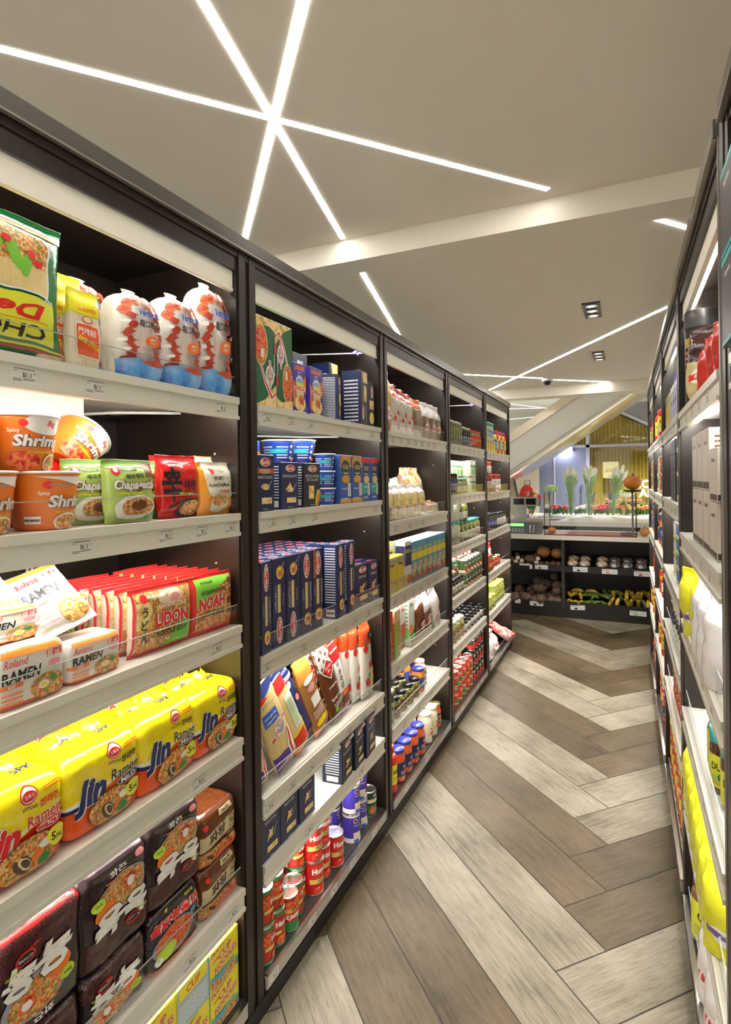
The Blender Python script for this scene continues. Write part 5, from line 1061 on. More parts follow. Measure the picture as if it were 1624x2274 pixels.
cn('hunt3', 1.52, .034, 0, 'single small red can with upside-down label', rz=-.3); cn('hunt2', 1.575, .05, 0, 'single red can behind the upside-down one', rz=.6)
cn('huntw', 1.505, .12, 0, 'white labelled can in second row', rz=.1); cn('huntw', 1.50, .12, 1, 'white labelled can tilted on top of another', ry=.1)
cn('hunt2', 1.632, .075, 0, 'lower tomato can with green stripe beside the tall stack', rz=.3); cn('hunt2', 1.632, .078, 1, 'upper tomato can with green stripe beside the tall stack', rz=.1)
cn('hunt', 1.688, .04, 0, 'lower big red can of the tallest front stack', rz=-.25); cn('hunt', 1.686, .042, 1, 'upper big red can of the tallest front stack', rz=-.35)
cn('hunt', 1.765, .055, 0, 'lower big red can of the second big stack', rz=.1); cn('hunt', 1.765, .058, 1, 'upper big red can of the second big stack', rz=-.2)
cn('hunt', 1.84, .04, 0, 'single big red can right of the stacks', rz=-.2)
cn('stri', 1.985, .04, 0, 'lower violet tomato can of the front stack', rz=.1); cn('stri', 1.985, .04, 1, 'upper violet tomato can of the front stack', rz=.3); cn('stri', 2.085, .055, 0, 'lower violet tomato can of the right stack', rz=.1); cn('stri', 2.083, .055, 1, 'upper violet tomato can of the right stack', rz=-.1)
cn('stri', 1.90, .12, 0, 'violet tomato can behind the single red can'); cn('stri', 1.99, .13, 0, 'lower violet can in the back row', rz=.6); cn('stri', 1.99, .13, 1, 'upper violet can in the back row', rz=.6); cn('stri', 1.905, .13, 1, 'violet can stacked in the back row near red cans')
cn('darkcan', 2.165, .05, 0, 'dark green tomato can at the right end')
cn('hunt', 1.72, .14, 0, 'big red can in the back row', rz=1); cn('hunt', 1.64, .16, 0, 'big red can in the back left', rz=1)
# ================================================================== third bay on the left
def grid_row(side, keys, x0, x1, z, ins, n, desc, where, group, rows=1, dr=.08, stack=1, sc=1, rzj=.3, mixed=None):
    """n goods in a row, further rows behind, stacked"""
    for r in range(rows):
        for i in range(n):
            x = x0+(x1-x0)*i/max(1, n-1) if n > 1 else x0
            key = keys[(i+r) % len(keys)] if isinstance(keys, (list, tuple)) else keys
            hh = PR[key].h*(sc[2] if isinstance(sc, tuple) else sc)
            for j in range(stack):
                t = desc+', '
                if n > 1: t += ORD[i]+' from left'
                if rows > 1: t += (', front row', ', second row', ', third row', ', fourth row')[r]
                if stack > 1: t += (', bottom', ', upper', ', topmost')[j] if stack > 2 else (', lower', ', upper')[j]
                put(key, side, x+random.uniform(-.002, .002), z+j*hh, ins+r*dr, t+' '+where, group, rz=random.uniform(-rzj, rzj) if side == 'L' else (1.25+random.uniform(-.2, .2) if rzj else 0), s=sc)
z3 = ZL[3]; b3 = 'on third bay'
row('g_red', 'L', [2.36], z3[0], .0, 'red and yellow crumpled food bag beside the second post', '', 'top shelf bags of the third bay', s=(1, 1, 1.15))
row('g_red', 'L', [2.44], z3[0], .05, 'bright red topped food bag behind the first clear bags', '', 'top shelf bags of the third bay', s=(1, 1, 1.15))
for k, x in enumerate((2.46, 2.56, 2.65)): put('g_tom', 'L', x, z3[0], .0, 'clear noodle bag with tomatoes and red top, %s from left' % ORD[k], 'top shelf bags of the third bay', s=(.95, 1, 1.05-.05*k))
put('g_brn', 'L', 2.775, z3[0], .0, 'brown noodle bag with orange crumpled top', 'top shelf bags of the third bay', s=(1.15, 1, 1.03))
put('g_clr', 'L', 2.90, z3[0], .0, 'clear topped brown pasta bag beside the orange topped bag', 'top shelf bags of the third bay', s=(1, 1, 1.1)); put('g_clr', 'L', 3.02, z3[0], .0, 'clear topped brown pasta bag, second from the third post', 'top shelf bags of the third bay'); put('g_clr', 'L', 3.125, z3[0], .005, 'clear topped brown pasta bag against the third post', 'top shelf bags of the third bay')
g = 'yellow pasta bags'
put('g_wht', 'L', 2.37, z3[1], .06, 'tall white bag standing behind the yellow pasta bags', g, s=(1, 1, 1.1))
for k, x in enumerate((2.37, 2.48, 2.595, 2.71, 2.82)): put('g_fus', 'L', x, z3[1], .0, 'clear bag of yellow pasta, %s from left in front' % ORD[k], g, s=(1.1, 1, .95))
for k, x in enumerate((2.45, 2.58, 2.70)): put('g_fus', 'L', x, z3[1], .085, 'clear bag of yellow pasta, %s from left in the rear' % ORD[k], g, s=(1.15, 1, 1.15))
put('g_veg', 'L', 3.03, z3[1], .10, 'big domed green and red printed pasta bag at the back', g, s=(1.1, 1, 1.05))
put('g_veg', 'L', 3.02, z3[1], .0, 'flat green and orange pasta bag lying by the third post', g, s=(.9, 1, .28), rx=-.1)
g = 'boxes of the third shelf in the third bay'
for k, x in enumerate((2.37, 2.475)): put('x_ylow', 'L', x, z3[2], .0, '%s low yellow pasta box in front' % ('left', 'right')[k], g, s=(1.05, 1, 1))
put('x_navw', 'L', 2.40, z3[2], .055, 'ivory and navy pasta box behind the yellow ones', g); put('x_navw', 'L', 2.58, z3[2], .0, 'ivory and navy pasta box right of the yellow ones', g); put('x_ylow', 'L', 2.49, z3[2], .055, 'taller yellow box behind the right yellow box', g, s=(1, 1, 1.35))
for k in range(7): put('x_sky', 'L', 2.668+.083*k, z3[2], .0, 'light blue polenta box with yellow label, %s from left' % ORD[k], g, s=(1, 1, .97))
for k in range(7): put('x_sky', 'L', 2.66+.083*k, z3[2], .055, 'light blue polenta box in second row, %s from left' % ORD[k], g, s=(1, 1, .97))
g = 'rice boxes and bags'
put('x_red', 'L', 2.34, z3[3], .0, 'tall narrow red box beside the second post', g); put('x_grn', 'L', 2.43, z3[3], .0, 'green rice box with red vertical name', g, rz=.1); put('x_grn', 'L', 2.43, z3[3], .055, 'green rice box behind the front green one', g)
put('x_wgr', 'L', 2.575, z3[3], .03, 'white rice box with red lower half', g, rz=.1); put('x_wgg', 'L', 2.70, z3[3], .03, 'white rice box with green foot', g); put('x_wgr', 'L', 2.60, z3[3], .085, 'white and red rice box in second row', g); put('x_wgg', 'L', 2.50, z3[3], .09, 'white and green rice box in second row', g)
put('g_pen', 'L', 2.84, z3[3], .01, 'brown and red penne bag leaning left', g, ry=-.25, s=(1, 1, 1.1)); put('g_clr', 'L', 2.95, z3[3], .01, 'clear bag of brown pasta leaning left', g, ry=-.3, s=(1, 1, 1.2)); put('g_wht', 'L', 3.07, z3[3], .0, 'big white and clear bag leaning against brown pasta', g, ry=-.3, s=(1, 1, .95))
mb = MB(); mb.box(-.16, -.03, 0, .16, -.027, .035, SHELFW); mb.box(-.16, -.03, 0, -.157, .03, .035, SHELFW); mb.box(.157, -.03, 0, .16, .03, .035, SHELFW); mb.box(-.16, .027, 0, .16, .03, .035, SHELFW); mb.box(-.16, -.03, 0, .16, .03, .003, SHELFW)
o = mb.build('tray', None, (XL-.04, 2.77, z3[3])); o.rotation_euler = (0, 0, pi/2); tag(o, 'empty white plastic tray at the front edge below the rice boxes', 'tray')
g = 'sauce jars on the fifth shelf of the third bay'
for k in range(2): put('j_white', 'L', 2.375, z3[4]+.0, .0+.09*k, 'tall herb jar with white lid, %s row at second post' % ('front', 'rear')[k], g)
grid_row('L', ['j_dark'], 2.45, 2.72, z3[4], .0, 4, 'small jar with black lid', '', g, rows=3, dr=.075)
put('j_tomb', 'L', 2.335, z3[4], .0, 'red jar squeezed behind the second post', g, s=.8)
for k, (x, i) in enumerate(((2.80, .0), (2.745, .09), (2.66, .18), (2.86, .10), (2.58, .22))): put('j_orange', 'L', x, z3[4], i, 'orange sauce jar with navy lid, %s from the front' % ORD[k], g)
put('j_sauce', 'L', 2.93, z3[4], .17, 'tomato sauce jar with navy lid, left of the tall pair', g, s=1.1); put('j_sauce', 'L', 3.06, z3[4], .14, 'tomato sauce jar with navy lid, right of the tall pair', g, s=1.2)
put('j_pink', 'L', 2.89, z3[4], .02, 'green jar with pink lid at the front', g); put('j_pink', 'L', 2.985, z3[4], .06, 'jar with pink lid behind the front one', g); put('j_art', 'L', 2.70, z3[4], .27, 'green artichoke jar in the rear', g)
g = 'sauce jars on the bottom deck of the third bay'
for k, (x, i) in enumerate(((2.375, .0), (2.355, .085), (2.44, .09))): put('j_ket', 'L', x, z3[5], i, 'tall red sauce bottle, %s beside the second post' % ORD[k], g, s=(1.3, 1.3, 1.2))
for k in range(4): put('j_sauce', 'L', 2.48+.095*k, z3[5], -.004, 'tomato sauce jar with navy lid, %s from left in front' % ORD[k], g)
for k in range(4): put('j_sauce', 'L', 2.50+.1*k, z3[5], .10, 'tomato sauce jar with navy lid, %s from left behind' % ORD[k], g)
put('j_prego', 'L', 2.90, z3[5], -.004, 'front cream sauce jar with pale lid', g); put('j_prego', 'L', 3.0, z3[5], -.002, 'second cream sauce jar with pale lid', g); put('j_prego', 'L', 2.93, z3[5], .10, 'cream sauce jar in second row', g); put('j_tomb', 'L', 3.10, z3[5], .0, 'tall orange red sauce jar against the third post', g); put('j_tomb', 'L', 2.85, z3[5], .10, 'orange red sauce jar behind the cream jars', g)

# ================================================================== fourth bay on the left
z4 = ZL[4]; g = 'olive jars on the top shelf'
grid_row('L', ['j_olive'], 3.33, 3.60, z4[0], .0, 6, 'slim olive jar with silver lid', '', g, rows=2, dr=.05); grid_row('L', ['j_olived'], 3.66, 3.82, z4[0], .0, 4, 'slim dark olive jar', '', g, rows=2, dr=.05); grid_row('L', ['j_olivr'], 3.88, 4.12, z4[0], .0, 5, 'red labelled olive jar', '', g, rows=2, dr=.05)
g = 'jars and tins on the second shelf of the fourth bay'
grid_row('L', ['j_slim'], 3.33, 3.48, z4[1], .0, 4, 'slim dark jar with blue label', '', g, rows=2, dr=.05); grid_row('L', ['j_bigo'], 3.56, 3.75, z4[1], .0, 3, 'low olive jar before the tins', '', g, sc=(.85, .85, .75)); grid_row('L', ['c_whg'], 3.55, 3.95, z4[1], .09, 5, 'white and green palm tin', '', g, stack=2); grid_row('L', ['c_whg'], 3.87, 3.96, z4[1], .0, 2, 'white palm tin at the front', '', g, stack=2)
g = 'large clear jars with teal lids'
grid_row('L', ['j_big'], 3.37, 3.51, z4[2], .0, 2, 'wide clear jar of pale vegetables', '', g, stack=2, sc=(1.05, 1.05, .98)); grid_row('L', ['j_bigo'], 3.62, 3.93, z4[2], .0, 4, 'green olive jar with teal lid', '', g, rows=1); grid_row('L', ['j_bigo'], 3.60, 3.72, z4[2]+.131, .0, 2, 'green olive jar stacked on another', '', g); grid_row('L', ['j_bigo'], 4.02, 4.1, z4[2], .01, 2, 'last olive jar with teal lid by the post', '', g)
g = 'jars and cans on the fourth shelf of the fourth bay'
grid_row('L', ['j_blk'], 3.34, 3.60, z4[3], .0, 5, 'small black lidded jar', '', g, rows=2, dr=.07); grid_row('L', ['j_bigo'], 3.36, 3.62, z4[3], .16, 4, 'green olive jar behind black lidded jars', '', g, sc=(.9, .9, 1.15)); grid_row('L', ['c_grn'], 3.70, 4.12, z4[3], .0, 6, 'green pea can', '', g, stack=2); grid_row('L', ['c_grn'], 3.72, 4.10, z4[3], .075, 5, 'green pea can in second row', '', g, stack=3, sc=.95); put('j_redp', 'L', 3.62, z4[3], .26, 'red pepper jar in the rear of the shelf', g, s=1.3)
g = 'jars on the fifth shelf of the fourth bay'
grid_row('L', ['j_art'], 3.34, 3.60, z4[4], .0, 4, 'artichoke jar with pale lid', '', g, rows=2, dr=.08); grid_row('L', ['j_blk'], 3.68, 4.12, z4[4], .0, 6, 'black lidded jar in the middle', '', g, rows=3, dr=.065); grid_row('L', ['j_redp'], 3.62, 3.92, z4[4], .21, 3, 'red pepper jar at the back', '', g, sc=1.15)
g = 'red cans on the bottom deck of the fourth bay'
put('c_redt', 'L', 3.345, z4[5], .0, 'tall bright red tin beside the third post, lower', g, s=(.95, .95, .8)); put('c_redt', 'L', 3.345, z4[5]+.141, .0, 'tall bright red tin beside the third post, upper', g, s=(.95, .95, .8))
grid_row('L', ['c_red'], 3.44, 3.80, z4[5], .0, 5, 'red can', '', g, rows=2, dr=.075, stack=2); grid_row('L', ['c_red'], 3.55, 3.76, z4[5]+.21, .075, 3, 'red can on top of the pile', '', g); grid_row('L', ['c_blk'], 3.88, 4.12, z4[5], .0, 4, 'black and red can', '', g, stack=3, rows=1)

# ================================================================== fifth bay on the left
z5 = ZL[5]; g = 'cheese and sauces on the top shelf of the last bay'
grid_row('L', ['x_ylow'], 4.33, 4.60, z5[0], .0, 4, 'orange and yellow pack', '', g, sc=(.8, 1, .62), rzj=.05); grid_row('L', ['j_parm'], 4.42, 4.58, z5[0]+.1, .0, 3, 'cheese shaker with green lid', '', g, sc=.9); grid_row('L', ['x_ylow'], 4.36, 4.60, z5[0], .06, 3, 'orange pack in second row', '', g, sc=(.8, 1, .95), rzj=.05)
grid_row('L', ['j_must', 'j_ket'], 4.70, 5.08, z5[0], .0, 6, 'yellow or red sauce bottle', '', g, rows=2, dr=.065, sc=(1, 1, 1.15))
g = 'red and white jars of the last bay'
grid_row('L', ['j_red'], 4.34, 4.50, z5[1], .0, 3, 'red jar with white label', '', g, stack=2, sc=.85); grid_row('L', ['j_red'], 4.64, 4.82, z5[1], .0, 3, 'red jar with white label, right group', '', g, rows=2, dr=.09)
g = 'slim jars of the last bay'
grid_row('L', ['j_slim'], 4.32, 4.66, z5[2], .0, 7, 'slim black lidded jar', '', g, rows=2, dr=.05); grid_row('L', ['j_blk'], 4.75, 5.05, z5[2], .01, 4, 'squat black lidded jar', '', g, rows=1, sc=1.2)
g = 'mixed jars on the fourth shelf of the last bay'
grid_row('L', ['j_olivr'], 4.32, 4.5, z5[3], .0, 4, 'slim olive jar', '', g, rows=2, dr=.05); grid_row('L', ['j_red'], 4.75, 4.93, z5[3], .12, 3, 'tall red jar at the back', '', g, sc=1.2); grid_row('L', ['j_redp'], 4.62, 4.85, z5[3], .0, 3, 'small red jar at the front', '', g, sc=.6)
g = 'yellow lidded jars'
grid_row('L', ['j_yel'], 4.33, 4.56, z5[4], .0, 3, 'yellow lidded pickle jar', '', g, rows=2, dr=.09, sc=(1.05, 1.05, .8)); grid_row('L', ['j_yel'], 4.70, 5.0, z5[4], .02, 4, 'taller yellow lidded pickle jar', '', g, rows=2, dr=.09, sc=(1.15, 1.15, 1.15))
g = 'crumpled bags on the last bottom deck'
put('g_wht', 'L', 4.42, z5[5], .0, 'clear and white bag lying on the last deck, nearest', g, s=(1.3, 1.2, .7)); put('g_wht', 'L', 4.66, z5[5], .0, 'clear and white bag lying on the last deck, second', g, s=(1.3, 1.2, .6), rx=-.3)
put('g_cru', 'L', 4.55, z5[5]+.15, .02, 'crumpled red and white bag lying on top, sticking out', g, s=(1.4, 1, .8), rx=-1.1); put('g_cru', 'L', 4.85, z5[5]+.08, -.06, 'crumpled red and white bag hanging over the deck edge', g, s=(1.4, 1, .9), rx=-1.0, rz=.3); put('g_cru', 'L', 5.0, z5[5]+.02, -.08, 'crumpled red bag at the very end of the left side', g, s=(1.2, 1, .8), rx=-1.2, rz=-.2)

# ================================================================== right hand side
g = 'coffee boxes on the nearest right bay'
for k in range(2):
    for j in range(2): put('x_sup', 'R', .955-.125*k, ZR[0][0]+.141*j+.002, -.032, 'dark coffee box with teal edge, %s %s at the right picture edge' % (('lower', 'upper')[j], ('front', 'rear')[k]), g, s=(1, 1, .82))
zr = ZR[1]; g = 'coffee on the top shelf of the right side'
a = Art(); a.rect(.0, .08, .09, .155, CREAM).scribble(.01, .09, .08, .145, 6, BROWN, 4).rect(-.2, .165, .2, .2, M('lid_satin', (.03, .028, .026), .45)).text('BIO', -.03, .135, .02, M('gold_text', (.6, .4, .05), .4), bold=.04).text('BIO', .075, .16, .008, RED).scribble(-.05, .03, -.01, .12, 8, ORG, 6)
reg('canist', 'coffee_canister', pouch(M('canister_black', (.02, .016, .014), .35, coat=.1), [(0, .05, .05), (.003, .053, .053), (.16, .053, .053), (.165, .0545, .0545), (.197, .0545, .0545), (.2, .052, .052)], 2, a, 'wrap', 40, w=.053, grid=.006), .106, .106, .2, 'coffee')
put('canist', 'R', 1.965, zr[0], -.006, 'tall black coffee canister with cream label and satin lid', g, rz=1.25, s=(1, 1, 1.5))
put('g_foil', 'R', 1.72, zr[0], -.006, 'dark and gold foil coffee bag before the canister', g, rz=1.0, s=(.9, 1, .95)); put('g_rcof', 'R', 1.60, zr[0], .0, 'red coffee bag leaning by the near right post', g, rz=.8, ry=.1, s=(.9, 1, .7))
for k in range(2): put('g_rcof', 'R', 1.30+.10*k, zr[0], .0, 'red and black coffee bag, %s deeper along the shelf' % ORD[k], g, rz=.6)
g = 'beige cartons'
for k in range(3):
    for j in range(2): put('x_bei', 'R', 1.79-.125*k, zr[1]+.151*j, .0+.0*k, 'beige carton with dark base line, %s from the far end, %s' % (ORD[k], ('lower', 'upper')[j]), g)
put('x_bei', 'R', 1.42, zr[1], .0, 'beige carton nearest the camera side', g, s=(1, 1, .85)); put('x_bei', 'R', 1.41, zr[1]+.129, .0, 'beige carton on top of the nearest one', g, s=(1, 1, .8))
g = 'yellow and white bags'
put('g_yel', 'R', 1.84, zr[2], .0, 'yellow coffee bag with violet panel, far one', g, rz=.7, ry=-.1); put('g_yel', 'R', 1.70, zr[2], .01, 'yellow coffee bag behind the white sugar bags', g, rz=.8)
for k in range(3): put('g_sug', 'R', 1.62-.12*k, zr[2], .0, 'white sugar bag, %s from the yellow bags' % ORD[k], g, rz=.7, s=(1, 1, .95))
g = 'coffee jars on the right'
put('j_cocoa', 'R', 1.66, zr[3], .01, 'brown coffee jar with yellow label behind the teal lidded jars', g, rz=1.2, s=1.05)
for k in range(4): put('j_dur', 'R', 1.55-.09*k, zr[3], .0+.012*k, 'coffee jar with teal lid and yellow label, %s from far' % ORD[k], g, rz=1.2)
g = 'yellow coffee bags on the right'
for k in range(8): put('g_yel', 'R', 2.02-.09*k, zr[4], .0, 'bright yellow coffee bag, %s from the far end' % ORD[k], g, rz=.6+.05*k, s=(.95, 1, .95))
g = 'goods on the bottom deck of the right side'
put('j_cocoa', 'R', 1.90, zr[5], .0, 'brown jar with dark lid on the deck', g, rz=1.2, s=1.3); put('j_cocoa', 'R', 1.78, zr[5], .02, 'second brown jar on the deck', g, rz=1.2, s=1.3)
for k in range(3): put('g_wht', 'R', 1.64-.14*k, zr[5], .0, 'white and red bag on the deck, %s from the brown jars' % ORD[k], g, rz=.6)
# second right bay
zr = ZR[2]; g = 'goods of the second right bay'
BOT = jar('bottle', .038, .22, M('bottle_white', (.78, .78, .82), .3), M('cap_blue', (.06, .05, .45), .3), M('lab_lilac', (.5, .5, .68), .4), 'milk', lh=(.15, .65), neck=.55, kind='milk_bottle', cat='bottle', lidh=.03)
for k in range(4): put('bottle', 'R', 2.42+.1*k, zr[0], .0, 'white bottle with blue cap, %s from the near post' % ORD[k], g, rz=1.2)
for k in range(3): put('x_ylow', 'R', 2.82+.08*k, zr[0], .0, 'yellow box on the top right shelf, %s after the bottles' % ORD[k], g)
for k in range(2):
    for j in range(4): put('x_blk', 'R', 2.55+.13*k, zr[1]+.063*j, .0, 'black coffee box with white lettering, %s pile, %s from bottom' % (('near', 'far')[k], ORD[j]), g)
for k in range(3): put('c_grn', 'R', 2.42-.001*k, zr[1]+.091*k, .0, 'red and green tin nearest the post, %s from bottom' % ORD[k], g, rz=1.2)
lcan('c_tinw', .04, .075, M('label_tin_white', (.72, .70, .62), .35), 'Leche', BROWN, [(.0, .2, YEL)], deco=ORG); lcan('c_tinb', .033, .06, M('label_tin_blue', (.08, .25, .55), .3), 'atun', WHITE, [(.0, .25, WHITE)])
for k, x in enumerate((2.60, 2.70, 2.8)):
    for j in range(3): put('c_tinw', 'R', x, zr[2]+.075*j, .01, 'white milk tin, %s column, %s from bottom' % (ORD[k], ORD[j]), g, rz=1.2)
for k in range(2):
    for j in range(4): put('c_tinb', 'R', 2.50-.08*k, zr[2]+.06*j, .0, 'blue and white tin, %s column, %s from bottom' % (ORD[k], ORD[j]), g, rz=1.2)
for k in range(4):
    for j in range(2): put('j_blk', 'R', 2.42+.085*k, zr[3]+.101*j, .0, 'black jar on the right side, %s along, %s' % (ORD[k], ('lower', 'upper')[j]), g, rz=1.2)
for k in range(3): put('j_olived', 'R', 2.76+.06*k, zr[3], .0, 'slim dark jar after black jars on the right, %s' % ORD[k], g, rz=1.2)
for k in range(5):
    for j in range(2): put('c_red', 'R', 2.42+.085*k, zr[4]+.106*j, .0, 'red can on the right fifth shelf, %s along, %s' % (ORD[k], ('lower', 'upper')[j]), g, rz=1.2)
lcan('c_30', .046, .14, M('label_redyel', (.62, .03, .02), .3), '30%', RED, [(.5, .82, YEL), (.0, .1, YEL)])
for k in range(7):
    for j in range(2): put('c_30', 'R', 2.42+.1*k, zr[5]+.141*j, .0, 'red and yellow value tin, %s along, %s' % (ORD[k], ('lower', 'upper')[j]), g, rz=1.25)
# third and fourth right bays
for b in (3, 4):
    zr = ZR[b]; y0 = YR[b]+.09; nm = 'third' if b == 3 else 'fourth'; g = 'goods of the %s right bay' % nm
    sets = [(['j_parm', 'j_must', 'j_ket'], 9, 1), (['c_red', 'c_whg', 'c_grn'], 9, 2), (['j_must', 'c_blk', 'j_orange'], 9, 1), (['j_red', 'c_redt', 'j_tomb'], 8, 1), (['c_red', 'j_ket'], 9, 1), (['c_30', 'c_red', 'j_sauce'], 8, 1)]
    for zi, (ks, n, st) in enumerate(sets):
        n = n-2
        for k in range(n):
            key = ks[(k+b) % len(ks)]
            for j in range(st+ (1 if PR[key].h < .125 and zi != 1 else 0)):
                put(key, 'R', y0+.8*k/(n-1), zr[zi]+PR[key].h*j*1.002, .0, '%s, %s along the %s shelf, %s right bay%s' % (PR[key].root.name.split('.')[0].replace('_', ' '), ORD[k], ORD[zi], nm, ', stacked' if j else ''), g, rz=1.25)
# ================================================================== produce counter across the end of the aisle
CB = M('counter_black', (.010, .010, .009), .35); CW = M('counter_white', (.74, .72, .66), .25)
Y0, YB2 = 6.40, 7.10
ct = empty('produce_counter', (0, Y0, 0)); tag(ct, 'long black produce counter with white top at the end of the aisle', 'counter')
mb = MB(); mb.box(-2.0, .0, 0, 1.4, .68, .09, CB); mb.box(-2.0, .60, .09, 1.4, .68, .83, CB); mb.box(-2.0, .05, .09, 1.4, .6, .11, CB); adopt(ct, mb.build('body'))
for x in (-2.0, -.64, 1.36): mb = MB(); mb.box(x-.0, .02, .09, x+.03, .6, .83, M('divider_dark', (.03, .03, .028), .35)); adopt(ct, mb.build('divider'))
mb = MB(); mb.box(-2.02, -.03, .83, 1.42, .72, .872, CW); adopt(ct, mb.build('worktop'))
CARD = M('price_card_white', (.66, .68, .70), .5)
def card_at(x, z, wd, h, par, rot=0, blob=None, seed=0):
    mb = MB(); mb.box(-wd/2, -.0015, -h/2, wd/2, 0, h/2, CARD); a = Art(); a.scribble(-wd*.45, h*.15, wd*.0, h*.35, 1, BLACK, seed+2).scribble(wd*.1, -h*.2, wd*.4, h*.1, 1, GREY, seed+3)
    if blob: a.ell(-wd*.12, -h*.22, wd*.12, h*.2, blob)
    a.lay(mb, lambda p, q, o: (p, -.0015-o, q), None, base=.0003)
    o = adopt(par, mb.build('price_card')); o.location = (x, -.002, z); o.rotation_euler = (0, rot, 0)
for x0, x1, zl, zt, kind in ((-1.97, -.64, .49, .559, 'u'), (-.61, 1.36, .485, .553, 'u'), (-1.97, -.64, .09, .165, 'l'), (-.61, 1.36, .09, .172, 'l')):
    mb = MB(); mb.box(x0, .0, zl, x1, .016, zt, CB)
    mb.add([(x0, .016, zl+.012), (x1, .016, zl+.012), (x1, .6, zl+.13), (x0, .6, zl+.13), (x0, .016, zl), (x1, .016, zl), (x1, .6, zl+.118), (x0, .6, zl+.118)], [(0, 1, 2, 3), (7, 6, 5, 4), (0, 4, 5, 1), (1, 5, 6, 2), (2, 6, 7, 3), (3, 7, 4, 0)], CB)
    t = adopt(ct, mb.build('bin'))
    cards = {(-1.97, 'u'): [(-1.02, .547, .115, .022, 0, None), (-.955, .525, .03, .045, 0, None), (-.845, .528, .135, .045, 0, BROWN)], (-.61, 'u'): [(-.45, .523, .145, .05, 0, BLACK), (-.165, .515, .15, .05, 0, ORG), (.14, .510, .155, .05, 0, RED)],
             (-1.97, 'l'): [(-1.10, .14, .06, .045, 0, None), (-.90, .128, .14, .048, 0, BLACK)], (-.61, 'l'): [(-.48, .118, .145, .048, -.06, BLACK), (.095, .105, .155, .05, .02, LGRN)]}[(x0, kind)]
    for i, (x, z, wd, h, r_, bl) in enumerate(cards): card_at(x, z, wd, h, t, r_, bl, i)
def thing(key, kind, label, cat, group, loc, rot=(0, 0, 0), s=1):
    p = PR[key]; o = p.root if not p.used else copy_tree(p.root); p.used = True
    o.location = loc; o.rotation_euler = rot; o.scale = s if isinstance(s, tuple) else (s,)*3; tag(o, label, cat, group); return o
def slope(z0, y): return z0+.014+(.118*(y-.016)/.584)
# roots, gourds
def rootveg(key, kind, m, r, seed, tip=None, amp=.12):
    mb = MB(); sv = Vector((seed*3, seed, 0))
    mb.ellipsoid((0, 0, 0), r, m, 18, 12, f=lambda a, p: 1+amp*noise.noise(Vector((cos(a)*1.5, sin(a)*1.5, p*1.5))+sv)+.03*sin(a*6))
    zmin = min(v[2] for v in mb.v); mb.deform(lambda p: Vector((p.x, p.y, p.z-zmin)))
    pr = []
    if tip:
        t = MB(); t.lathe([(.012, 0), (.014, .004), (.010, .009), (.001, .01)], tip, 12, (-r[0]*.93, 0, -zmin), axis=None); pr = [('cut_end', t)]
        t.deform(lambda p: Vector((-r[0]*.97-(p.z+zmin)*1.0, p.y, -zmin+(p.x+r[0]*.93))))
    return reg(key, kind, ('body', mb) if pr else mb, r[0]*2, r[1]*2, -zmin*2, 'vegetable', pr)
TARO = MN('taro_skin', [(.04, .024, .014), (.11, .068, .042), (.18, .12, .08)], 30, .7, 'noise', bump=.5)
YUCA = MN('yuca_skin', [(.10, .055, .03), (.2, .12, .07)], 18, .6, 'noise', bump=.3); CUT = M('yuca_white_end', (.75, .72, .62), .5); SQ = MN('squash_skin', [(.32, .14, .03), (.45, .20, .05)], 8, .5, 'noise')
rootveg('taro', 'taro_root', TARO, (.052, .048, .045), 1); rootveg('taro2', 'taro_root', TARO, (.075, .06, .055), 2); rootveg('yuca', 'yuca_root', YUCA, (.032, .1, .03), 3, None); rootveg('squash', 'squash', SQ, (.075, .07, .062), 4, amp=.05); rootveg('gourd', 'yuca_root', YUCA, (.08, .06, .055), 5)
g = 'taro roots in the lower left bin'
pos = [(-1.13, .06, 'taro2'), (-1.02, .07, 'taro2'), (-.93, .05, 'taro'), (-.85, .05, 'taro2'), (-.76, .06, 'taro'), (-.69, .055, 'taro'), (-1.08, .17, 'taro'), (-.97, .19, 'taro'), (-.88, .2, 'taro2'), (-.78, .2, 'taro'), (-.69, .17, 'taro2'), (-1.13, .28, 'taro2'), (-.99, .3, 'taro2'), (-.86, .33, 'taro'), (-.72, .3, 'taro2')]
for i, (x, y, k) in enumerate(pos): thing(k, '', 'brown taro root in the lower left bin', 'vegetable', g, (x, Y0+y, slope(.09, y)), (random.uniform(-.2, .2), 0, random.uniform(0, 6)))
for i, (x, y, k, z) in enumerate(((-.88, .13, 'taro2', .09), (-.70, .11, 'taro', .085), (-.70, .2, 'taro2', .10), (-.83, .24, 'taro2', .1), (-.735, .26, 'taro', .19), (-.9, .3, 'taro2', .1))): thing(k, '', 'brown taro root heaped on the other taro roots', 'vegetable', 'upper taro roots', (x, Y0+y, slope(.09, y)+z), (0, 0, i*1.3))
g = 'roots and squash in the upper left bin'
for i, (x, y) in enumerate(((-1.13, .06), (-1.07, .07), (-1.10, .12), (-.80, .06), (-.74, .08), (-.68, .07), (-.86, .05))): thing('yuca', '', 'brown yuca root lying in the upper left bin', 'vegetable', g, (x, Y0+y+.06, slope(.49, y)), (0, 0, random.uniform(-.3, .3)))
for i, (x, y, z) in enumerate(((-1.095, .03, .0), (-1.06, .05, .05), (-1.10, .04, .1), (-.885, .04, .1), (-.90, .03, .045), (-1.12, .03, .045))):
    mb = MB(); mb.lathe([(.024, 0), (.026, .01), (.022, .14), (.012, .16)], YUCA, 14); mb.lathe([(.0235, -.0005), (.019, -.003), (.001, -.003)], CUT, 14)
    o = mb.build('yuca_root', None, (x, Y0+y, slope(.49, y)+.03+z*.7)); o.rotation_euler = (-pi/2+.2, 0, .1*i); tag(o, 'yuca root showing its white cut end in the upper left bin', 'vegetable', 'yuca roots with white ends')
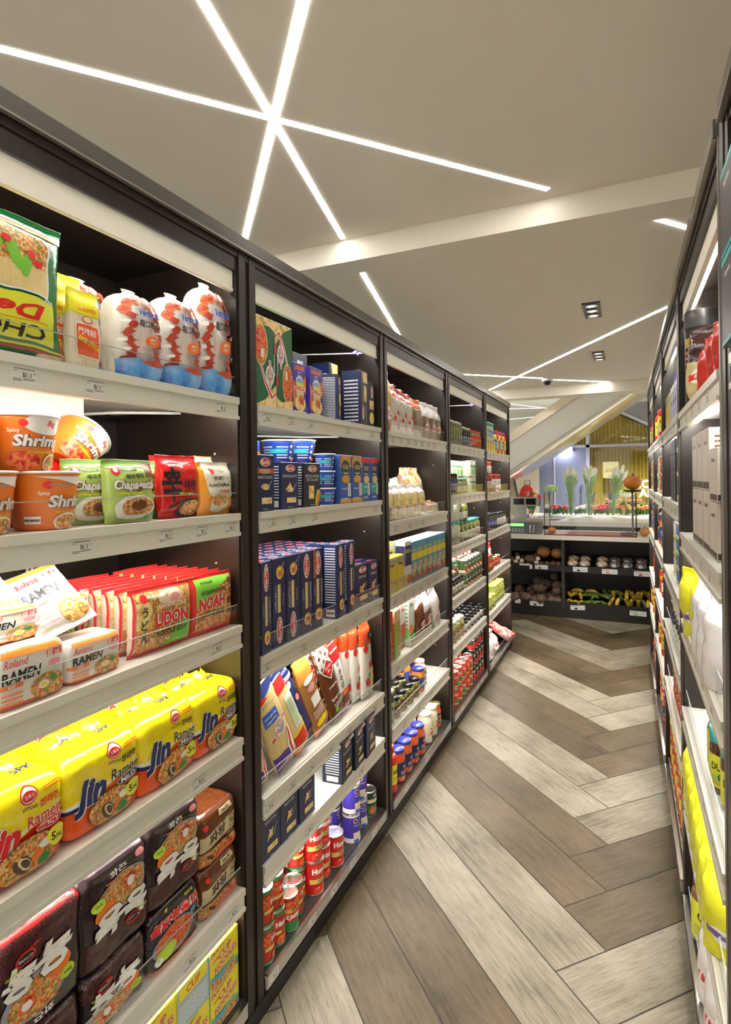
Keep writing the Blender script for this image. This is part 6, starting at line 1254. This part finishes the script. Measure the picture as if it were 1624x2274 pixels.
thing('gourd', '', 'large brown root lying in the upper left bin', 'vegetable', None, (-.98, Y0+.12, slope(.49, .12)), (0, .2, .2)); thing('squash', '', 'left orange brown squash in the upper left bin', 'vegetable', None, (-.84, Y0+.17, slope(.49, .17)+.07)); thing('squash', '', 'right orange brown squash in the upper left bin', 'vegetable', None, (-.70, Y0+.19, slope(.49, .19)+.06), s=.9)
# plantains
def plantain(key, m, L=.17):
    mb = MB(); pts = []; rr = []
    for i in range(10):
        t = i/9; a = (t-.5)*1.3; pts.append((L*.5*sin(a)*1.25, 0, L*.5*(cos(a)-.8)*1.0)); rr.append(.021*math.sin(pi*(.06+.88*t))**.45 if 0 < i < 9 else .006)
    mb.tube(pts, rr, m, 8); zm = min(v[2] for v in mb.v); mb.deform(lambda p: Vector((p.x, p.y, p.z-zm)))
    st = MB(); p0 = Vector(pts[0]); d = (Vector(pts[0])-Vector(pts[1])).normalized(); st.tube([p0-Vector((0, 0, zm)), p0+d*.018-Vector((0, 0, zm))], [.006, .005], M('stem_dark', (.05, .035, .015), .6), 6)
    reg(key, 'plantain', ('fruit', mb), L, .05, .05, 'fruit', [('stem', st)])
PY = MN('plantain_yellow', [(.03, .02, .008), (.55, .36, .03), (.68, .46, .05)], 22, .45, 'noise'); PG = MN('plantain_green', [(.05, .08, .012), (.13, .19, .03)], 20, .45, 'noise')
plantain('ply', PY); plantain('plg', PG)
rnd = random.Random(5)
for i in range(30):
    x = -.57+.77*(i % 15)/14+rnd.uniform(-.015, .015); lay = i//15; y = .05+.09*lay+rnd.uniform(0, .03)
    green = (-.42 < x < -.18) or rnd.random() < .15
    rz = rnd.uniform(-.9, .9) if green else rnd.uniform(.7, 2.3); tl = rnd.uniform(-.5, .5)
    if x > -.15: tl = 1.1*rnd.choice((1, 1, -1))
    thing('plg' if green else 'ply', '', ('green plantain in the lower right bin' if green else 'ripe yellow plantain in the lower right bin'), 'fruit', 'green plantains' if green else 'yellow plantains', (x, Y0+y, slope(.09, y)+.012+.045*lay+(.05 if abs(tl) > 1 else .02)), (0, tl, rz), 1.0)
for i, (x, rz, tl, gr) in enumerate(((-.36, .1, 0, 0), (-.22, 1.2, .6, 1), (-.17, 1.4, .6, 1), (-.10, .1, .1, 0), (.02, .3, .9, 0), (.12, .5, -.8, 0), (.17, .2, .9, 0), (-.5, .2, .0, 0))):
    y = .23; thing('plg' if gr else 'ply', '', ('green plantain on top of the heap' if gr else 'yellow plantain on top of the heap'), 'fruit', 'top plantains %s' % ('green' if gr else 'yellow'), (x, Y0+y, slope(.09, y)+.09), (0, tl, rz))
# packed trays in the upper right bin
MUS = MN('tray_mushrooms', [(.12, .06, .03), (.42, .28, .16), (.6, .48, .34), (.2, .1, .05)], 70, .4, 'vor', bump=.4); DKF = MN('tray_dark_food', [(.02, .015, .012), (.1, .07, .06), (.3, .25, .22)], 60, .3, 'vor')
def ptray(key, m):
    mb = MB(); mb.prism([(-.06, -.045), (.06, -.045), (.06, .045), (-.06, .045)], 0, .03, M('tray_black', (.01, .01, .01), .3))
    f = MB(); rd = random.Random(3)
    f.ellipsoid((0, 0, .035), (.056, .042, .035), m, 18, 8, f=lambda a, p: 1+.1*noise.noise(Vector((cos(a)*3, sin(a)*3, p*3))))
    c = MB(); c.box(-.0605, -.0455, .03, .0605, .0455, .075, MG('tray_clear_lid')); l = MB(); l.box(-.03, -.0475, .035, .01, -.046, .058, CARD)
    reg(key, 'food_tray', ('tray', mb), .12, .09, .075, 'food tray', [('food', f), ('clear_lid', c), ('sticker', l)])
ptray('tr1', MUS); ptray('tr2', DKF)
for i, (x, k) in enumerate(((-.53, 'tr1'), (-.41, 'tr1'), (-.24, 'tr1'), (-.12, 'tr2'), (-.0, 'tr2'), (.13, 'tr2'))):
    for j in range(2):
        y = .08+.11*j; thing(k, '', 'clear topped %s tray, %s from left, %s row' % ('mushroom' if k == 'tr1' else 'dark fruit', ORD[i], ('front', 'rear')[j]), 'food tray', 'packed trays in the upper right bin', (x, Y0+y, slope(.49, y)+.008+.012*j), (.2, 0, random.uniform(-.1, .1)), (1, 1, 1.25))
# --- things on the counter
Z = .872
STL = M('scale_steel', (.45, .45, .43), .3, .8)
r = empty('weighing_scale', (-1.02, 6.62, Z)); tag(r, 'grey steel weighing scale with green display on the left counter end', 'scale')
mb = MB(); mb.prism([(-.17, -.13), (.15, -.13), (.15, .17), (-.17, .17)], .0, .13, M('scale_grey', (.16, .17, .18), .4)); mb.box(-.17, -.134, .015, .03, -.13, .125, M('scale_panel', (.10, .12, .16), .35))
a = Art()
for i in range(4):
    for j in range(3): a.rect(-.15+.035*i, .02+.015*j, -.125+.035*i, .031+.015*j, GREY)
a.lay(mb, lambda p, q, o: (p, -.134-o, q), None, base=.0004); adopt(r, mb.build('body'))
mb = MB(); mb.box(-.165, -.137, .085, -.02, -.134, .118, M('lcd_green', (.1, .5, .1), .4, emit=(.25, .9, .2), es=1.3)); adopt(r, mb.build('display'))
mb = MB(); mb.box(-.18, -.14, .13, .16, .18, .142, STL); mb.tube([(.05, -.14, .10), (.05, -.15, .03), (.09, -.15, .02), (.09, -.145, .1)], .008, STL, 8); adopt(r, mb.build('weighing_plate'))
mb = MB(); mb.box(-.17, .12, .14, -.03, .16, .30, STL); adopt(r, mb.build('post'))
mb = MB(); mb.box(-.2, .10, .30, .1, .18, .40, STL); mb.box(-.17, .096, .315, -.05, .1, .385, M('screen_black', (.008, .008, .008), .15)); mb.box(-.03, .096, .315, .08, .1, .385, M('screen_black', (.008, .008, .008))); adopt(r, mb.build('customer_display'))
# glass case
r = empty('glass_display_case', (-.36, 6.68, Z)); tag(r, 'open glass display case with dark frame and burgundy floor', 'display case')
W2, D2, H2 = .452, .24, .455; FR = M('case_frame_black', (.012, .01, .01), .3)
mb = MB()
for sx in (-1, 1):
    for sy in (-1, 1): mb.box(sx*W2-.004, sy*D2-.004, 0, sx*W2+.004, sy*D2+.004, H2, FR)
mb.box(-W2, -D2-.004, 0, W2, -D2+.004, .012, M('case_frame_red', (.22, .02, .02), .3)); adopt(r, mb.build('frame'))
mb = MB(); mb.box(-W2, -D2, 0, W2, D2, .006, M('case_floor_burgundy', (.26, .025, .03), .3)); adopt(r, mb.build('base_panel'))
for nm, b_ in (('front_glass', (-W2, -D2-.002, .012, W2, -D2+.002, H2)), ('side_glass', (-W2-.002, -D2, .012, -W2+.002, D2, H2)), ('side_glass', (W2-.002, -D2, .012, W2+.002, D2, H2))):
    mb = MB(); mb.box(*b_, CLEAR); adopt(r, mb.build(nm))
PUM = MN('pumpkin_skin', [(.48, .13, .01), (.62, .2, .02)], 6, .45, 'noise')
def pumpkin(R, Hh, loc, label, m=PUM, kind='pumpkin', cat='pumpkin'):
    r = empty(kind, loc); mb = MB(); mb.ellipsoid((0, 0, Hh/2), (R, R, Hh/2), m, 40, 14, f=lambda a, p: 1-.05*abs(sin(a*4.5))*cos(p)-(.12 if p > 1.3 else 0)); adopt(r, mb.build('skin'))
    mb = MB(); mb.tube([(0, 0, Hh*.9), (.004, 0, Hh*1.02), (R*.12, .0, Hh*1.14)], [R*.12, R*.08, R*.1], M('pumpkin_stem', (.07, .06, .02), .7), 8); adopt(r, mb.build('stem')); return tag(r, label, cat)
pumpkin(.042, .075, (-.745, 6.52, Z+.007), 'small orange pumpkin in the left corner of the glass case')
r = tag(empty('berry_plate', (.0, 6.56, Z+.007)), 'dark plate of berries in the right corner of the glass case', 'plate')
mb = MB(); mb.lathe([(.04, 0), (.075, .008), (.072, .012), (.001, .008)], M('plate_dark', (.03, .012, .012), .3), 24); adopt(r, mb.build('plate'))
mb = MB(); rd = random.Random(4)
for i in range(26): mb.ellipsoid((rd.uniform(-.055, .055), rd.uniform(-.04, .04), .018+rd.uniform(0, .012)), (.01, .01, .009), M('berry', (.06, .012, .012), .3), 8, 6)
o = adopt(r, mb.build('berries')); o['kind'] = 'stuff'
r = tag(empty('cake_stand', (.06, 6.75, Z)), 'dark pedestal stand holding the big pumpkin above the glass case', 'stand'); mb = MB(); mb.lathe([(.05, 0), (.05, .01), (.01, .02), (.01, .455), (.085, .462), (.09, .48), (.001, .48)], M('stand_dark', (.015, .014, .013), .3), 28); adopt(r, mb.build('pedestal'))
pumpkin(.092, .155, (.06, 6.75, Z+.481), 'big orange pumpkin on the dark stand above the glass case')
WAXP = M('pumpkin_pale', (.55, .28, .08), .4); pumpkin(.048, .095, (.165, 6.58, Z), 'small orange pumpkin on the counter right of the glass case', WAXP); pumpkin(.05, .10, (.245, 6.62, Z), 'second small pumpkin at the far right counter end', WAXP)
# rear flower counter
r = tag(empty('flower_counter', (0, 7.35, 0)), 'bright white rear counter that carries the flower vases', 'counter'); mb = MB(); mb.box(-1.75, .0, 0, 1.4, 1.55, .90, M('rear_counter_body', (.03, .028, .025), .3)); adopt(r, mb.build('body')); mb = MB(); mb.box(-1.8, -.03, .90, 1.45, 1.6, .955, M('rear_counter_white', (.80, .80, .77), .3)); adopt(r, mb.build('worktop'))
for i, (x, y) in enumerate(((-.92, 7.6), (-.9, 7.9))):
    r = tag(empty('serving_tray', (x, y, .956)), '%s white oval serving tray on the rear counter left' % ('near', 'far')[i], 'tray', 'white oval trays'); mb = MB(); mb.lathe([(.1, 0), (.16, .012), (.17, .02), (.165, .022), (.1, .006), (.001, .005)], M('tray_enamel', (.72, .72, .70), .2), 28); adopt(r, mb.build('dish')); r.scale = (1.1, .8, 1)
GLS = MG('vase_glass', (.93, .97, .95), 1.6); WATER = MG('vase_water', (.85, .93, .88), .6); STM = M('stem_green', (.28, .48, .14), .45); PET = M('petal_white_green', (.74, .86, .60), .45); PET2 = M('petal_white', (.82, .84, .76), .45); WRAP = MG('cellophane', (.92, .96, .94), 2.2, .12)
def flare(h, r0, r1, m, n=24):
    mb = MB(); mb.lathe([(r0*1.5, 0), (r0*1.55, .012), (r0*.8, .03), (r0*.75, .06), (r0, h*.5), (r1*.8, h*.85), (r1, h), (r1*.96, h-.002), (r1*.76, h*.84), (r0*.93, h*.5), (r0*.6, .07)], m, n, close=False); return mb
def bunch(loc, label, lean=0, seed=1, vh=.32):
    r = tag(empty('glass_vase', loc), 'flared glass vase holding the ' + label, 'vase', None); adopt(r, flare(vh, .05, .095, GLS).build('vase_body')); mb = MB(); mb.lathe([(.045, .05), (.048, .12), (.001, .12)], WATER, 20); adopt(r, mb.build('water'))
    f = tag(empty('lily_bunch', loc), label, 'flowers'); rd = random.Random(seed)
    mb = MB(); hd = MB(); lf = MB()
    for i in range(11):
        a = i*2.4; q = .012+.045*math.sqrt(i/11); tx, ty = q*cos(a)*1.5+lean, q*sin(a)*1.5; top = .50+rd.uniform(0, .1)
        mb.tube([(q*cos(a)*.3, q*sin(a)*.3, .02), (q*cos(a)*.5+lean*.2, q*sin(a)*.5, vh*.8), (tx, ty, top)], .0042, STM, 6)
        hd.ellipsoid((tx*1.05, ty*1.05, top+.035), (.020, .020, .066), PET2 if i % 3 else PET, 10, 8, rot=Matrix.Rotation(q*5*cos(a)+lean*2, 3, 'Y'))
        lf.ellipsoid((tx*.9+.01, ty*.9, top-.06), (.012, .005, .06), M('leaf_pale', (.42, .58, .28), .45), 8, 6, rot=Matrix.Rotation(.5*cos(a), 3, 'Y'))
    adopt(f, mb.build('stems')); adopt(f, hd.build('blossoms')); adopt(f, lf.build('leaves'))
    c = MB(); c.lathe([(.03, vh*.6), (.05, vh), (.085, .52), (.1, .56)], WRAP, 16, (lean*.6, 0, 0), close=False); adopt(f, c.build('cellophane_wrap'))
bunch((-.70, 8.35, .956), 'leftmost tall bunch of white green lilies', 0, 1); bunch((-.465, 8.35, .956), 'middle tall bunch of white green lilies', .01, 2); bunch((-.165, 8.35, .956), 'right bunch of white green lilies leaning right', .08, 3)
r = tag(empty('glass_vase', (-.96, 8.0, .956)), 'straight glass cylinder vase at the left of the lily vases', 'vase'); mb = MB(); mb.lathe([(.06, 0), (.06, .32), (.057, .32), (.057, .01)], GLS, 24, close=False); adopt(r, mb.build('vase_body')); mb = MB(); mb.lathe([(.055, .01), (.055, .12), (.001, .12)], WATER, 20); adopt(r, mb.build('water'))
r = tag(empty('cabbage_flower', (-.92, 8.0, 1.02)), 'round pale green cabbage flower in the cylinder vase', 'flowers'); mb = MB(); mb.tube([(-.04, 0, 0), (-.02, 0, .2), (.0, 0, .3)], .006, STM, 6); adopt(r, mb.build('stem')); mb = MB()
for i in range(14): a = i*2.4; q = .02+.045*i/14; mb.ellipsoid((q*cos(a), q*sin(a), .34-.03*i/14), (.04, .035, .035), M('cabbage_leaf', (.38, .58, .25), .5) if i > 4 else PET2, 10, 7)
adopt(r, mb.build('head'))
r = tag(empty('flower_vase', (-1.13, 7.75, .956)), 'small glass vase behind the scale', 'vase'); adopt(r, flare(.2, .03, .05, GLS).build('vase_body')); 
r = tag(empty('rose_bunch', (-1.13, 7.75, 1.1)), 'bunch of red and pink roses with white tulips behind the scale', 'flowers'); rd = random.Random(9); mb = MB(); lf = MB(); st = MB()
ROSE = [M('rose_red', (.65, .02, .03), .5), M('rose_pink', (.8, .25, .25), .5), M('rose_white', (.8, .78, .7), .5), M('rose_yellow', (.8, .6, .12), .5), M('rose_orange', (.8, .25, .04), .5), M('rose_salmon', (.75, .3, .2), .5)]
for i in range(18):
    a = i*2.4; q = .09*math.sqrt(i/18); x, y, z = q*cos(a)*1.2, q*sin(a), .12+rd.uniform(-.06, .12); mb.ellipsoid((x, y, z), (.028, .028, .026), ROSE[(0, 0, 1, 2, 0, 3)[i % 6]], 10, 7); st.tube([(0, 0, -.1), (x, y, z)], .003, STM, 5); lf.ellipsoid((x, y-.01, z-.06), (.02, .012, .03), M('leaf_dark', (.03, .15, .03), .5), 8, 6)
adopt(r, mb.build('blossoms')); adopt(r, lf.build('leaves')); adopt(r, st.build('stems'))
# rows of rose bunches along the back of the flower counter
def roses(x, m, label, n=9, y=8.72, z=.956):
    r = tag(empty('rose_bunch', (x, y, z)), label, 'flowers', 'rose bunches at the back'); rd = random.Random(int(x*100)); mb = MB(); lf = MB()
    for i in range(n): mb.ellipsoid((rd.uniform(-.07, .07), rd.uniform(-.05, .05), .10+rd.uniform(-.015, .03)), (.026, .026, .022), ROSE[m], 10, 7)
    for i in range(10): lf.ellipsoid((rd.uniform(-.07, .07), rd.uniform(-.05, .03), .05+rd.uniform(-.02, .03)), (.02, .015, .035), M('leaf_dark', (.03, .15, .03)), 8, 6)
    adopt(r, mb.build('blossoms')); adopt(r, lf.build('leaves'))
for x, m, nm in ((-.97, 0, 'leftmost red'), (-.84, 0, 'second red'), (-.60, 2, 'white wrapped'), (-.42, 1, 'pink'), (-.30, 0, 'red middle'), (-.05, 4, 'orange'), (.08, 3, 'yellow'), (.2, 4, 'right orange')): roses(x, m, '%s bunch of roses behind the lily vases' % nm, y=8.72)
for x, m, nm in ((-.03, 3, 'yellow'), (.12, 5, 'salmon'), (-.2, 5, 'salmon pink')): roses(x, m, '%s rose bunch in the upper rear row' % nm, y=8.9, z=1.03)
r = tag(empty('fruit_bowl', (.0, 8.85, 1.2)), 'glass bowl heaped with yellow green grapes on a tall stand', 'bowl'); mb = MB(); mb.lathe([(.05, -.245), (.012, -.23), (.012, 0), (.04, .0), (.12, .05), (.118, .052), (.04, .01)], M('bowl_white', (.7, .7, .66), .2), 24, close=False); adopt(r, mb.build('bowl')); mb = MB(); rd = random.Random(2)
for i in range(60): a = rd.uniform(0, 6.28); q = .10*math.sqrt(rd.random()); mb.ellipsoid((q*cos(a), q*sin(a), .05+.08*(1-q/.11)*rd.random()+.01), (.015,)*3, M('grape', (.45, .55, .08), .3), 8, 5)
o = adopt(r, mb.build('grapes')); o['kind'] = 'stuff'
r = tag(empty('jug', (-1.19, 7.5, .956)), 'white and blue jar with yellow lid behind the scale', 'jar'); mb = MB(); mb.lathe([(.05, 0), (.055, .01), (.055, .12), (.04, .15)], M('jug_white', (.7, .7, .66), .3), 20); adopt(r, mb.build('body')); mb = MB(); mb.lathe([(.057, .02), (.057, .07)], M('jug_blue', (.05, .15, .5), .3), 20, close=False); adopt(r, mb.build('label'))
r = tag(empty('gift_bag', (-1.32, 8.6, .956)), 'bright red paper gift bag with white round ornaments on the rear counter', 'bag'); mb = MB(); mb.ellipsoid((0, 0, .22), (.13, .07, .22), M('gift_red', (.75, .05, .04), .4), 16, 10); adopt(r, mb.build('body')); mb = MB(); mb.tube([(-.05, 0, .4), (-.03, 0, .5), (.03, 0, .5), (.05, 0, .4)], .005, M('gift_handle', (.02, .02, .02), .5), 6); adopt(r, mb.build('handle')); mb = MB(); mb.ellipsoid((-.04, -.07, .2), (.035, .015, .04), PET2, 10, 6); mb.ellipsoid((-.04, -.07, .12), (.035, .015, .04), PET2, 10, 6); adopt(r, mb.build('ornament'))
r = tag(empty('price_board', (-1.3, 8.0, .956)), 'slim black framed board leaning behind the scale', 'board'); mb = MB(); mb.box(-.01, -.02, 0, .01, .02, .62, M('board_frame', (.05, .05, .05), .4), rot=Matrix.Rotation(-.2, 3, 'Y'), c=(0, 0, 0)); adopt(r, mb.build('frame')); mb = MB(); mb.box(-.14, .0, .05, -.012, .01, .5, M('board_face', (.5, .45, .3), .5), rot=Matrix.Rotation(-.2, 3, 'Y'), c=(0, 0, 0)); adopt(r, mb.build('face'))

# ================================================================== staircase underside seen beyond the bulkhead
st = tag(empty('staircase', (0, 7.6, 0)), 'white sided staircase rising to the right with polished metal underside', 'staircase')
WS = M('stair_white', (.62, .61, .57), .45); CH = M('stair_polished_metal', (.80, .76, .68), .22, .75); BR = M('stair_brushed_trim', (.62, .55, .44), .35, .85)
k_ = (2.534-2.002)/(-.451+1.305)
xa, xb = -2.6, 1.0
def ln(x, z0, x0, k): return z0+(x-x0)*k
def band(z_lo, z_hi, y0, y1, m, name):
    mb = MB(); vs = []
    for x in (xa, xb):
        for y in (y0, y1): vs += [(x, y, z_lo(x)), (x, y, z_hi(x))]
    mb.add(vs, [(0, 1, 5, 4), (2, 6, 7, 3), (0, 4, 6, 2), (1, 3, 7, 5), (0, 2, 3, 1), (4, 5, 7, 6)], m); adopt(st, mb.build(name))
kt = (2.528-2.131)/(-.685+1.304); kl = (2.35-1.547)/(-.044+1.259)
band(lambda x: ln(x, 2.002, -1.305, .64), lambda x: ln(x, 2.128, -1.305, .64), -.02, .05, BR, 'upper_trim')
band(lambda x: ln(x, 1.63, -1.305, .662), lambda x: ln(x, 2.002, -1.305, .64), 0, 1.3, WS, 'side_panel')
mb = MB(); n = 10; vs = []
for x in (xa, xb):
    for i in range(n+1):
        a = pi*i/n; vs.append((x, .65-.67*cos(a), ln(x, 1.64, -1.305, .662)-.115*sin(a)**.6))
mb.add(vs, [(i, i+1, n+2+i, n+1+i) for i in range(n)], CH, True); adopt(st, mb.build('soffit'))
# ================================================================== hall and shop front beyond
PALE = M('hall_ceiling_paint', (.84, .86, .78), .7)
mb = MB(); mb.box(-5, 7.16, 2.75, 3, 14.4, 2.8, PALE); struct(mb.build('ceiling_hall'))['kind'] = 'structure'
mb = MB(); mb.box(-5, 14.3, 0, 3, 14.4, 2.75, PALE); struct(mb.build('wall_far'))
mb = MB(); mb.box(-5, 9.1, -.02, 3, 14.4, -.003, M('hall_floor', (.6, .57, .5), .3)); struct(mb.build('floor_hall'))
for a, b, lb in (((-1.95, 9.5), (-.9, 11.6), 'pale light line in the hall ceiling running away from the stairs'), ((-2.3, 10.4), (-1.0, 10.9), 'pale light line crossing the hall ceiling'), ((-2.6, 12.6), (-1.6, 12.2), 'farthest faint light line in the hall ceiling')): strip(a, b, 2.75, lb, .016, M('hall_line', (1, 1, 1), .5, emit=(1, 1, .95), es=5))
for i, (x, y) in enumerate(((-.3, 9.6), (.9, 9.8), (-1.2, 8.4), (.3, 8.2), (-.4, 7.7))):  # out-of-view downlights added to brighten the hall
    r = tag(empty('round_downlight', (x, y, 2.75)), 'small round downlight added to brighten the hall, %s one' % ORD[i], 'ceiling light', 'added hall lights'); mb = MB(); mb.lathe([(.06, 0), (.06, -.012), (.045, -.012)], M('downlight_white', (.7, .7, .7), .4), 20); adopt(r, mb.build('ring')); mb = MB(); mb.lathe([(.045, -.004), (.001, -.006)], M('lamp_face2', (1, 1, 1), .5, emit=(1, .97, .9), es=30), 20, close=False); adopt(r, mb.build('lamp'))
    l = D.lights.new('spot', 'SPOT'); l.energy = 300; l.spot_size = R_(110); l.spot_blend = .7; l.color = (1, .96, .88); l.shadow_soft_size = .05; lo = D.objects.new('lamp_beam', l); COL.objects.link(lo); adopt(r, lo); lo.location = (0, 0, -.03)
Yw = 10.6
LIL = M('frame_lilac', (.42, .42, .58), .4); DOORM = M('door_blue_grey', (.20, .23, .36), .35)
mb = MB(); mb.box(-1.85, Yw, 0, -1.42, Yw+.06, 2.2, M('wall_cream', (.6, .55, .45), .6)); struct(mb.build('wall_shopfront'))
BRK = MN('stacked_stone', [(.10, .11, .2), (.22, .24, .38), (.15, .16, .27)], 10, .6, 'noise', stretch=(1.5, 1, 12)); mb = MB(); mb.box(-1.42, Yw+.02, 0, -1.17, Yw+.08, 2.4, BRK); struct(mb.build('wall_stone'))
dr = empty('door_1', (-1.17, Yw, 0)); dr['kind'] = 'structure'; mb = MB(); mb.box(.03, .02, 0, .54, .06, 2.0, DOORM); adopt(dr, mb.build('door_leaf')); mb = MB(); mb.box(0, 0, 0, .03, .08, 2.06, LIL); mb.box(.54, 0, 0, .60, .08, 2.4, LIL); mb.box(0, 0, 2.0, .6, .08, 2.05, LIL); adopt(dr, mb.build('door_frame')); mb = MB(); mb.box(.45, -.03, .95, .475, .02, 1.35, M('door_pull', (.10, .11, .16), .3)); adopt(dr, mb.build('door_handle'))
wn = empty('window_1', (-.58, Yw, 0)); wn['kind'] = 'structure'; mb = MB(); mb.box(0, 0, 2.0, 2.2, .06, 2.045, LIL); mb.box(0, 0, .5, 2.2, .06, .56, LIL); adopt(wn, mb.build('window_frame')); mb = MB(); mb.box(0, .02, .56, 2.2, .03, 2.6, CLEAR); adopt(wn, mb.build('window_glass'))
mb = MB(); n = 170; vs = []
def topz(x): return 2.6 if x < -.17 else 2.6-(x+.17)*.55
for i in range(n+1):
    x = -.9+2.3*i/n; y = Yw+.22+.025*sin(i*pi/2.2+.6*sin(i*.37)); vs += [(x, y, .0), (x, y, max(1.6, topz(x)))]
mb.add(vs, [(2*i, 2*i+2, 2*i+3, 2*i+1) for i in range(n)], M('curtain_mustard', (.38, .29, .03), .6), True); tag(mb.build('curtain'), 'mustard yellow pleated curtain behind the shop window', 'curtain')
mb = MB(); mb.add([(-.75, Yw+.1, 2.86), (-.17, Yw+.1, 2.62), (1.3, Yw+.1, 1.82), (1.3, Yw+.1, 1.87), (-.17, Yw+.1, 2.67), (-.7, Yw+.1, 2.9)], [(1, 2, 3, 4)], M('gable_trim', (.6, .6, .66), .4)); mb.add([(-.17, Yw+.14, 2.62), (1.3, Yw+.14, 1.82), (1.3, Yw+.14, 2.75), (-.17, Yw+.14, 2.75)], [(0, 1, 2, 3)], M('gable_grey', (.30, .31, .33), .6)); struct(mb.build('trim_gable'))
mb = MB(); mb.box(-1.18, Yw+.3, 0, 1.5, Yw+.36, 2.75, M('shop_inside', (.2, .18, .12), .7)); struct(mb.build('wall_shop_inside'))
a = Art(); a.text('lelan', 0, .14, .07, BROWN, w=.17, shear=.3, bold=-.01); mb = MB(); mb.box(-.125, 0, 0, .125, .006, .28, M('poster_cream', (.42, .38, .2), .5)); a.lay(mb, lambda p, q, o: (p, -o, q), None, base=.001); tag(mb.build('poster', None, (-.235, Yw-.01, 1.465)), 'pale poster with dark script on the mustard curtain window', 'poster')
a = Art(); a.text('IC', 0, .21, .14, WHITE, bold=.04).text('AI', 0, .06, .14, WHITE, bold=.04); mb = MB(); mb.box(-.11, .0, 0, .11, .004, .3, M('banner_mustard', (.25, .18, .02), .5)); a.lay(mb, lambda p, q, o: (p, -o, q), None, base=.001); tag(mb.build('sign', None, (.275, Yw-.01, 1.15)), 'white capital letters on the window right of the poster', 'sign')
r = tag(empty('wall_lamp', (-.98, Yw-.12, 1.93)), 'added glowing oval imitating a lamp reflection on the blue grey door', 'lamp'); mb = MB(); mb.ellipsoid((0, 0, 0), (.13, .05, .07), M('lamp_glare', (1, 1, 1), .5, emit=(.95, .97, 1), es=18), 20, 12); adopt(r, mb.build('bulb')); mb = MB(); mb.box(-.14, .05, .0, .14, .1, .09, LIL); adopt(r, mb.build('bracket'))  # glowing oval and bracket added for a lamp's reflection on the door glass
for k_, p_ in PR.items():
    if not p_.used:
        for c_ in list(kids(p_.root))+[p_.root]: D.objects.remove(c_)
